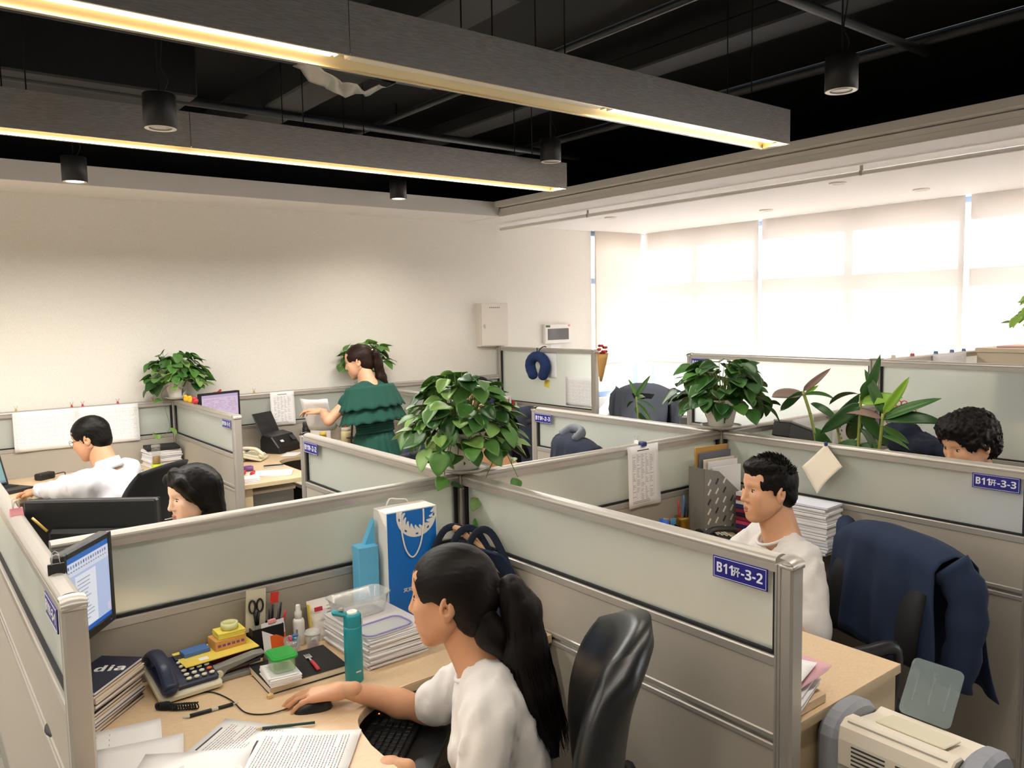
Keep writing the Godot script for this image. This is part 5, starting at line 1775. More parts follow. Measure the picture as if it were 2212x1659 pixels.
func contents() -> void:
	prop_materials()
	for k in 6: leafs.append(leaf_mesh(k))
	front_desk()
	neighbour_desk()
	right_desk()
	middle_row()
	back_row()
	wall_things()
	plants()
	cast()

func jacket(label: String, at: Vector3, turn: float, w: float, top: float, front: float, back: float, m: Material, o := {}) -> Node3D:
	# a coat hung over a chair back: +z is the chair's forward
	var t := thing("jacket", label, "jacket", Vector3(at.x, 0, at.z), turn, "coats on chair backs")
	var ph: float = o.get("phase", 0.0)
	var gap: float = o.get("gap", 0.09)
	var st := nst(true)
	sheet(st, 40, 30, func(u, v):
		var a: float = lerpf(-1, 1, u)
		var y: float
		var z: float
		if v < 0.45:
			var q: float = 1.0 - v / 0.45
			y = top - front * q; z = gap * 0.5 + 0.03 * q
		elif v < 0.55:
			var q: float = (v - 0.45) / 0.1
			y = top + 0.03 * sin(q * PI); z = gap * (0.5 - q)
		else:
			var q: float = (v - 0.55) / 0.45
			y = top - back * q; z = -gap * 0.5 - 0.04 * q - o.get("flare", 0.05) * q * q
		var far := absf(v - 0.5) * 2.0
		var fold: float = sin(a * 9.0 + ph + 2.0 * sin(v * 5.0 + ph)) * 0.014 * far + sin(a * 21.0 + ph * 2.0) * 0.005 * far
		y -= 0.05 * pow(absf(a), 2.5) + 0.02 * sin(a * 5.0 + ph) * far
		var ww := w / 2 * (0.94 + 0.14 * far + 0.03 * sin(v * 11.0 + ph))
		return Vector3(a * ww, y, z + fold * (1.0 if v > 0.5 else -1.0) - 0.03 * a * a), 0.006, false)
	obj("body", st, m, t)
	for s in ([-1.0, 1.0] if o.get("sleeves", true) else []):
		st = nst(true)
		var pts := curve([Vector3(s * w * 0.46, top - 0.05, 0.0), Vector3(s * (w * 0.5 + 0.03), top - 0.14, -0.03), Vector3(s * (w * 0.5 + 0.035), top - 0.30, -0.02), Vector3(s * (w * 0.5 + 0.02), top - o.get("sleeve", 0.5), 0.0)], 4)
		var rs := []
		for k in pts.size(): rs.append(lerpf(0.06, 0.045, float(k) / (pts.size() - 1)) + 0.005 * sin(k * 2.1 + ph))
		tube(st, pts, rs, 14, true, Vector2(0.7, 1.2))
		obj("sleeve", st, m, t)
	if o.has("collar"):
		st = nst(true)
		tube(st, curve([Vector3(-0.09, top + 0.01, 0.03), Vector3(-0.07, top + 0.045, -0.02), Vector3(0, top + 0.05, -0.035), Vector3(0.07, top + 0.045, -0.02), Vector3(0.09, top + 0.01, 0.03)]), 0.018, 10, true, Vector2(1, 1.5))
		obj("collar", st, o.collar, t)
	return t
func phone(label: String, at: Vector3, turn: float, body: Material, base: Material, hand: Material) -> Node3D:
	var t := thing("telephone", label, "telephone", at, turn)
	var tilt := Basis(Vector3.RIGHT, 0.2)
	var st := nst()
	extr(st, round_rect(0.17, 0.175, 0.012), 0.016, Transform3D(tilt * flat(), Vector3(0, 0.022, 0)), 0.003)
	obj("base", st, base, t)
	obj("rear_foot", box(Vector3(0, 0.018, -0.06), Vector3(0.13, 0.036, 0.02), 0.003), base, t)
	st = nst()
	extr(st, round_rect(0.155, 0.15, 0.008), 0.016, Transform3D(tilt * flat(), Vector3(0.002, 0.038, -0.002)), 0.004)
	obj("top_shell", st, body, t)
	obj("display", box(tilt * Vector3(0.032, 0.054, -0.062) + Vector3(0, 0.002, 0), Vector3(0.075, 0.004, 0.022), 0.001, tilt), M.dark_grey, t)
	var kb := nst(true)
	lathe(kb, Vector3.ZERO, [[0.0075, 0.0], [0.0075, 0.004], [0.006, 0.005]], 12, Basis(), true, Vector2(1.0, 0.72))
	kb.generate_normals()
	var km := kb.commit()
	for r in 5:
		for c in 4:
			var k := put("key", km, M.orange_bright if (r == 3 and c == 3) else M.cream_plastic, t)
			k.transform = Transform3D(tilt, tilt * Vector3(0.0 + c * 0.021, 0.053, -0.035 + r * 0.0215) + Vector3(0, 0.002, 0))
	# handset across the left side
	var hs := nst(true)
	var pts := curve([Vector3(-0.058, 0.070, -0.098), Vector3(-0.058, 0.098, -0.05), Vector3(-0.058, 0.098, 0.01), Vector3(-0.058, 0.088, 0.05), Vector3(-0.058, 0.048, 0.098)], 5)
	tube(hs, pts, 0.0185, 12, true, Vector2(1.15, 0.62))
	bx(hs, tilt * Vector3(-0.058, 0.058, -0.07), Vector3(0.044, 0.032, 0.046), 0.012, tilt)
	bx(hs, tilt * Vector3(-0.058, 0.058, 0.07), Vector3(0.044, 0.032, 0.046), 0.012, tilt)
	obj("handset", hs, hand, t)
	return t
func pens_in(t_label: String, at: Vector3, specs: Array) -> void:
	for s in specs:
		var st := nst(true)
		var a: Vector3 = at + s[0]
		var b: Vector3 = at + s[1]
		tube(st, [a, a.lerp(b, 0.84), a.lerp(b, 0.86), b], [0.0042, 0.0042, 0.0035, 0.003], 8)
		tag(obj("pen", st, s[2]), s[3], "pen", t_label)
func front_desk() -> void:
	var out := l_outline(0.303, 1.628, -2.404, -1.07, 0.505, 0.555)
	desk("pale wood corner desk in front, with the telephone and papers on it", out, [[1.60, -2.15, 0.03, 0.48], [0.58, -1.09, 0.52, 0.03], [0.36, -2.36, 0.06, 0.06]], [Vector3(0.94, 0.657, -1.745), Vector3(0.50, 0.014, 0.26), 0.764])
	# magazines
	var ord := ["topmost", "second", "third", "fourth", "fifth", "sixth", "seventh", "eighth", "ninth", "tenth", "eleventh", "lowest"]
	var mb := Basis(Vector3(-0.707, 0, 0.707), Vector3.UP, Vector3(0.707, 0, 0.707))
	var g := RandomNumberGenerator.new()
	g.seed = 3
	for k in 12:
		var y := DESK + (11 - k) * 0.0093
		var lab: String = ("dark magazine with dia on its cover, topmost of the stack by the end post" if k == 0 else "magazine in the stack by the end post, %s from the top" % ord[k]) if k < 11 else "lowest magazine of the stack by the end post"
		var t := thing("magazine", lab, "magazine", Vector3(0.378 + g.randf_range(-0.004, 0.004), y, -2.283 + g.randf_range(-0.004, 0.004)), 0, "stacked magazines")
		var b := mb * Basis(Vector3.UP, g.randf_range(-0.03, 0.03))
		obj("pages", box(Vector3(0, 0.0045, 0), Vector3(0.206, 0.0074, 0.117), 0.0005, b), M.cream_page if k % 4 else M.paper, t)
		var cv := nst()
		bx(cv, Vector3(0, 0.0088, 0), Vector3(0.21, 0.0008, 0.12), 0, b)
		bx(cv, Vector3(0, 0.0004, 0), Vector3(0.21, 0.0008, 0.12), 0, b)
		obj("cover", cv, [M.navy_book, M.brown_page, M.cream_page, M.book_blue, M.brown_page, M.dark_grey][k % 6], t)
		if k == 0:
			var l := put("title", letters("dia", 0.034, 0.0006), M.tee_white_print, t, "white title lettering")
			l.transform = Transform3D(Basis(Vector3(0.86, 0, 0.51).normalized(), Vector3(0.51, 0, -0.86).normalized(), Vector3.UP) * Basis.from_scale(Vector3(1.25, 1, 1)), b * Vector3(-0.03, 0.0095, 0.015))
	phone("dark blue desk telephone with cream keys beside the magazines", Vector3(0.592, DESK, -2.30), 0.03, M.navy_plastic, M.cream_plastic, M.navy_plastic)
	var coil := []
	for k in 110:
		var u := k / 109.0
		var c: Vector3 = [Vector3(0.525, 0.762, -2.185), Vector3(0.50, 0.759, -2.20), Vector3(0.535, 0.76, -2.165), Vector3(0.585, 0.76, -2.135)][mini(int(u * 3), 2)].lerp([Vector3(0.50, 0.759, -2.20), Vector3(0.535, 0.76, -2.165), Vector3(0.585, 0.76, -2.135), Vector3(0.585, 0.76, -2.135)][mini(int(u * 3), 2)], fmod(u * 3, 1.0) if u < 1 else 1.0)
		coil.append(c + Vector3(sin(k * 1.5) * 0.5, cos(k * 1.5) + 0.2, sin(k * 1.5) * 0.8) * 0.0095)
	var st := nst(true)
	tube(st, curve(coil, 3), 0.0021, 5)
	tag(obj("handset_cord", st, M.black_soft), "coiled black telephone cord lying on the front desk", "cord")
	# stapler
	var t := thing("stapler", "large grey stapler in front of the yellow folder", "stapler", Vector3(0.735, DESK, -2.268), -0.02)
	obj("base", box(Vector3(0, 0.007, 0), Vector3(0.158, 0.014, 0.034), 0.003), M.grey_plastic, t)
	st = nst()
	extr(st, PackedVector2Array([Vector2(-0.072, 0.014), Vector2(-0.078, 0.03), Vector2(-0.066, 0.046), Vector2(0.05, 0.060), Vector2(0.078, 0.058), Vector2(0.08, 0.050), Vector2(-0.03, 0.030), Vector2(-0.045, 0.014)]), 0.03, Transform3D(Basis(), Vector3(0, 0, -0.015)), 0.003)
	obj("arm", st, M.grey_plastic, t)
	obj("magazine_rail", box(Vector3(0.012, 0.030, 0), Vector3(0.115, 0.010, 0.014), 0.002, Basis(Vector3.BACK, 0.08)), M.dark_grey, t)
	obj("anvil", box(Vector3(0.052, 0.016, 0), Vector3(0.016, 0.004, 0.018), 0.001), M.black_plastic, t)
	st = nst(true)
	lathe(st, Vector3(-0.055, 0.026, 0.0155), [[0.012, 0.0], [0.012, 0.003], [0.009, 0.004]], 16, Basis(Vector3.RIGHT, PI / 2))
	obj("hinge", st, M.cream_plastic, t)
	# what lies behind it: box, folder, cards, small box, note pad, tape
	tag(obj("file_box", box(Vector3(0.70, DESK + 0.031, -2.345), Vector3(0.17, 0.06, 0.085), 0.003), M.book_red), "low dark red box under the yellow folder", "box")
	tag(obj("folder", box(Vector3(0.70, DESK + 0.064, -2.338), Vector3(0.215, 0.004, 0.12), 0.001, Basis(Vector3.UP, 0.05)), M.yellow_card), "yellow card folder behind the stapler", "folder")
	tag(obj("label_sticker", box(Vector3(0.652, DESK + 0.0665, -2.298), Vector3(0.026, 0.0008, 0.02), 0.0003), M.paper), "small white sticker on the yellow folder", "sticker")
	tag(obj("card_pack", box(Vector3(0.645, DESK + 0.0725, -2.355), Vector3(0.075, 0.012, 0.042), 0.001, yaw(0.08)), M.blue_card), "blue printed card pack lying on the yellow folder", "card pack")
	t = thing("small_box", "orange patterned box carrying yellow notes and tape", "box", Vector3(0.738, DESK + 0.066, -2.352), 0.06)
	obj("carton", box(Vector3(0, 0.015, 0), Vector3(0.092, 0.03, 0.062), 0.001), M.orange_box, t)
	for k in 6: obj("print_mark", box(Vector3(-0.035 + k * 0.014, 0.014, 0.0315), Vector3(0.009, 0.007, 0.0006)), M.purple, t)
	t = paper_pile("yellow sticky note pad on the orange box", Vector3(0.745, DESK + 0.0965, -2.352), 0.02, 0.08, 0.058, 0.018, 3, 0.001, "note pad")
	for c in t.get_children(): c.material_override = M.yellow_note
	st = nst(true)
	lathe(st, Vector3.ZERO, [[0.016, 0.0], [0.025, 0.0], [0.025, 0.018], [0.016, 0.018], [0.016, 0.0]], 28, Basis(), false)
	var o: Node3D = obj("tape_roll", st, M.clear_tape)
	o.position = Vector3(0.747, DESK + 0.1155, -2.352)
	tag(o, "clear roll of tape on the yellow note pad", "tape")
	# pen holder with scissors and pens
	t = thing("pen_holder", "black pen holder crowded with pens and scissors", "pen holder", Vector3(0.862, DESK, -2.372), 0.0)
	st = nst()
	for s in [-1, 1]:
		bx(st, Vector3(s * 0.048, 0.045, 0), Vector3(0.003, 0.09, 0.054))
		bx(st, Vector3(0, 0.045, s * 0.0265), Vector3(0.098, 0.09, 0.003))
	bx(st, Vector3(0, 0.0015, 0), Vector3(0.098, 0.003, 0.054))
	bx(st, Vector3(0, 0.04, 0), Vector3(0.003, 0.08, 0.052))
	obj("box", st, M.black_plastic, t)
	var base := Vector3(0.862, DESK + 0.004, -2.372)
	pens_in("pens in the black holder", base, [[Vector3(0.004, 0, 0.01), Vector3(0.012, 0.135, 0.012), M.black_plastic, "leftmost black pen in the black pen holder"], [Vector3(0.014, 0, 0.0), Vector3(0.028, 0.142, 0.0), M.black_plastic, "black pen leaning right in the black pen holder"], [Vector3(0.022, 0, 0.012), Vector3(0.040, 0.128, 0.016), M.dark_grey, "grey pen in the black pen holder"], [Vector3(0.032, 0, -0.008), Vector3(0.058, 0.14, -0.008), M.black_plastic, "rightmost black pen in the black pen holder"], [Vector3(0.036, 0, 0.004), Vector3(0.066, 0.118, 0.006), M.red_plastic, "red pen in the black pen holder"]])
	t = thing("scissors", "black-handled scissors standing in the pen holder before a cream card", "scissors", Vector3(0.836, DESK + 0.006, -2.368))
	obj("card", box(Vector3(0.0, 0.135, -0.006), Vector3(0.062, 0.13, 0.001), 0.0, Basis(Vector3.BACK, -0.06)), M.cream_plastic, t, "cream packaging card")
	for s in [-1.0, 1.0]:
		var lp := []
		for k in 15: lp.append(Vector3(s * 0.012 + cos(TAU * k / 14) * 0.0095, 0.150 + sin(TAU * k / 14) * 0.020, 0.0))
		st = nst(true)
		tube(st, lp, 0.003, 6, false)
		tube(st, [Vector3(s * 0.006, 0.13, 0), Vector3(s * 0.002, 0.09, 0)], 0.0045, 6)
		obj("handle", st, M.black_plastic, t)
	obj("blades", box(Vector3(0, 0.05, 0), Vector3(0.01, 0.09, 0.003), 0.001), M.silver, t)
	o = tag(obj("price_tag", box(Vector3(0.896, DESK + 0.168, -2.372), Vector3(0.026, 0.034, 0.001), 0, Basis(Vector3.BACK, -0.12)), M.red_paper), "red and white paper tag standing above the pen holder", "tag")
	o = thing("greeting_card", "white card with a fiery picture, pink clip on top, before the pen holder", "card", Vector3(0.880, DESK, -2.335), 0.1)
	var lean := Basis(Vector3.RIGHT, -0.16)
	obj("card", box(lean * Vector3(0, 0.052, 0), Vector3(0.075, 0.104, 0.0012), 0, lean), M.paper, o)
	obj("picture", box(lean * Vector3(0.012, 0.036, 0.001), Vector3(0.05, 0.05, 0.0008), 0, lean), M.orange_bright, o)
	obj("clip", box(lean * Vector3(-0.002, 0.104, 0.0), Vector3(0.026, 0.014, 0.012), 0.003, lean), M.pink_plastic, o)
	# spray bottle
	st = nst(true)
	t = thing("spray_bottle", "small white spray bottle behind the candy cup", "bottle", Vector3(0.968, DESK, -2.365))
	lathe(st, Vector3.ZERO, [[0.017, 0.0], [0.0185, 0.003], [0.0185, 0.075], [0.016, 0.082], [0.010, 0.086]], 24)
	obj("bottle", st, M.white_plastic, t)
	st = nst(true)
	lathe(st, Vector3(0, 0.085, 0), [[0.0115, 0.0], [0.0115, 0.02], [0.008, 0.026], [0.0075, 0.04], [0.006, 0.044]], 20)
	obj("pump_cap", st, M.white_plastic, t)
	obj("fine_print", box(Vector3(-0.012, 0.04, 0.0135), Vector3(0.006, 0.03, 0.001), 0, yaw(-0.7)), M.grey_plastic, t)
	# snack pouch
	t = thing("snack_pouch", "white and yellow snack pouch with a red logo behind the cups", "pouch", Vector3(1.052, DESK, -2.366), 0.0)
	st = nst(true)
	sheet(st, 10, 14, func(u, v):
		var a: float = lerpf(-1, 1, u)
		var bulge := 0.026 * sqrt(maxf(0.0, 1.0 - a * a)) * pow(maxf(0.0, sin(PI * minf(1.0, v * 0.62 + 0.34))), 1.0) * (1.0 - pow(v, 4.0))
		return Vector3(a * 0.048, v * 0.125, bulge + 0.003 * sin(v * 23.0 + a * 6.0) * (1.0 - v) - 0.02 * v + 0.004), 0.0, false)
	sheet(st, 10, 14, func(u, v):
		var a: float = lerpf(1, -1, u)
		return Vector3(a * 0.048, v * 0.125, -0.02 * v + 0.002 - 0.006 * sqrt(maxf(0.0, 1.0 - a * a)) * (1.0 - v)), 0.0, false)
	obj("pouch", st, M.bag_white, t)
	obj("yellow_side", box(Vector3(-0.0475, 0.07, 0.004), Vector3(0.004, 0.10, 0.016), 0.001, Basis(Vector3.RIGHT, -0.16)), M.yellow_card, t)
	obj("logo", box(Vector3(-0.02, 0.102, 0.012), Vector3(0.028, 0.014, 0.002), 0.001, Basis(Vector3.RIGHT, -0.2)), M.red_plastic, t, "red logo patch")
	for k in 4: obj("print_line", box(Vector3(0.022, 0.108 - k * 0.011, 0.0145 + k * 0.0012), Vector3(0.03 - 0.004 * (k % 2), 0.002, 0.001), 0, Basis(Vector3.RIGHT, -0.2)), M.grey_plastic, t)
	# cups
	t = thing("candy_cup", "clear cup of wrapped sweets before the white bottle", "cup", Vector3(0.925, DESK, -2.318))
	st = nst(true)
	cup_of(st, Vector3.ZERO, 0.023, 0.026, 0.046)
	obj("cup", st, M.clear_plastic, t)
	for k in 11:
		var w := tag(obj("wrapped_sweet", box(Vector3.ZERO, Vector3(0.02, 0.009, 0.010), 0.003), [M.blue_card, M.magenta, M.cream_plastic, M.teal_paint, M.gold][k % 5]), ["blue", "pink", "cream", "teal", "gold"][k % 5] + " wrapped sweet in the lidless cup" + ("" if k < 5 else (", lower layer" if k < 10 else ", on top")), "sweet", "sweets in the clear cup")
		w.transform = Transform3D(Basis(Vector3(0.3, 1, 0.2).normalized(), k * 1.7) * Basis(Vector3.RIGHT, 0.5 * sin(k * 2.0)), Vector3(0.925 + 0.011 * cos(k * 2.4), DESK + 0.012 + 0.0036 * (11 - k), -2.318 + 0.011 * sin(k * 2.4)))
	t = thing("lidded_cup", "clear lidded cup of dried snacks beside the paper stack", "cup", Vector3(0.985, DESK, -2.298))
	st = nst(true)
	cup_of(st, Vector3.ZERO, 0.019, 0.024, 0.052)
	obj("cup", st, M.clear_plastic, t)
	st = nst(true)
	lathe(st, Vector3(0, 0.052, 0), [[0.026, 0.0], [0.027, 0.004], [0.022, 0.006], [0.022, 0.01], [0.018, 0.011]], 28)
	obj("lid", st, M.clear_tape_lid, t)
	st = nst(true)
	var gr := []
	for k in 7: gr.append(ell(Vector3(0.009 * cos(k * 1.1), 0.012 + 0.004 * (k % 3), 0.009 * sin(k * 1.1)), Vector3(0.008, 0.007, 0.007), 0.002))
	net(st, gr, 0.003)
	obj("snack_filling", st, M.book_red, t)
	# stone ornament and keys
	st = nst(true)
	net(st, [ell(Vector3(0.852, DESK + 0.017, -2.296), Vector3(0.026, 0.017, 0.018), 0.01), ell(Vector3(0.838, DESK + 0.012, -2.290), Vector3(0.016, 0.012, 0.014), 0.01)], 0.004)
	tag(obj("stone_ornament", st, M.stone), "small grey-brown stone ornament behind the green lunch box", "ornament")
	t = thing("key_ring", "keys on a ring behind the green lunch box", "keys", Vector3(0.806, DESK + 0.003, -2.243))
	st = nst(true)
	var lp := []
	for k in 13: lp.append(Vector3(cos(TAU * k / 12) * 0.011, 0, sin(TAU * k / 12) * 0.011))
	tube(st, lp, 0.0013, 6, false)
	obj("ring", st, M.silver, t)
	obj("key", box(Vector3(-0.025, 0, 0.004), Vector3(0.034, 0.003, 0.009), 0.001, yaw(0.2)), M.gold, t)
	# black notebook, notes, lunch box, fork
	t = thing("notebook", "black hardback notebook under the green lunch box", "notebook", Vector3(0.882, DESK, -2.172), -0.03)
	var nb := nst()
	bx(nb, Vector3(0, 0.0225, 0), Vector3(0.232, 0.003, 0.18), 0.001)
	bx(nb, Vector3(0, 0.0015, 0), Vector3(0.232, 0.003, 0.18), 0.001)
	bx(nb, Vector3(0.1145, 0.012, 0), Vector3(0.003, 0.022, 0.18), 0.001)
	obj("cover", nb, M.black_soft, t)
	obj("pages", box(Vector3(-0.002, 0.012, 0), Vector3(0.226, 0.0175, 0.174)), M.cream_page, t)
	paper_pile("small pile of note paper on the black notebook", Vector3(0.81, DESK + 0.0245, -2.125), -0.1, 0.088, 0.11, 0.02, 5, 0.002, "paper pile")
	loose_page("printed slip on top of the small note pile", Vector3(0.808, DESK + 0.0460, -2.128), -0.15, M.doc_text, 0.085, 0.105, 0.001)
	t = thing("lunch_box", "small clear lunch box with a bright green lid", "lunch box", Vector3(0.818, DESK + 0.048, -2.132), -0.06)
	st = nst()
	extr(st, round_rect(0.062, 0.072, 0.014), 0.036, Transform3D(flat(), Vector3.ZERO), 0.002)
	obj("tub", st, M.green_clear, t)
	st = nst()
	extr(st, round_rect(0.076, 0.086, 0.018, 5), 0.009, Transform3D(flat(), Vector3(0, 0.036, 0)), 0.002)
	obj("lid", st, M.green_lid, t)
	st = nst()
	extr(st, round_rect(0.062, 0.072, 0.014, 5), 0.0015, Transform3D(flat(), Vector3(0, 0.0445, 0)), 0.0005)
	obj("lid_panel", st, M.green_lid, t)
	t = thing("fork", "small fork with a red handle on the black notebook", "fork", Vector3(0.918, DESK + 0.0245, -2.155), facing(-0.13, 0.99))
	st = nst(true)
	tube(st, curve([Vector3(0, 0.004, -0.005), Vector3(0, 0.006, 0.03), Vector3(0, 0.005, 0.065)]), 0.0055, 10, true, Vector2(1.1, 0.6))
	obj("handle", st, M.red_plastic, t)
	st = nst(true)
	tube(st, [Vector3(0, 0.005, -0.004), Vector3(0, 0.005, -0.03)], 0.003, 8, true, Vector2(1, 0.4))
	for k in 4: tube(st, [Vector3(-0.0075 + k * 0.005, 0.005, -0.03), Vector3(-0.0075 + k * 0.005, 0.004, -0.058)], 0.0018, 6, true, Vector2(1, 0.6))
	bx(st, Vector3(0, 0.005, -0.032), Vector3(0.019, 0.0016, 0.008), 0.0005)
	obj("tines", st, M.silver, t)
	tag(obj("eraser", box(Vector3(0.758, DESK + 0.006, -2.073), Vector3(0.017, 0.012, 0.013), 0.002, yaw(0.3)), M.wood_eraser), "small tan eraser before the black notebook", "eraser")
	# flask
	t = thing("flask", "teal drinking flask with its cap flipped open", "flask", Vector3(0.985, DESK, -2.018), -0.35)
	st = nst(true)
	lathe(st, Vector3.ZERO, [[0.0245, 0.0], [0.026, 0.003], [0.026, 0.155], [0.0248, 0.163]], 32)
	obj("body", st, M.teal_paint, t)
	st = nst(true)
	lathe(st, Vector3(0, 0.163, 0), [[0.0245, 0.0], [0.0255, 0.002], [0.025, 0.03], [0.022, 0.036], [0.013, 0.036], [0.012, 0.032]], 32)
	obj("collar", st, M.teal_paint, t)
	st = nst(true)
	lathe(st, Vector3(0, 0.19, 0), [[0.015, 0.0], [0.015, 0.014], [0.012, 0.016], [0.011, 0.01]], 24)
	obj("mouthpiece", st, M.white_plastic, t)
	obj("flip_cap", box(Vector3(-0.036, 0.202, 0.0), Vector3(0.044, 0.013, 0.026), 0.005, Basis(Vector3.BACK, -0.3)), M.teal_paint, t)
	obj("latch", box(Vector3(0.0255, 0.176, 0.006), Vector3(0.004, 0.02, 0.014), 0.001), M.silver, t)
	obj("cap_plug", box(Vector3(-0.030, 0.212, 0.0), Vector3(0.016, 0.010, 0.016), 0.004), M.grey_plastic, t)
	obj("brand_print", box(Vector3(0.010, 0.035, 0.0242), Vector3(0.016, 0.004, 0.0006), 0, yaw(0.4)), M.silver, t)
	# thick stack of documents, tub and lid on it
	paper_pile("thick stack of white documents behind the flask", Vector3(1.142, DESK, -2.185), 0.02, 0.205, 0.285, 0.093, 17, 0.006)
	t = thing("plastic_tub", "empty clear plastic tub on the document stack", "tub", Vector3(1.125, DESK + 0.094, -2.255), 0.05)
	st = nst(true)
	for e in [[0.0, 0.066], [0.002, 0.064]]:
		var rs := []
		for p in [[0.80, 0.001], [0.84, 0.002 + e[0]], [1.0, 0.058], [1.06, 0.060], [1.06, 0.063]]:
			var ring := []
			for v in round_rect(0.185 * p[0] - e[0] * 2, 0.105 * p[0] - e[0] * 2, 0.028 * p[0], 5): ring.append(Vector3(v.x, p[1], -v.y))
			rs.append(ring)
		rings(st, rs, e[0] == 0.0 and false)
	var fl := []
	for v in round_rect(0.185 * 0.8, 0.105 * 0.8, 0.022, 5): fl.append(Vector3(v.x, 0.001, -v.y))
	rings(st, [fl, fl.map(func(q): return q + Vector3(0, 0.0015, 0))])
	obj("tub", st, M.clear_plastic, t)
	t = thing("tub_lid", "clear tub lid with a purple seal on the document stack", "lid", Vector3(1.125, DESK + 0.0945, -2.098), 0.08)
	st = nst()
	extr(st, round_rect(0.175, 0.105, 0.03, 5), 0.004, Transform3D(flat(), Vector3.ZERO), 0.001)
	obj("sheet", st, M.clear_tape_lid, t)
	st = nst(true)
	var lr := []
	for v in round_rect(0.163, 0.093, 0.026, 5): lr.append(Vector3(v.x, 0.005, -v.y))
	lr.append(lr[0])
	tube(st, lr, 0.003, 6, false)
	obj("seal", st, M.purple_soft, t)
	# paper bags
	t = thing("paper_bag", "tall blue paper carrier bag with a white round emblem and rope handle", "bag", Vector3(1.348, DESK, -2.33), -0.05)
	st = nst()
	bx(st, Vector3(0, 0.195, 0.0), Vector3(0.19, 0.39, 0.10), 0.002)
	obj("bag_body", st, M.bag_white, t)
	st = nst()
	sheet(st, 1, 1, func(u, v): return Vector3((u - 0.5) * 0.188, v * 0.388 + 0.001, 0.0508), 0.0004)
	obj("front_print", st, M.bag_print, t, "blue front with white bird emblem")
	for k in 2:
		var ch := nst()
		for q in 7:
			var ang: float = [0.0, PI / 2, 0.0, PI / 2, 0.5, -0.5, 0.0][q]
			bx(ch, Vector3(-0.033 + k * 0.017 + [-0.002, -0.003, 0.0, 0.004, -0.003, 0.003, 0.002][q], 0.118 + [0.005, 0.0, 0.0, 0.0, -0.003, -0.003, 0.006][q], 0.0516), Vector3(0.011, 0.0022, 0.0006), 0, Basis(Vector3.BACK, ang))
		obj("character", ch, M.bag_white, t)
	var rp := nst(true)
	tube(rp, curve([Vector3(-0.045, 0.385, 0.053), Vector3(-0.043, 0.33, 0.054), Vector3(-0.03, 0.26, 0.055), Vector3(-0.004, 0.228, 0.056), Vector3(0.024, 0.262, 0.055), Vector3(0.04, 0.33, 0.054), Vector3(0.042, 0.385, 0.053)], 6), 0.0028, 8)
	obj("rope_handle", rp, M.bag_white, t)
	rp = nst(true)
	tube(rp, curve([Vector3(-0.045, 0.385, -0.053), Vector3(-0.03, 0.41, -0.054), Vector3(0.0, 0.405, -0.055), Vector3(0.03, 0.40, -0.054), Vector3(0.042, 0.385, -0.053)], 6), 0.0028, 8)
	obj("rope_handle", rp, M.bag_white, t)
	t = thing("cyan_bag", "small cyan paper bag squeezed beside the blue carrier bag", "bag", Vector3(1.203, DESK, -2.350), -0.1)
	obj("bag_body", box(Vector3(0, 0.14, 0), Vector3(0.07, 0.28, 0.06), 0.002), M.bag_cyan, t)
	st = nst()
	extr(st, PackedVector2Array([Vector2(0.0, 0.28), Vector2(0.036, 0.28), Vector2(0.036, 0.36)]), 0.03, Transform3D(Basis(), Vector3(0, 0, -0.03)), 0.0)
	obj("folded_flap", st, M.bag_cyan, t)
	# backpack in the corner
	t = thing("backpack", "navy backpack with tan leather straps slumped in the desk corner", "backpack", Vector3(1.505, DESK, -2.18), 0.0)
	st = nst(true)
	var nz := FastNoiseLite.new()
	nz.frequency = 9.0
	net(st, [ell(Vector3(-0.01, 0.10, 0.0), Vector3(0.095, 0.11, 0.15), 0.03), ell(Vector3(0.01, 0.17, -0.04), Vector3(0.075, 0.10, 0.10), 0.04), ell(Vector3(0.03, 0.05, 0.10), Vector3(0.07, 0.06, 0.09), 0.03)], 0.008, func(v): return 0.012 * nz.get_noise_3d(v.x, v.y, v.z))
	obj("sack", st, M.navy_cloth, t)
	st = nst(true)
	sheet(st, 12, 10, func(u, v):
		var a: float = lerpf(-1, 1, u)
		return Vector3(0.02 + 0.075 * v + 0.01 * a, 0.25 - 0.13 * v * v, 0.02 + a * 0.09 * (1.0 - 0.3 * v) + 0.07 * v), 0.008, false)
	obj("flap", st, M.denim_cloth, t)
	for k in 3:
		st = nst(true)
		var z0 := -0.08 + k * 0.05
		tube(st, curve([Vector3(-0.09 + k * 0.03, 0.24, z0), Vector3(-0.05 + k * 0.03, 0.305, z0 + 0.01), Vector3(0.01 + k * 0.025, 0.30, z0 + 0.02), Vector3(0.05 + k * 0.018, 0.22, z0 + 0.06), Vector3(0.08, 0.14, z0 + 0.12)], 5), 0.009, 8, true, Vector2(0.4, 1.4))
		obj("strap", st, M.navy_cloth, t)
	for k in 2:
		st = nst(true)
		tube(st, curve([Vector3(0.0 + k * 0.03, 0.29, -0.03), Vector3(0.05, 0.22, 0.03), Vector3(0.085, 0.12, 0.09), Vector3(0.09, 0.02, 0.14)], 5), 0.008, 8, true, Vector2(0.4, 1.4))
		obj("leather_piping", st, M.tan_leather, t)
	obj("strap_loop", box(Vector3(-0.01, 0.305, -0.045), Vector3(0.03, 0.022, 0.05), 0.008, Basis(Vector3.BACK, -0.4)), M.tan_leather, t)
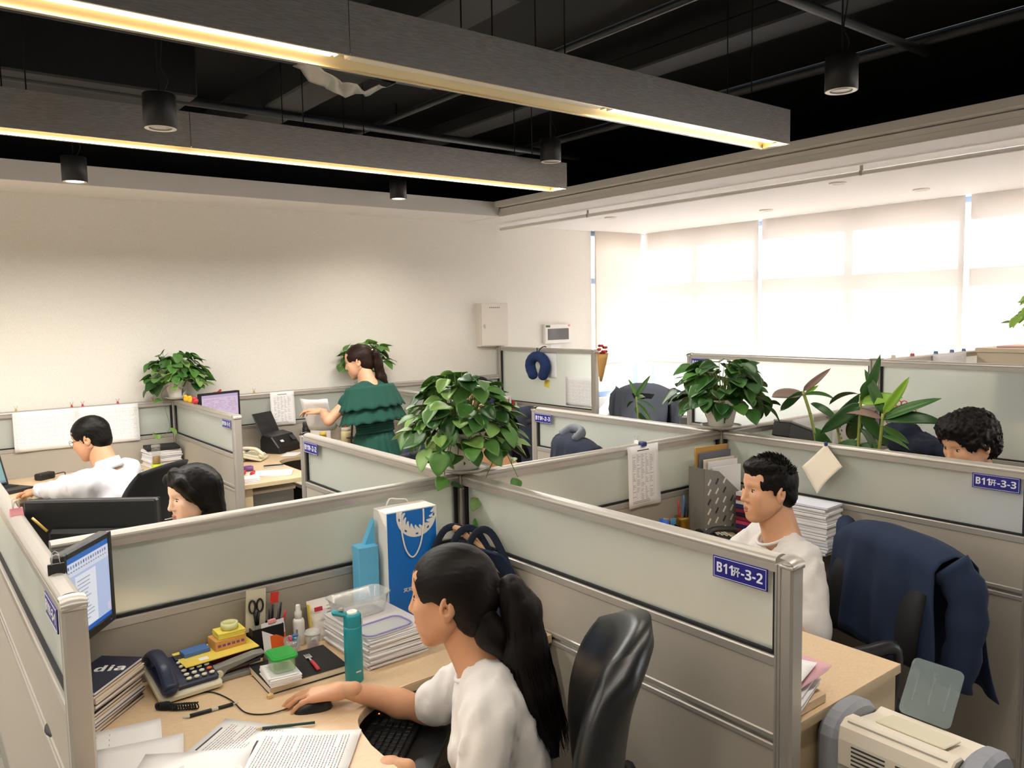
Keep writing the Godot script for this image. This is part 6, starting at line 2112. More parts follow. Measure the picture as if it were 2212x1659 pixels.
	for k in 2:
		var b2 := thing("strap_end", ["tan leather strap end with a buckle leaning on the partition", "smaller tan strap end leaning on the partition, farther back"][k], "strap", Vector3(1.612, DESK + 0.0, -2.065 - k * 0.075))
		st = nst(true)
		tube(st, curve([Vector3(-0.03, 0.035, 0.02), Vector3(-0.01, 0.06, 0.01), Vector3(-0.002, 0.10, 0), Vector3(0.004, 0.15, -0.005)], 5), 0.009, 8, true, Vector2(0.3, 1.0))
		obj("leather", st, M.tan_leather, b2)
		st = nst(true)
		var lq := []
		for q in 9: lq.append(Vector3(-0.006, 0.085 + 0.012 * sin(TAU * q / 8), 0.014 * cos(TAU * q / 8)))
		tube(st, lq, 0.002, 6, false)
		obj("buckle", st, M.silver, b2)
	# mouse, cord, pens, papers, keyboard
	t = mouse("black mouse under the hand on the front desk", Vector3(0.822, DESK, -1.938), atan2(-0.93, -0.36))
	st = nst(true)
	tube(st, curve([Vector3(0.56, DESK + 0.004, -2.225), Vector3(0.636, DESK + 0.003, -2.215), Vector3(0.668, DESK + 0.003, -2.13), Vector3(0.676, DESK + 0.003, -2.03), Vector3(0.72, DESK + 0.003, -1.985), Vector3(0.778, DESK + 0.008, -1.97)], 8), 0.0018, 6)
	obj("cord", st, M.black_soft, t).transform = t.transform.affine_inverse()
	t = thing("ballpoint_pen", "black and silver ballpoint pen lying on the front desk", "pen", Vector3(0.606, DESK + 0.005, -2.10), facing(0.99, 0.08))
	st = nst(true)
	tube(st, [Vector3(0, 0, -0.052), Vector3(0, 0, 0.0), Vector3(0, 0, 0.004)], [0.0052, 0.0052, 0.0045], 12)
	tube(st, [Vector3(0, 0, 0.02), Vector3(0, 0, 0.058)], 0.0048, 12)
	obj("barrel", st, M.black_plastic, t)
	st = nst(true)
	tube(st, [Vector3(0, 0, 0.003), Vector3(0, 0, 0.021)], 0.0046, 12)
	tube(st, [Vector3(0, 0, -0.052), Vector3(0, 0, -0.07)], [0.0045, 0.001], 12)
	tube(st, [Vector3(0, 0, 0.058), Vector3(0, 0, 0.072)], 0.002, 8)
	obj("metal_trim", st, M.silver, t)
	t = thing("pencil", "dark green pencil lying on the printed documents", "pencil", Vector3(0.727, DESK + 0.007, -1.89), facing(0.89, 0.45))
	st = nst()
	tube(st, [Vector3(0, 0, -0.056), Vector3(0, 0, 0.073)], 0.0036, 6)
	obj("shaft", st, M.pencil_green, t)
	st = nst()
	tube(st, [Vector3(0, 0, -0.056), Vector3(0, 0, -0.073)], [0.0036, 0.0006], 6)
	obj("point", st, M.wood_eraser, t)
	var away := atan2(0.79, 0.61)
	loose_page("handwritten list sheet beside the magazines on the front desk", Vector3(0.375, DESK + 0.0015, -2.075), 1.35, M.doc_list, 0.19, 0.2, 0.002, "loose sheets on the front desk")
	loose_page("blank sheet overlapping the handwritten list on the front desk", Vector3(0.395, DESK + 0.003, -1.96), 1.30, M.paper, 0.19, 0.2, 0.003, "loose sheets on the front desk")
	loose_page("blank sheet at the photo's bottom edge on the front desk", Vector3(0.47, DESK + 0.0045, -1.83), 1.0, M.paper, 0.19, 0.25, 0.003, "loose sheets on the front desk")
	loose_page("printed page partly under the main document, beneath the pencil", Vector3(0.63, DESK + 0.0015, -1.87), away - 0.25, M.doc_text, 0.19, 0.265, 0.002, "loose sheets on the front desk")
	loose_page("main printed document with red corrections beside the keyboard", Vector3(0.705, DESK + 0.004, -1.755), away, M.doc_text, 0.19, 0.265, 0.003, "loose sheets on the front desk")
	keyboard("black keyboard on the front desk's tray", Vector3(0.93, 0.6645, -1.765), 0.764, 0.41, 0.135)
	monitor("black monitor with a blue document window behind the near end post", Vector3(0.370, 1.092, -2.275), atan2(0.79, 0.616), 0.235, 0.25, M.screen_writer)
	office_chair("black leather office chair behind the person with the ponytail", Vector3(1.105, 0, -1.515), atan2(-0.76, -0.66), {"top": 1.06, "recline": 0.14, "w": 0.46, "square": 0.12, "pad": 0.10, "bow": 0.075})
	binder_clip("pink binder clip on the left partition rail", Vector3(0.276, H - 0.008, -2.84), 1.7, M.pink_plastic, 1.1)
	st = nst(true)
	tube(st, [Vector3(0.312, H - 0.01, -2.80), Vector3(0.345, H - 0.05, -2.765)], 0.004, 8)
	tag(obj("yellow_pencil_stub", st, M.gold), "short yellow stick hanging by the pink clip", "stick")
	binder_clip("black binder clip with long wires on the left partition rail", Vector3(0.276, H - 0.008, -2.11), 1.5, M.black_plastic, 1.1)
func bag_texture() -> ImageTexture:
	# blue face with the lower part of a white ring emblem, flames licking inwards
	var im := Image.create(256, 512, false, Image.FORMAT_RGB8)
	for y in 512:
		for x in 256:
			var c := Color("1272cc")
			var p := Vector2(x - 150, y - 22)
			var r := p.length()
			var a := p.angle()
			var pin := Vector2(x - 158, y - 6)
			var flame := fposmod(pin.angle() * 3.2 + pin.length() * 0.05, 1.0)
			if r < 104 and pin.length() > 66.0 + 22.0 * flame * flame: c = Color("f1eee8")
			if r < 94 and r > 86 and sin(a * 9.0) > 0.8: c = Color("2a62ae")
			if x > 250 or y < 3: c = Color("f1eee8")
			im.set_pixel(x, y, c)
	return ImageTexture.create_from_image(im)
func neighbour_desk() -> void:
	desk("pale wood corner desk of the man in white, its end beside the printer", l_outline(X1 + 0.028, X2 - 0.028, -2.404, -1.075, 0.505, 0.575), [[X2 - 0.06, -2.15, 0.03, 0.48], [1.98, -1.10, 0.54, 0.03], [1.74, -2.34, 0.06, 0.06]])
	office_chair("office chair of the man in white, hidden under a navy coat", Vector3(2.57, 0, -1.50), atan2(-0.94, -0.34), {"top": 0.90, "cloth": M.mesh_black, "w": 0.46})
	var j := jacket("navy coat draped over the chair behind the man in white", Vector3(2.865, 0, -1.40), atan2(-0.94, -0.34), 0.52, 0.955, 0.40, 0.52, M.denim_cloth, {"phase": 0.7, "gap": 0.18, "flare": 0.06, "sleeve": 0.46})
	var e := nst()
	extr(e, PackedVector2Array([Vector2(-0.018, 0.03), Vector2(0.012, 0.022), Vector2(0.018, 0.0), Vector2(0.006, -0.035), Vector2(-0.004, -0.01), Vector2(-0.02, 0.004)]), 0.002, Transform3D(Basis(), Vector3(-0.10, 0.86, 0.088)))
	obj("emblem", e, M.cream_page, j, "small cream embroidered emblem")
	hung_page("printed schedule clipped to the partition behind the man in white", Vector3(2.604, H - 0.004, -2.404), 0.195, 0.275, Vector3(0, 0, 1), M.doc_table, 0.006, M.book_blue, 3)
	# file holder with folders
	var t := thing("file_holder", "grey perforated file holder stuffed with folders and papers", "file holder", Vector3(3.0, DESK, -2.30), -0.12)
	var side := PackedVector2Array([Vector2(-0.13, 0.0), Vector2(0.13, 0.0), Vector2(0.13, 0.16), Vector2(-0.04, 0.30), Vector2(-0.13, 0.32)])
	for z in [-0.05, 0.048]:
		var st := nst()
		extr(st, side, 0.003, Transform3D(Basis(), Vector3(0, 0, z)))
		obj("side_wall", st, M.grey_plastic, t)
	var bk := nst()
	bx(bk, Vector3(-0.1285, 0.16, 0), Vector3(0.003, 0.32, 0.10))
	bx(bk, Vector3(0, 0.0015, 0), Vector3(0.26, 0.003, 0.10))
	bx(bk, Vector3(0.1285, 0.08, 0), Vector3(0.003, 0.16, 0.10))
	obj("shell", bk, M.grey_plastic, t)
	for r in 6:
		for c in 5:
			if c * 0.045 > 0.2 - (r - 2) * 0.035 and r > 2: continue
			var sl := nst()
			bx(sl, Vector3(-0.10 + c * 0.048, 0.03 + r * 0.045, 0.0515), Vector3(0.009, 0.030, 0.001), 0.0, Basis(Vector3.BACK, -0.6))
			obj("slot", sl, M.dark_grey if (r + c) % 3 == 0 else M.white_plastic, t)
	obj("label", box(Vector3(0.108, 0.05, 0.052), Vector3(0.034, 0.05, 0.001)), M.paper, t)
	obj("label_green", box(Vector3(0.110, 0.042, 0.0528), Vector3(0.026, 0.016, 0.001)), M.green_lid, t)
	for k in 5:
		var hgt: float = [0.40, 0.375, 0.345, 0.335, 0.31][k]
		var f := tag(obj("document", box(Vector3(3.0 + 0.008 * k, DESK + 0.004 + hgt / 2, -2.335 + k * 0.016), Vector3(0.205 - 0.006 * k, hgt, 0.008), 0.001, yaw(-0.12)), [M.kraft, M.grey_cloth, M.cream_page, M.paper, M.doc_table][k]), ["tan folder at the back of the grey file holder", "grey folder in the grey file holder", "cream folder in the grey file holder", "white papers in the grey file holder", "white papers at the front of the grey file holder"][k], "folder", "papers in the file holder")
	# pen cup, black tray with odds, telephone, books
	t = thing("pen_cup", "ribbed golden pen cup beside the grey file holder", "pen cup", Vector3(2.775, DESK, -2.32))
	var st := nst(true)
	var prof := [[0.034, 0.0]]
	for k in 9: prof.append_array([[0.037, 0.006 + k * 0.011], [0.0345, 0.012 + k * 0.011]])
	prof.append_array([[0.034, 0.11], [0.031, 0.11], [0.031, 0.02]])
	lathe(st, Vector3.ZERO, prof, 24)
	obj("cup", st, M.gold_tin, t)
	pens_in("pens in the golden cup", Vector3(2.775, DESK + 0.022, -2.32), [[Vector3(-0.01, 0, 0.005), Vector3(-0.028, 0.165, 0.0), M.red_plastic, "red pen in the golden pen cup"], [Vector3(0.008, 0, 0), Vector3(0.024, 0.18, -0.01), M.blue_card, "blue pen in the golden pen cup"], [Vector3(0.0, 0, 0.01), Vector3(0.008, 0.15, 0.014), M.black_plastic, "black pen in the golden pen cup"], [Vector3(0.012, 0, 0.012), Vector3(0.02, 0.14, 0.02), M.black_plastic, "second black pen in the golden pen cup, leaning right"]])
	t = thing("desk_tray", "black open desk tray with cards beside the golden cup", "tray", Vector3(2.60, DESK, -2.29))
	st = nst()
	for s in [-1, 1]:
		bx(st, Vector3(s * 0.07, 0.05, 0), Vector3(0.003, 0.10, 0.09))
		bx(st, Vector3(0, 0.05, s * 0.044), Vector3(0.14, 0.10, 0.003))
	bx(st, Vector3(0, 0.0015, 0), Vector3(0.14, 0.003, 0.09))
	obj("tray", st, M.black_plastic, t)
	st = nst(true)
	tube(st, [Vector3(2.575, DESK + 0.05, -2.27), Vector3(2.60, DESK + 0.135, -2.27)], 0.022, 18)
	tag(obj("blue_cap", st, M.blue_bright), "blue cylindrical cap sticking out of the black desk tray", "cap")
	for k in 3:
		tag(obj("card", box(Vector3(2.62 + k * 0.016, DESK + 0.085, -2.295 + k * 0.012), Vector3(0.05, 0.09, 0.003), 0, Basis(Vector3.BACK, -0.4 + 0.1 * k) * yaw(0.3)), [M.cream_page, M.orange_box, M.sky_blue][k]), ["cream card in the black desk tray", "orange and white card in the black desk tray", "light blue card in front in the black desk tray"][k], "card", "cards in the black tray")
	phone("black desk telephone before the grey file holder", Vector3(2.80, DESK, -2.14), 1.1, M.black_plastic, M.cream_plastic, M.black_plastic)
	var cols := [M.book_blue, M.book_red, M.book_blue, M.magenta, M.book_red, M.navy_book, M.book_red, M.book_blue, M.paper, M.book_red, M.paper]
	var nm := ["lowest", "second", "third", "fourth", "fifth", "sixth", "seventh", "eighth", "ninth", "tenth", "topmost"]
	for k in 11:
		var b := thing("book", "%s book from the bottom in the red and blue pile" % nm[k] if k > 0 and k < 10 else ("lowest book in the red and blue pile" if k == 0 else "white-paged book on top of the red and blue pile"), "book", Vector3(3.085, DESK + k * 0.0185, -2.12), 0.04 * sin(k * 2.3), "pile of red and blue books")
		obj("pages", box(Vector3(0, 0.009, 0), Vector3(0.128, 0.014, 0.168)), M.cream_page, b)
		var c := nst()
		for y in [0.0012, 0.0168]: bx(c, Vector3(0, y, 0), Vector3(0.134, 0.0022, 0.175))
		bx(c, Vector3(-0.066, 0.009, 0), Vector3(0.002, 0.0178, 0.175))
		obj("cover", c, cols[k], b)
	paper_pile("pile of cream documents beside the man's ear, against the partition", Vector3(3.08, DESK, -1.86), 0.05, 0.13, 0.2, 0.21, 16, 0.005)
	hung_page("printed list on the far face of the 3-3 partition glass", Vector3(3.222, H - 0.045, -1.97), 0.16, 0.19, Vector3(1, 0, 0), M.doc_table, 0.0)
	# large cream sheet hanging by a corner
	t = thing("folded_sheet", "cream paper sheet hanging by one corner from the 3-3 partition", "paper", Vector3(3.165, H, -1.85))
	st = nst(true)
	sheet(st, 10, 10, func(u, v):
		var p: Vector3 = Vector3(0, -0.11, -0.10) * u + Vector3(0, -0.085, 0.085) * v + Vector3(0, -0.02, 0) * u * v
		return p + Vector3(-0.006 - 0.03 * sin(u * 3.0) * v - 0.02 * u * u - 0.012 * v, 0, 0), 0.0006, false)
	obj("sheet", st, M.cream_page, t)
	obj("clip", box(Vector3(-0.004, 0.0, 0), Vector3(0.012, 0.018, 0.014), 0.003), M.book_blue, t)
	# papers by the post, printer
	tag(obj("wood_block", box(Vector3(1.80, DESK + 0.014, -1.155), Vector3(0.17, 0.028, 0.13), 0.003), M.desk_wood), "flat wooden box under papers on the man's desk end", "box")
	paper_pile("curling pile of papers on the wooden box by the front post", Vector3(1.80, DESK + 0.029, -1.16), 0.3, 0.185, 0.13, 0.03, 6, 0.008)
	var pk := nst(true)
	sheet(pk, 10, 6, func(u, v): return Vector3(1.72 + u * 0.20, DESK + 0.062 + 0.012 * sin(u * 2.6) + 0.02 * pow(u, 6.0), -1.215 + v * 0.12), 0.0008, false)
	tag(obj("pink_sheet", pk, M.pink_paper), "curled pink sheet on the paper pile by the front post", "paper")
	loose_page("white sheet over the pink sheet by the front post", Vector3(1.79, DESK + 0.088, -1.165), 0.25, M.doc_list, 0.19, 0.13, 0.004)
	# printer on a low stand at the desk end
	t = thing("printer_stand", "low dark stand under the printer beside the front post", "stand", Vector3(1.93, 0, -0.87))
	obj("top", box(Vector3(0, 0.44, 0), Vector3(0.34, 0.024, 0.36), 0.004), M.desk_edge, t)
	for s in [[-1, -1], [1, -1], [1, 1], [-1, 1]]: obj("leg", box(Vector3(s[0] * 0.15, 0.214, s[1] * 0.16), Vector3(0.03, 0.428, 0.03), 0.003), M.black_plastic, t)
	t = thing("printer", "cream and grey laser printer with vents and a clear paper flap", "printer", Vector3(1.925, 0.452, -0.885), 0.0)
	st = nst()
	bx(st, Vector3(0, 0.105, 0), Vector3(0.20, 0.21, 0.33), 0.008)
	obj("body", st, M.printer_body, t)
	st = nst(true)
	var shell := PackedVector2Array()
	for p in [[-0.108, 0.19], [-0.108, 0.255], [-0.10, 0.285], [-0.075, 0.30], [-0.04, 0.296], [-0.02, 0.278], [0.075, 0.262], [0.105, 0.268], [0.112, 0.25], [0.112, 0.19]]: shell.append(Vector2(p[0], p[1]))
	st = nst()
	extr(st, shell, 0.27, Transform3D(Basis(), Vector3(0, 0, -0.135)), 0.004)
	obj("upper_shell", st, M.printer_cream, t)
	for s in [-1.0, 1.0]:
		st = nst()
		var endp := PackedVector2Array()
		for k in 13: endp.append(Vector2(0.113 * cos(PI * k / 12), 0.20 + 0.105 * pow(sin(PI * k / 12), 0.6)))
		endp.append_array([Vector2(-0.113, 0.0), Vector2(0.113, 0.0)])
		extr(st, endp, 0.055, Transform3D(Basis(), Vector3(0, 0, s * 0.165 - 0.0275 + s * 0.0)), 0.012)
		obj("end_cap", st, M.printer_grey, t)
	for r in 4: obj("top_groove", box(Vector3(-0.085 + r * 0.012, 0.296 - 0.001 * r, 0.0), Vector3(0.003, 0.003, 0.24)), M.printer_body, t)
	for blk in 2:
		for r in 5: obj("vent_slot", box(Vector3(-0.1085, 0.245 - r * 0.011, -0.055 + blk * 0.11), Vector3(0.002, 0.004, 0.085)), M.dark_grey, t)
	obj("rating_label", box(Vector3(-0.101, 0.10, 0.03), Vector3(0.001, 0.05, 0.08)), M.white_plastic, t)
	for k in 6: obj("label_line", box(Vector3(-0.1018, 0.118 - k * 0.007, 0.025), Vector3(0.0006, 0.002, 0.05 - 0.008 * (k % 3))), M.dark_grey, t)
	obj("recess", box(Vector3(0.028, 0.279, 0.0), Vector3(0.09, 0.006, 0.17), 0.002, Basis(Vector3.BACK, -0.16)), M.cream_plastic, t)
	st = nst()
	extr(st, round_rect(0.13, 0.15, 0.015), 0.003, Transform3D(Basis(Vector3(0, 0, 1), Vector3(0.55, 0.83, 0).normalized(), Vector3(-0.83, 0.55, 0).normalized()), Vector3(0.145, 0.335, -0.02)), 0.0)
	obj("paper_flap", st, M.grey_clear, t, "clear grey plastic paper flap")
	for k in 3: obj("flap_rib", box(Vector3(0.145, 0.337, -0.06 + k * 0.04), Vector3(0.075, 0.003, 0.003), 0, Basis(Vector3.BACK, 0.985)), M.grey_clear, t)
	for k in 2:
		st = nst(true)
		tube(st, curve([Vector3(1.76, 0.60 + k * 0.03, -1.0), Vector3(1.72, 0.45, -0.97 + k * 0.03), Vector3(1.735, 0.25, -0.95), Vector3(1.75, 0.02, -0.93 + k * 0.05)], 6), 0.004, 6)
		tag(obj("power_cable", st, M.black_soft), ["black cable hanging between the front post and printer", "second black cable hanging beside the printer stand"][k], "cable")
func right_desk() -> void:
	desk("pale wood corner desk of the curly-haired person", l_outline(X2 + 0.028, X3 - 0.028, -2.404, -1.075, 0.505, 0.575), [[X3 - 0.06, -2.15, 0.03, 0.48], [3.5, -1.10, 0.54, 0.03]])
	office_chair("black office chair of the curly-haired person at the right edge", Vector3(3.66, 0, -1.32), atan2(-0.86, -0.45), {"top": 0.98, "cloth": M.mesh_black})
	var t := thing("file_box", "tilted grey plastic file box behind the bamboo stalks", "file box", Vector3(3.66, DESK, -2.32), 0.0)
	obj("lower_box", box(Vector3(0, 0.17, 0), Vector3(0.24, 0.34, 0.11), 0.004), M.dark_grey, t)
	obj("upper_box", box(Vector3(0.0, 0.39, 0.0), Vector3(0.25, 0.07, 0.10), 0.004, Basis(Vector3.BACK, -0.3)), M.dark_grey, t)
	obj("rim", box(Vector3(0.012, 0.43, 0.0), Vector3(0.25, 0.012, 0.105), 0.003, Basis(Vector3.BACK, -0.3)), M.grey_plastic, t)
	var hp := hung_page("white sheet with red characters pinned behind the bamboo", Vector3(3.87, H - 0.005, -2.402), 0.20, 0.27, Vector3(0, 0, 1), M.paper, 0.004)
	var rc := nst()
	for k in 8: bx(rc, Vector3(-0.03 + 0.02 * (k % 2), -0.06 - 0.014 * int(k / 2.0), 0.012), Vector3(0.014, 0.004, 0.001), 0, Basis(Vector3.BACK, PI / 2 * (k % 3)))
	obj("red_characters", rc, M.red_paper, hp)
	hp = hung_page("white sheet with a pressed flower pattern pinned beside the tall post", Vector3(4.28, H - 0.02, -2.402), 0.24, 0.25, Vector3(0, 0, 1), M.paper, 0.004)
	for k in 5: obj("pressed_leaf", box(Vector3(-0.05 + 0.016 * (k % 2), -0.07 - k * 0.022, 0.012), Vector3(0.018, 0.010, 0.001), 0, Basis(Vector3.BACK, 0.6 - 1.2 * (k % 2))), M.leaf_dry, hp)
	var nm := ["lowest", "second", "third", "fourth", "fifth", "sixth", "topmost"]
	for k in 7:
		var b := thing("book", "%s thick book under the navy bag heap" % nm[k], "book", Vector3(4.32, DESK + k * 0.036, -2.03), 0.05 * sin(k * 1.9), "books under the navy bag")
		obj("pages", box(Vector3(0, 0.0175, 0), Vector3(0.17, 0.029, 0.25)), M.cream_page, b)
		var c := nst()
		for y in [0.0016, 0.0334]: bx(c, Vector3(0, y, 0), Vector3(0.18, 0.003, 0.26))
		bx(c, Vector3(0.089, 0.0175, 0), Vector3(0.003, 0.034, 0.26))
		obj("cover", c, [M.paper_edge, M.brown_page, M.paper, M.cream_page, M.brown_page, M.paper, M.paper][k], b)
	var st := nst(true)
	var nz := FastNoiseLite.new()
	nz.frequency = 7.0
	net(st, [ell(Vector3(4.32, 1.075, -2.08), Vector3(0.10, 0.085, 0.11), 0.05), ell(Vector3(4.30, 1.05, -1.95), Vector3(0.09, 0.05, 0.11), 0.05), ell(Vector3(4.28, 1.03, -1.84), Vector3(0.07, 0.04, 0.08), 0.05), cap(Vector3(4.26, 1.03, -1.80), Vector3(4.2, 0.96, -1.70), 0.03, 0.015, 0.04)], 0.011, func(v): return 0.022 * nz.get_noise_3d(v.x * 1.5, v.y, v.z * 1.5))
	tag(obj("cloth_bag", st, M.navy_cloth), "crumpled navy cloth bag on the thick book pile", "bag")
	# round red paper cut on the glass
	t = thing("paper_cut", "round red lacy paper cut stuck on the tall glass", "paper cut", Vector3(4.672, 1.14, -2.26))
	st = nst(true)
	for k in 14:
		var a := TAU * k / 14
		var lp := []
		for q in 9: lp.append(Vector3(0, sin(a) * 0.078 + sin(TAU * q / 8) * 0.018, cos(a) * 0.078 + cos(TAU * q / 8) * 0.018))
		tube(st, lp, 0.003, 5, false)
	obj("lace_ring", st, M.red_paper, t)
	st = nst(true)
	for k in 6:
		var a := TAU * k / 6
		lathe(st, Vector3(0, sin(a) * 0.032, cos(a) * 0.032), [[0.022, -0.001], [0.022, 0.001]], 14, Basis(Vector3.BACK, PI / 2))
	obj("centre_motif", st, M.red_paper, t)
	hung_page("pale sheet behind the tall glass beside the curly-haired person", Vector3(4.728, HT - 0.05, -1.62), 0.32, 0.26, Vector3(1, 0, 0), M.paper_blue, 0.0)
	# glass jar for the stalks
	t = thing("plant_jar", "clear glass jar holding the lucky bamboo", "jar", Vector3(3.52, DESK, -1.97))
	st = nst(true)
	lathe(st, Vector3.ZERO, [[0.10, 0.0], [0.105, 0.005], [0.105, 0.16], [0.102, 0.16], [0.10, 0.008]], 28)
	obj("glass", st, M.glass_clear, t)
	# cabinet by the windows
	t = thing("cabinet", "beige cabinet beside the windows at the right edge", "cabinet", Vector3(6.30, 0, -2.15))
	obj("carcass", box(Vector3(0, 0.73, 0), Vector3(0.72, 1.46, 0.42), 0.003), M.cabinet_beige, t)
	obj("top", box(Vector3(0, 1.475, 0), Vector3(0.74, 0.03, 0.44), 0.003), M.cabinet_beige, t)
	for s in [-1.0, 1.0]:
		var d := obj("door", box(Vector3(s * 0.178, 0.74, 0.218), Vector3(0.35, 1.36, 0.016), 0.002), M.cabinet_beige, t)
		obj("handle", box(Vector3(s * 0.03, 0.80, 0.235), Vector3(0.012, 0.10, 0.014), 0.003), M.steel_dull, d)
	tag(obj("notebook", box(Vector3(6.08, 1.4955, -2.2), Vector3(0.12, 0.01, 0.16), 0.002, yaw(0.3)), M.pink_paper), "thin pinkish notebook lying on the beige cabinet", "notebook")
	for k in 5:
		binder_clip(["first", "second", "third", "fourth", "fifth"][k] + " small clip from the tall post on the rail to the windows", Vector3([4.905, 5.152, 5.478, 5.716, 5.90][k], HT - 0.006, ZA), 0, [M.cream_plastic, M.red_plastic, M.blue_card, M.blue_card, M.blue_card][k], 0.8)
	hung_page("pale printed sheet on the partition to the windows, left of the cabinet", Vector3(5.62, HT - 0.004, -2.404), 0.5, 0.25, Vector3(0, 0, 1), M.doc_sheet, 0.004)
	binder_clip("small white clip on the rail above the printed schedule", Vector3(2.60, H - 0.006, ZA), 0, M.white_plastic, 0.8)
func middle_row() -> void:
	desk("desk of the person at the big black monitor, behind the paper bag partition", l_outline(0.303, 1.628, -2.456, -3.80, 0.50, 0.40, -1.0), [[1.60, -2.7, 0.03, 0.46], [0.5, -3.78, 0.38, 0.03]])
	desk("desk behind the large trailing plant", l_outline(X1 + 0.028, X2 - 0.028, -2.456, -3.80, 0.46, 0.42, -1.0), [[X2 - 0.06, -2.7, 0.03, 0.42], [1.9, -3.78, 0.4, 0.03]])
	desk("desk behind the bushy plant beside the tall partition", l_outline(X2 + 0.028, X3 - 0.028, -2.456, -3.80, 0.50, 0.5, -1.0), [[X3 - 0.06, -2.7, 0.03, 0.46], [3.45, -3.78, 0.45, 0.03]])
	monitor("big black monitor seen from behind, before the long-haired person", Vector3(0.485, 1.075, -2.80), atan2(0.616, -0.79), 0.42, 0.30, M.screen_teal)
	office_chair("grey-backed office chair of the long-haired person", Vector3(1.10, 0, -3.32), atan2(-0.6, -0.8), {"top": 1.06, "cloth": M.chair_grey, "w": 0.5})
	var f := Vector3(-0.86, 0, -0.30).normalized()
	office_chair("office chair under a navy and grey coat beyond the schedule", Vector3(2.56, 0, -3.16), atan2(f.x, f.z), {"top": 1.08, "cloth": M.mesh_black})
	jacket("navy and grey coat on the chair beyond the schedule partition", Vector3(2.81, 0, -3.08), atan2(f.x, f.z), 0.44, 1.12, 0.35, 0.45, M.navy_cloth, {"phase": 2.0, "gap": 0.14, "collar": M.grey_cloth})
	office_chair("office chair with a navy bag on it beside the woman in green", Vector3(2.52, 0, -4.42), PI, {"top": 0.99, "cloth": M.mesh_black, "w": 0.44})
	var t := thing("shoulder_bag", "dark navy bag with golden fittings hung on a chair back", "bag", Vector3(2.52, 0.80, -4.10))
	var st := nst(true)
	net(st, [ell(Vector3(-0.06, 0.10, 0), Vector3(0.11, 0.13, 0.05), 0.04), ell(Vector3(0.08, 0.06, 0.01), Vector3(0.12, 0.12, 0.05), 0.04)], 0.012)
	obj("sack", st, M.navy_cloth, t)
	st = nst(true)
	tube(st, curve([Vector3(-0.12, 0.15, 0.03), Vector3(-0.10, 0.26, 0.0), Vector3(-0.02, 0.27, 0.0), Vector3(0.04, 0.18, 0.04), Vector3(0.08, 0.10, 0.06)], 6), 0.012, 8, true, Vector2(0.5, 1.2))
	obj("strap", st, M.navy_cloth, t)
	st = nst(true)
	net(st, [ell(Vector3(0.10, 0.09, 0.062), Vector3(0.025, 0.022, 0.012), 0.004)], 0.006)
	obj("gold_fitting", st, M.gold, t)
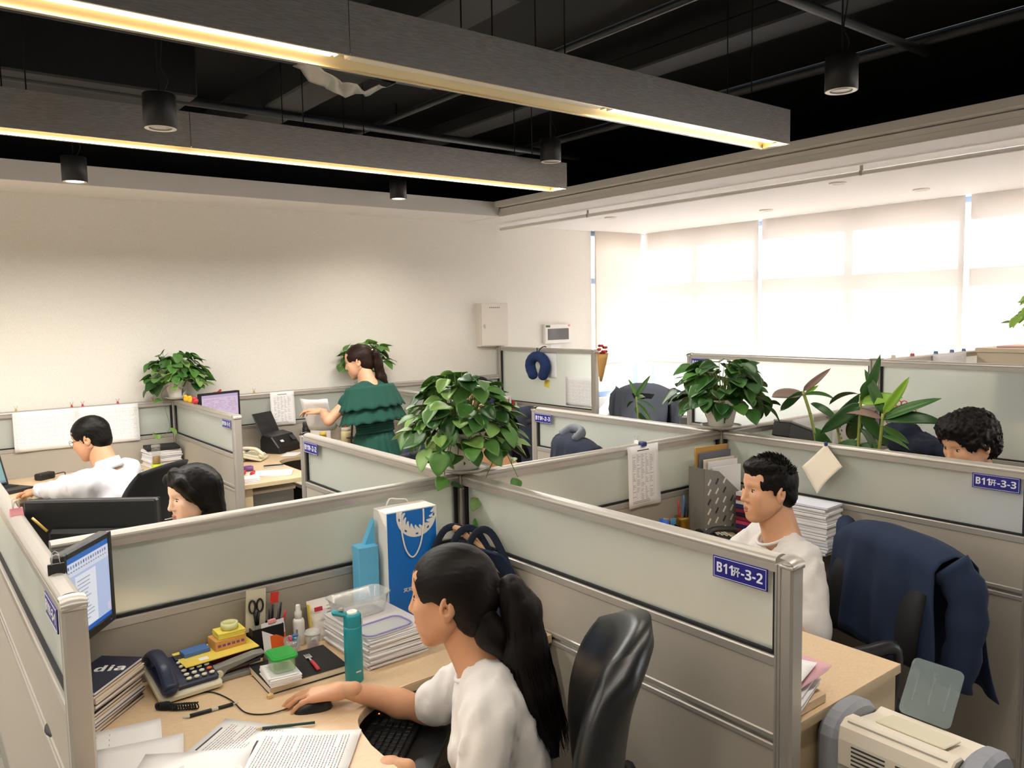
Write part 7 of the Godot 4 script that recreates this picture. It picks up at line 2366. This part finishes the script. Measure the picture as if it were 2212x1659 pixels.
func back_row() -> void:
	# left bay: laptop desk
	var out := [Vector2(-0.58, -6.164), Vector2(1.628, -6.164), Vector2(1.628, -5.64), Vector2(1.1, -5.60), Vector2(0.85, -5.58), Vector2(0.62, -5.52), Vector2(0.48, -5.35), Vector2(0.45, -5.1), Vector2(0.45, -4.9), Vector2(-0.58, -4.9)]
	desk("pale wood desk of the man at the laptop, along the back wall", out, [[1.60, -5.9, 0.03, 0.48], [-0.56, -5.5, 0.03, 1.2]])
	var t := thing("laptop", "open black laptop with a teal screen at the left edge", "laptop", Vector3(0.46, DESK, -5.72), atan2(0.50, 0.86))
	obj("base", box(Vector3(0, 0.010, 0), Vector3(0.33, 0.02, 0.23), 0.005), M.black_plastic, t)
	var km := box(Vector3.ZERO, Vector3(0.017, 0.003, 0.013), 0.001)
	km.generate_normals()
	var kmesh := km.commit()
	for r in 5:
		for c in 14:
			var k := put("key", kmesh, M.black_soft, t)
			k.position = Vector3(-0.135 + c * 0.0207, 0.0215, -0.075 + r * 0.0185)
	obj("touchpad", box(Vector3(0, 0.0205, 0.072), Vector3(0.09, 0.001, 0.05)), M.dark_grey, t)
	var tb := Basis(Vector3.RIGHT, -0.32)
	obj("lid", box(Vector3(0, 0.02, -0.112) + tb * Vector3(0, 0.11, -0.005), Vector3(0.33, 0.22, 0.010), 0.004, tb), M.black_plastic, t)
	var st := nst()
	sheet(st, 1, 1, func(u, v): return Vector3(0, 0.02, -0.112) + tb * Vector3((u - 0.5) * 0.30, 0.015 + v * 0.19, 0.0006), 0.0004)
	obj("screen", st, M.screen_teal, t)
	st = nst(true)
	tube(st, curve([Vector3(0.66, DESK + 0.004, -5.62), Vector3(0.80, DESK + 0.004, -5.75), Vector3(0.86, DESK + 0.05, -5.9), Vector3(0.78, DESK + 0.02, -6.0)], 6), 0.003, 6)
	tag(obj("charger_cable", st, M.black_soft), "thin black charger cable beside the laptop", "cable")
	tag(obj("power_adapter", box(Vector3(0.76, DESK + 0.022, -6.02), Vector3(0.12, 0.044, 0.06), 0.008, yaw(0.6)), M.black_plastic), "black power adapter behind the laptop", "adapter")
	var c2 := office_chair("black mesh-back office chair of the man at the laptop", Vector3(0.95, 0, -4.86), atan2(-0.56, -0.83), {"top": 1.02, "cloth": M.mesh_black, "w": 0.44, "pad": 0.03, "recline": 0.3, "arms": false})
	paper_pile("messy document pile beside the green-based bottle", Vector3(1.50, DESK, -6.03), 0.1, 0.21, 0.2, 0.115, 12, 0.012)
	tag(obj("black_folder", box(Vector3(1.50, DESK + 0.127, -6.03), Vector3(0.22, 0.022, 0.2), 0.003, yaw(-0.1)), M.black_soft), "black folder on top of the messy document pile", "folder")
	t = thing("tea_bottle", "clear tea bottle with a lime green base beside the documents", "bottle", Vector3(1.42, DESK, -5.86))
	st = nst(true)
	lathe(st, Vector3.ZERO, [[0.033, 0.0], [0.034, 0.004], [0.034, 0.034], [0.031, 0.038]], 20)
	obj("base", st, M.lime, t)
	st = nst(true)
	lathe(st, Vector3(0, 0.038, 0), [[0.029, 0.0], [0.029, 0.11], [0.026, 0.115]], 20)
	obj("glass", st, M.glass_clear, t)
	st = nst(true)
	lathe(st, Vector3(0, 0.039, 0), [[0.025, 0.0], [0.026, 0.01], [0.026, 0.05], [0.024, 0.052]], 16)
	obj("tea", st, M.tea, t)
	st = nst(true)
	lathe(st, Vector3(0, 0.153, 0), [[0.03, 0.0], [0.03, 0.016], [0.027, 0.019]], 20)
	obj("cap", st, M.grey_plastic, t)
	loose_page("white sheet on the laptop desk, nearer the chair", Vector3(1.25, DESK + 0.002, -5.75), 0.2, M.paper, 0.19, 0.15, 0.002, "sheets on the laptop desk")
	loose_page("second white sheet on the laptop desk, nearer the wall", Vector3(1.22, DESK + 0.002, -5.95), 0.5, M.paper, 0.19, 0.2, 0.004, "sheets on the laptop desk")
	t = thing("drawer_unit", "cream drawer pedestal under the laptop desk", "drawer unit", Vector3(1.38, 0, -5.87))
	obj("carcass", box(Vector3(0, 0.31, 0), Vector3(0.40, 0.62, 0.44), 0.003), M.cabinet_beige, t)
	for k in 3:
		var d := obj("drawer", box(Vector3(0, 0.14 + k * 0.19, 0.226), Vector3(0.38, 0.175, 0.014), 0.002), M.cabinet_beige, t)
		obj("handle", box(Vector3(0, 0.19 + k * 0.19, 0.237), Vector3(0.12, 0.012, 0.01), 0.002), M.steel_dull, d)
	for k in 2: hung_page(["wide printed spreadsheet hanging behind the man at the laptop, left half", "wide printed spreadsheet hanging behind the man at the laptop, right half"][k], Vector3(0.81 + k * 0.385, H - 0.006, -6.164), 0.39, 0.268, Vector3(0, 0, 1), M.doc_sheet, 0.008)
	for k in 6:
		binder_clip(["yellow clip at the left end of the back wall screen", "red clip above the wide spreadsheet, left", "small red clip above the wide spreadsheet, middle", "red clip above the wide spreadsheet, right", "yellow clip left of the corner plant", "yellow clip on the back wall screen behind the scanner"][k], Vector3([0.642, 0.972, 1.039, 1.264, 1.495, 2.251][k], H - 0.006, ZW), 0, [M.gold, M.red_plastic, M.red_plastic, M.red_plastic, M.gold, M.gold][k], 0.8)
	# middle bay: woman in green
	desk("pale wood corner desk with scanner, toys and phone beside the woman in green", l_outline(X1 + 0.028, X2 - 0.028, -6.164, -4.89, 0.52, 0.47), [[X2 - 0.06, -5.9, 0.03, 0.5], [1.72, -4.93, 0.06, 0.03]])
	monitor("monitor with a pink screen behind the left wing partition", Vector3(1.90, 1.12, -5.93), atan2(0.30, 0.95), 0.34, 0.26, M.screen_pink)
	t = thing("scanner", "black document scanner with its feeder tray raised", "scanner", Vector3(2.36, DESK, -5.97), 0.55)
	st = nst()
	extr(st, PackedVector2Array([Vector2(-0.09, 0.0), Vector2(0.09, 0.0), Vector2(0.085, 0.05), Vector2(0.02, 0.13), Vector2(-0.07, 0.15), Vector2(-0.09, 0.10)]), 0.27, Transform3D(Basis(Vector3(0, 0, 1), Vector3.UP, Vector3(-1, 0, 0)), Vector3(0.135, 0, 0)), 0.008)
	obj("body", st, M.black_plastic, t)
	obj("feeder_tray", box(Vector3(-0.02, 0.215, -0.11), Vector3(0.23, 0.19, 0.008), 0.003, Basis(Vector3.RIGHT, -0.45)), M.black_plastic, t)
	obj("button_panel", box(Vector3(0.09, 0.10, 0.055), Vector3(0.05, 0.05, 0.004), 0.002, Basis(Vector3.RIGHT, -0.85)), M.dark_grey, t)
	obj("white_label", box(Vector3(-0.06, 0.092, 0.062), Vector3(0.035, 0.02, 0.002), 0, Basis(Vector3.RIGHT, -0.85)), M.paper, t)
	hung_page("printed sheet hanging on the back wall screen behind the scanner", Vector3(2.466, H - 0.004, -6.164), 0.2, 0.27, Vector3(0, 0, 1), M.doc_table, 0.012)
	t = thing("thermos", "slim black thermos bottle beside the scanner", "bottle", Vector3(2.62, DESK, -6.07))
	st = nst(true)
	lathe(st, Vector3.ZERO, [[0.029, 0.0], [0.031, 0.004], [0.031, 0.145], [0.028, 0.152]], 20)
	obj("body", st, M.black_plastic, t)
	st = nst(true)
	lathe(st, Vector3(0, 0.152, 0), [[0.027, 0.0], [0.027, 0.038], [0.024, 0.042]], 20)
	obj("cap", st, M.dark_grey, t)
	tag(obj("tissue_box", box(Vector3(2.74, DESK + 0.075, -6.12), Vector3(0.20, 0.15, 0.07), 0.004), M.paper), "white carton behind the thermos on the back desk", "box")
	st = nst(true)
	var fr := []
	for k in 7: fr.append(ell(Vector3(2.80 + 0.032 * cos(k * 1.3), DESK + 0.165 + 0.02 * (k % 3), -6.07 + 0.02 * sin(k * 1.9)), Vector3(0.034, 0.032, 0.03), 0.012))
	net(st, fr, 0.009)
	tag(obj("snack_bag", st, M.cream_soft), "clear bag of yellow snacks on the white carton", "bag")
	for k in 3:
		t = thing("jar", ["dark jar with a yellow lid on the back desk", "glass jar with a pale lid beside the snack bag", "small red-capped bottle behind the jars"][k], "jar", Vector3([2.73, 2.93, 2.98][k], DESK, [-6.0, -5.99, -6.1][k]))
		st = nst(true)
		var jh: float = [0.085, 0.10, 0.14][k]
		var jr: float = [0.03, 0.042, 0.014][k]
		lathe(st, Vector3.ZERO, [[jr * 0.95, 0.0], [jr, 0.004], [jr, jh * 0.85], [jr * 0.85, jh]], 20)
		obj("body", st, [M.tea, M.cream_soft, M.red_plastic][k], t)
		st = nst(true)
		lathe(st, Vector3(0, jh, 0), [[jr * 0.92, 0.0], [jr * 0.92, 0.02], [jr * 0.8, 0.022]], 20)
		obj("lid", st, [M.yellow_card, M.cream_plastic, M.black_plastic][k], t)
	t = thing("desk_rack", "small black desk rack in front of the woman in green", "rack", Vector3(3.0, DESK, -5.86), 0.2)
	for s in [-1, 1]: obj("upright", box(Vector3(s * 0.09, 0.12, 0), Vector3(0.008, 0.24, 0.02), 0.002, Basis(Vector3.BACK, s * 0.1)), M.black_plastic, t)
	for k in 2: obj("shelf", box(Vector3(0, 0.05 + k * 0.13, 0), Vector3(0.2, 0.006, 0.14), 0.002), M.black_plastic, t)
	st = nst(true)
	net(st, [ell(Vector3(2.62, DESK + 0.02, -5.80), Vector3(0.045, 0.02, 0.035), 0.01), ell(Vector3(2.65, DESK + 0.03, -5.82), Vector3(0.025, 0.02, 0.02), 0.01)], 0.008)
	tag(obj("orange_pouch", st, M.orange_bright), "crumpled orange pouch before the thermos", "pouch")
	phone("cream desk telephone beside the black scanner", Vector3(2.05, DESK, -5.72), 0.9, M.cream_plastic, M.cream_plastic, M.cream_plastic)
	loose_page("white sheet before the black scanner", Vector3(2.36, DESK + 0.002, -5.76), 0.9, M.paper, 0.19, 0.12, 0.002)
	t = thing("mobile_phone", "dark mobile phone lying on the back desk", "mobile phone", Vector3(2.07, DESK, -5.38), 1.3)
	obj("case", box(Vector3(0, 0.004, 0), Vector3(0.066, 0.008, 0.135), 0.003), M.silver, t)
	obj("glass", box(Vector3(0, 0.0082, 0), Vector3(0.06, 0.001, 0.128)), M.black_plastic, t)
	paper_pile("thin stapled document near the edge of the back desk", Vector3(1.96, DESK, -5.12), 1.1, 0.19, 0.25, 0.010, 3, 0.003)
	st = nst(true)
	lathe(st, Vector3.ZERO, [[0.018, 0.0], [0.034, 0.0], [0.034, 0.03], [0.018, 0.03], [0.018, 0.0]], 24, Basis(), false)
	var o: Node3D = obj("purple_tape", st, M.purple)
	o.position = Vector3(1.88, DESK, -5.35)
	tag(o, "roll of purple tape on the back desk", "tape")
	for k in 4:
		st = nst(true)
		net(st, [ell(Vector3(0, 0.014, 0), Vector3(0.016, 0.014, 0.014), 0.006), ell(Vector3(0.012, 0.026, 0.0), Vector3(0.009, 0.009, 0.009), 0.006), cap(Vector3(-0.012, 0.01, 0), Vector3(-0.03, 0.012, 0.008), 0.006, 0.003, 0.004)], 0.004)
		o = obj("toy_figure", st, [M.red_plastic, M.magenta, M.cream_plastic, M.red_plastic][k])
		o.position = Vector3([1.80, 1.76, 1.79, 1.84][k], DESK, [-5.22, -5.30, -5.12, -5.16][k])
		tag(o, ["small red toy next to the purple tape", "small pink toy against the left wing partition", "small cream toy near the front of the back desk", "small red toy nearest the desk's front edge"][k], "toy", "small toys on the back desk")
	paper_pile("white box-like pad at the front corner of the back desk", Vector3(1.76, DESK, -4.99), 0.0, 0.10, 0.10, 0.03, 3, 0.002)
	t = thing("christmas_figure", "small green and white tree-shaped figure by the wing partition", "figurine", Vector3(1.76, DESK, -5.62))
	for k in 3:
		st = nst(true)
		lathe(st, Vector3(0, 0.14 + k * 0.055, 0), [[0.05 - k * 0.012, 0.0], [0.03 - k * 0.01, 0.04], [0.006, 0.075]], 12)
		obj("tier", st, M.green_lid, t)
	st = nst(true)
	lathe(st, Vector3.ZERO, [[0.03, 0.0], [0.036, 0.05], [0.03, 0.12], [0.02, 0.15]], 14)
	obj("body", st, M.white_plastic, t)
	obj("scarf", box(Vector3(0, 0.10, 0.02), Vector3(0.05, 0.02, 0.04), 0.008), M.red_plastic, t)
	t = thing("pedestal", "grey metal mesh pedestal under the back desk", "drawer unit", Vector3(1.90, 0, -5.24))
	obj("carcass", box(Vector3(0, 0.33, 0), Vector3(0.34, 0.64, 0.40), 0.003), M.grey_plastic, t)
	obj("lid", box(Vector3(0, 0.66, 0), Vector3(0.36, 0.02, 0.42), 0.003), M.printer_cream, t)
	t = thing("computer_tower", "black computer tower standing under the back desk corner", "computer", Vector3(2.28, 0, -5.22))
	obj("case", box(Vector3(0, 0.31, 0), Vector3(0.19, 0.60, 0.42), 0.006), M.black_plastic, t)
	obj("top_cover", box(Vector3(0, 0.625, 0), Vector3(0.21, 0.03, 0.44), 0.004), M.printer_cream, t)
	obj("front_panel", box(Vector3(0, 0.31, 0.213), Vector3(0.17, 0.56, 0.008), 0.003), M.dark_grey, t)
	# yellow and red figures on the wing's rail
	for k in 3:
		st = nst(true)
		var cc: Array = [[1.655, -5.90], [1.655, -5.80], [1.655, -5.70]][k]
		net(st, [ell(Vector3(cc[0], H + 0.022, cc[1]), Vector3(0.022, 0.022, 0.028), 0.006), ell(Vector3(cc[0] - 0.01, H + 0.042, cc[1] + 0.012), Vector3(0.014, 0.013, 0.014), 0.006), cap(Vector3(cc[0], H + 0.02, cc[1] - 0.02), Vector3(cc[0], H + 0.03, cc[1] - 0.045), 0.009, 0.003, 0.006)], 0.005)
		tag(obj("rail_toy", st, [M.gold_bright, M.gold_bright, M.red_plastic][k]), ["yellow toy duck on the wing rail nearest the wall", "second yellow toy duck on the wing rail", "small red toy on the wing rail nearest the free end"][k], "toy", "toys on the wing rail")
	st = nst(true)
	net(st, [ell(Vector3(1.95, H + 0.018, ZW), Vector3(0.026, 0.014, 0.014), 0.006), cap(Vector3(1.965, H + 0.02, ZW), Vector3(1.99, H + 0.04, ZW), 0.008, 0.010, 0.006)], 0.005)
	tag(obj("rail_ornament", st, M.red_plastic), "small red lobster-like ornament on the back wall screen's rail", "ornament")
	# right bay
	desk("pale wood corner desk by the wall cabinet with upright books", l_outline(X2 + 0.028, X3 - 0.028, -6.164, -4.89, 0.52, 0.4), [[X3 - 0.06, -5.9, 0.03, 0.5], [3.43, -4.91, 0.38, 0.03]])
	for k in 7:
		var b := thing("book", ["blue", "second blue", "dark red", "pink", "white", "red", "pale green"][k] + " upright book in the row below the wall cabinet", "book", Vector3(4.42 + k * 0.034, DESK, -5.95), 0, "upright books below the wall cabinet")
		var hb: float = [0.25, 0.245, 0.235, 0.24, 0.26, 0.22, 0.20][k]
		obj("pages", box(Vector3(0, hb / 2, 0), Vector3(0.024, hb - 0.008, 0.17)), M.cream_page, b)
		var c := nst()
		for s in [-1, 1]: bx(c, Vector3(s * 0.0135, hb / 2, 0), Vector3(0.003, hb, 0.18))
		bx(c, Vector3(0, hb / 2, 0.0885), Vector3(0.03, hb, 0.003))
		obj("cover", c, [M.book_blue, M.book_blue, M.book_red, M.pink_plastic, M.paper, M.red_plastic, M.lime_soft][k], b)
	office_chair("office chair with a navy coat by the wall cabinet desk", Vector3(3.74, 0, -4.98), atan2(-0.2, -0.98), {"top": 1.0, "cloth": M.mesh_black})
	jacket("navy coat on the chair by the wall cabinet desk", Vector3(3.80, 0, -4.70), atan2(-0.2, -0.98), 0.42, 1.05, 0.3, 0.4, M.navy_cloth, {"phase": 3.3, "gap": 0.14})
	hung_page("printed list hanging on the back wall screen, right bay", Vector3(3.95, H - 0.004, -6.164), 0.28, 0.2, Vector3(0, 0, 1), M.doc_sheet, 0.008)
func wall_things() -> void:
	var t := thing("meter_cabinet", "grey-white metal cabinet on the back wall with a small lock", "wall cabinet", Vector3(4.615, 1.474, -6.24))
	obj("case", box(Vector3(0, 0.208, 0.035), Vector3(0.335, 0.416, 0.07), 0.003), M.box_wall, t)
	var d := obj("door", box(Vector3(0.006, 0.208, 0.073), Vector3(0.318, 0.40, 0.006), 0.002), M.box_wall, t)
	var st := nst(true)
	lathe(st, Vector3(-0.115, 0.2, 0.076), [[0.012, 0.0], [0.012, 0.006], [0.008, 0.008]], 16, Basis(Vector3.RIGHT, PI / 2))
	obj("lock", st, M.silver, d)
	obj("key", box(Vector3(-0.115, 0.185, 0.083), Vector3(0.008, 0.022, 0.003), 0.001), M.silver, d)
	for k in 6: obj("heading_mark", box(Vector3(-0.05 + k * 0.022, 0.372, 0.0765), Vector3(0.014, 0.012, 0.0006)), M.grey_plastic, d)
	t = thing("breaker_box", "white breaker box with a smoked window on the back wall", "breaker box", Vector3(5.465, 1.47, -6.24))
	obj("case", box(Vector3(0, 0.098, 0.02), Vector3(0.355, 0.196, 0.04), 0.005), M.white_plastic, t)
	obj("smoked_window", box(Vector3(0, 0.095, 0.042), Vector3(0.285, 0.115, 0.006), 0.002), M.smoked, t)
	obj("sticker", box(Vector3(-0.14, 0.178, 0.041), Vector3(0.06, 0.022, 0.001)), M.leaf_dark, t)
	obj("corner_label", box(Vector3(0.15, 0.18, 0.041), Vector3(0.03, 0.02, 0.001)), M.pink_plastic, t)
	tag(obj("wall_note", box(Vector3(5.46, 1.435, -6.238), Vector3(0.14, 0.055, 0.002)), M.paper), "small white paper label under the breaker box", "label")
	# neck pillow on the tall partition
	t = thing("neck_pillow", "navy horseshoe neck pillow hanging on the tall partition", "pillow", Vector3(4.625, 1.31, -5.535))
	var pr := []
	var last := Vector3.ZERO
	for k in 13:
		var a := lerpf(-0.27 * PI, 1.27 * PI, k / 12.0)
		var p := Vector3(0, sin(a) * 0.085 + (-0.02 if k in [0, 12] else 0.0), cos(a) * 0.108)
		if k > 0: pr.append(cap(last, p, 0.046, 0.046, 0.008))
		last = p
	st = nst(true)
	net(st, pr, 0.008)
	obj("cushion", st, M.pillow_navy, t)
	st = nst(true)
	tube(st, curve([Vector3(0.0, 0.12, 0.01), Vector3(0.02, 0.155, 0.02), Vector3(0.05, 0.172, 0.03), Vector3(0.075, 0.168, 0.035)], 4), 0.005, 6)
	tube(st, [Vector3(0.045, 0.16, -0.06), Vector3(0.04, 0.115, -0.055)], 0.004, 6)
	obj("hanging_loop", st, M.navy_cloth, t)
	tag(obj("yellow_note", box(Vector3(4.694, 1.145, -5.49), Vector3(0.002, 0.07, 0.07), 0, Basis(Vector3.RIGHT, 0.15)), M.yellow_note), "yellow sticky note on the tall glass under the neck pillow", "note")
	hung_page("printed table taped on the tall glass right of the neck pillow", Vector3(4.692, 1.222, -5.05), 0.36, 0.25, Vector3(-1, 0, 0), M.doc_sheet, 0.0)
	hung_page("pale sheet half hidden behind the neck pillow", Vector3(4.692, 1.44, -5.44), 0.18, 0.24, Vector3(-1, 0, 0), M.doc_list, 0.0)
	# dried bouquet wrapped in kraft on the free end of the tall partition
	t = thing("bouquet", "dried red flowers wrapped in brown paper on the tall partition's end", "bouquet", Vector3(4.70, 1.20, -4.80))
	st = nst(true)
	lathe(st, Vector3.ZERO, [[0.012, 0.0], [0.03, 0.08], [0.05, 0.2], [0.055, 0.24], [0.045, 0.22]], 14, Basis(Vector3.RIGHT, 0.1), true, Vector2(1, 0.7))
	obj("wrapping", st, M.kraft, t)
	for k in 14:
		st = nst(true)
		net(st, [ell(Vector3(0.035 * cos(k * 2.4) * (0.5 + 0.5 * (k % 3) / 2.0), 0.24 + 0.016 * (k % 5), 0.035 * sin(k * 2.4) + 0.02), Vector3(0.014, 0.012, 0.014), 0.004)], 0.006)
		obj("flower", st, M.book_red if k % 3 else M.red_plastic, t)
	# window bay: desk, chair with grey jacket, odds on the sill
	t = thing("window_desk", "long white desk under the windows", "desk", Vector3(6.42, 0, -4.35))
	obj("worktop", box(Vector3(0, 0.735, 0), Vector3(0.46, 0.03, 3.4), 0.003), M.white_plastic, t)
	for z in [-1.6, 0.0, 1.6]: obj("leg", box(Vector3(0.0, 0.36, z), Vector3(0.40, 0.72, 0.03), 0.002), M.white_plastic, t)
	office_chair("office chair with a grey jacket near the windows", Vector3(5.62, 0, -4.97), atan2(0.85, -0.3), {"top": 1.06, "cloth": M.mesh_black, "w": 0.5})
	jacket("grey checked jacket hung on the chair near the windows", Vector3(5.34, 0, -4.88), atan2(0.85, -0.3), 0.50, 1.115, 0.3, 0.42, M.jacket_grey, {"phase": 1.2, "gap": 0.15, "sleeve": 0.42})
	for k in 5:
		var c: Array = [[6.50, -5.62, 0.14, 0.22, 0.10, "pink box standing on the window desk"], [6.50, -5.30, 0.10, 0.10, 0.12, "small red box on the window desk"], [6.52, -5.05, 0.12, 0.08, 0.16, "grey case on the window desk"], [6.50, -4.75, 0.10, 0.12, 0.14, "pale box on the window desk"], [6.50, -4.45, 0.12, 0.07, 0.18, "dark flat case on the window desk"]][k]
		tag(obj("window_desk_box", box(Vector3(c[0], 0.751 + c[3] / 2, c[1]), Vector3(c[2], c[3], c[4]), 0.004), [M.pink_plastic, M.red_plastic, M.grey_plastic, M.paper, M.navy_cloth][k]), c[5], "box", "boxes on the window desk")
func plants() -> void:
	pothos("large trailing pothos in a white pot on the middle post", Vector3(X1, H + 0.006, ZA), {"seed": 5, "n": 190, "R": 0.205, "top": 0.225, "low": -0.07, "leaf": 0.080, "r0": 0.072, "r1": 0.092, "pot_h": 0.14, "print": true, "print_turn": -0.5,
		"vines": [[Vector3(0.08, 0.13, 0.03), Vector3(0.13, 0.10, 0.07), Vector3(0.15, 0.03, 0.10), Vector3(0.17, -0.03, 0.12)], [Vector3(0.06, 0.12, 0.07), Vector3(0.06, 0.10, 0.14), Vector3(0.02, 0.0, 0.13), Vector3(0.0, -0.08, 0.10), Vector3(0.03, -0.14, 0.09), Vector3(0.01, -0.17, 0.08)], [Vector3(-0.08, 0.13, 0.03), Vector3(-0.12, 0.09, 0.06), Vector3(-0.13, 0.02, 0.08), Vector3(-0.12, -0.02, 0.09)], [Vector3(0.08, 0.12, 0.0), Vector3(0.14, 0.10, 0.02), Vector3(0.20, 0.04, 0.03), Vector3(0.22, 0.0, 0.02)]]})
	pothos("bushy dark green pothos in a white pot on the right post", Vector3(X2, H + 0.006, ZA), {"seed": 12, "n": 130, "R": 0.22, "top": 0.20, "low": -0.05, "leaf": 0.10, "r0": 0.062, "r1": 0.088, "pot_h": 0.135, "print": true, "print_turn": -0.7, "mats": [M.leaf_c, M.leaf_a, M.leaf_dark, M.leaf_a, M.leaf_b]})
	pothos("pothos in a patterned white pot on the back wall post at left", Vector3(X1, H + 0.006, ZW + 0.06), {"seed": 21, "n": 120, "wall": -0.03, "R": 0.215, "top": 0.225, "low": -0.03, "leaf": 0.092, "r0": 0.062, "r1": 0.078, "pot_h": 0.12, "print": true, "print_turn": 0.2,
		"vines": [[Vector3(-0.06, 0.11, 0.03), Vector3(-0.12, 0.05, 0.05), Vector3(-0.10, -0.08, 0.06), Vector3(-0.08, -0.2, 0.06), Vector3(-0.14, -0.26, 0.06), Vector3(-0.2, -0.22, 0.07)]]})
	pothos("pothos on the back wall post behind the woman in green", Vector3(X2, H + 0.006, ZW + 0.06), {"seed": 33, "n": 90, "wall": -0.03, "R": 0.22, "top": 0.24, "low": 0.02, "leaf": 0.10, "pot_h": 0.13, "mats": [M.leaf_a, M.leaf_b, M.leaf_b, M.leaf_d]})
	pothos("pothos on the beige cabinet at the right edge, backlit leaves", Vector3(6.38, 1.491, -2.08), {"seed": 41, "n": 50, "R": 0.24, "top": 0.24, "low": -0.02, "leaf": 0.10, "pot_h": 0.13, "mats": [M.leaf_b, M.leaf_d, M.leaf_young]})
	# lucky bamboo: stalks standing in the glass jar
	var jar := Vector3(3.52, DESK + 0.012, -1.97)
	cane_plant("leftmost lucky bamboo stalk, leaning left with drooping leaves", jar + Vector3(-0.01, 0, -0.05), [Vector3(0, 0, 0), Vector3(0, 0.30, -0.07), Vector3(0, 0.48, -0.11), Vector3(0, 0.62, -0.16)], [[1.0, -2.6, -0.7, 0.20, 1, 0], [1.0, 2.9, -0.95, 0.18, 0, 2], [0.98, 0.2, 0.35, 0.16, 1, 1], [0.97, 1.2, 0.5, 0.10, 2, 3], [1.0, 0.4, 0.75, 0.17, 2, 4], [0.6, 0.5, -0.9, 0.26, 0, 1], [0.55, 0.1, -1.1, 0.24, 2, 0], [0.96, -2.9, 0.1, 0.26, 1, 4]])
	cane_plant("thin lucky bamboo stalk second from the left", jar + Vector3(0.01, 0, 0.0), [Vector3(0, 0, 0), Vector3(0, 0.34, -0.02), Vector3(0, 0.50, -0.05)], [[1.0, -2.8, 0.7, 0.18, 1, 0], [1.0, 0.3, 0.75, 0.2, 1, 0], [0.98, 0.0, 0.3, 0.17, 1, 1], [0.98, 2.6, 0.5, 0.16, 1, 4], [0.9, 3.0, 0.9, 0.12, 0, 1]], {"r": 0.006})
	cane_plant("tallest lucky bamboo stalk with broad upright leaves", jar + Vector3(0.0, 0, 0.05), [Vector3(0, 0, 0), Vector3(0, 0.34, 0.02), Vector3(0, 0.62, 0.03)], [[0.95, 0.3, 1.15, 0.24, 2, 1], [1.0, 2.9, 0.2, 0.2, 1, 0], [0.9, -2.4, -0.7, 0.24, 0, 0], [0.85, 2.5, -0.9, 0.26, 0, 0], [0.8, 0.6, -0.8, 0.22, 0, 1], [0.7, 0.2, -0.7, 0.24, 1, 0], [0.98, 0.0, 0.4, 0.2, 1, 3], [0.65, -2.7, -0.4, 0.2, 1, 1], [1.0, 1.5, 0.6, 0.18, 0, 0], [0.4, 2.8, -0.6, 0.2, 0, 2]], {"fat": 1.6})
	cane_plant("rightmost lucky bamboo stalk with a pale young leaf", jar + Vector3(0.02, 0, 0.085), [Vector3(0, 0, 0), Vector3(0, 0.34, 0.07), Vector3(0, 0.54, 0.09)], [[1.0, -2.9, 1.2, 0.22, 2, 1], [1.0, 0.4, 1.0, 0.2, 2, 3], [0.98, 0.2, 0.5, 0.26, 2, 1], [0.95, 0.0, 0.25, 0.28, 1, 0], [0.9, 2.9, 0.2, 0.2, 1, 1], [0.85, 0.6, -0.5, 0.16, 0, 2], [0.6, -2.8, -0.2, 0.22, 1, 1], [0.7, 0.3, -0.2, 0.14, 0, 2], [0.95, -2.6, 0.5, 0.22, 1, 4]], {"fat": 1.3})
	# young bamboo by the grey jacket
	var t := cane_plant("small leafy bamboo plant beside the grey jacket chair", Vector3(4.86, 0.0, -4.55), [Vector3(0, 0.5, 0), Vector3(0.0, 0.9, 0.02), Vector3(0, 1.08, 0.0)], [[1.0, 0.5, 1.0, 0.22, 2, 1], [1.0, 2.8, 0.9, 0.2, 2, 2], [0.9, 0.2, -0.2, 0.22, 0, 0], [0.85, 2.8, 0.2, 0.2, 1, 1], [0.8, 0.3, -0.7, 0.24, 0, 1], [0.7, 2.6, -0.6, 0.22, 0, 2], [0.6, 0.8, -0.9, 0.2, 0, 0], [0.95, 1.6, 0.4, 0.2, 1, 2]], {"group": "floor plants"})
	var st := nst(true)
	lathe(st, Vector3(0, 0, 0), [[0.09, 0.0], [0.095, 0.01], [0.12, 0.50], [0.125, 0.52], [0.11, 0.52], [0.105, 0.45]], 24)
	obj("planter", st, M.ceramic, t)
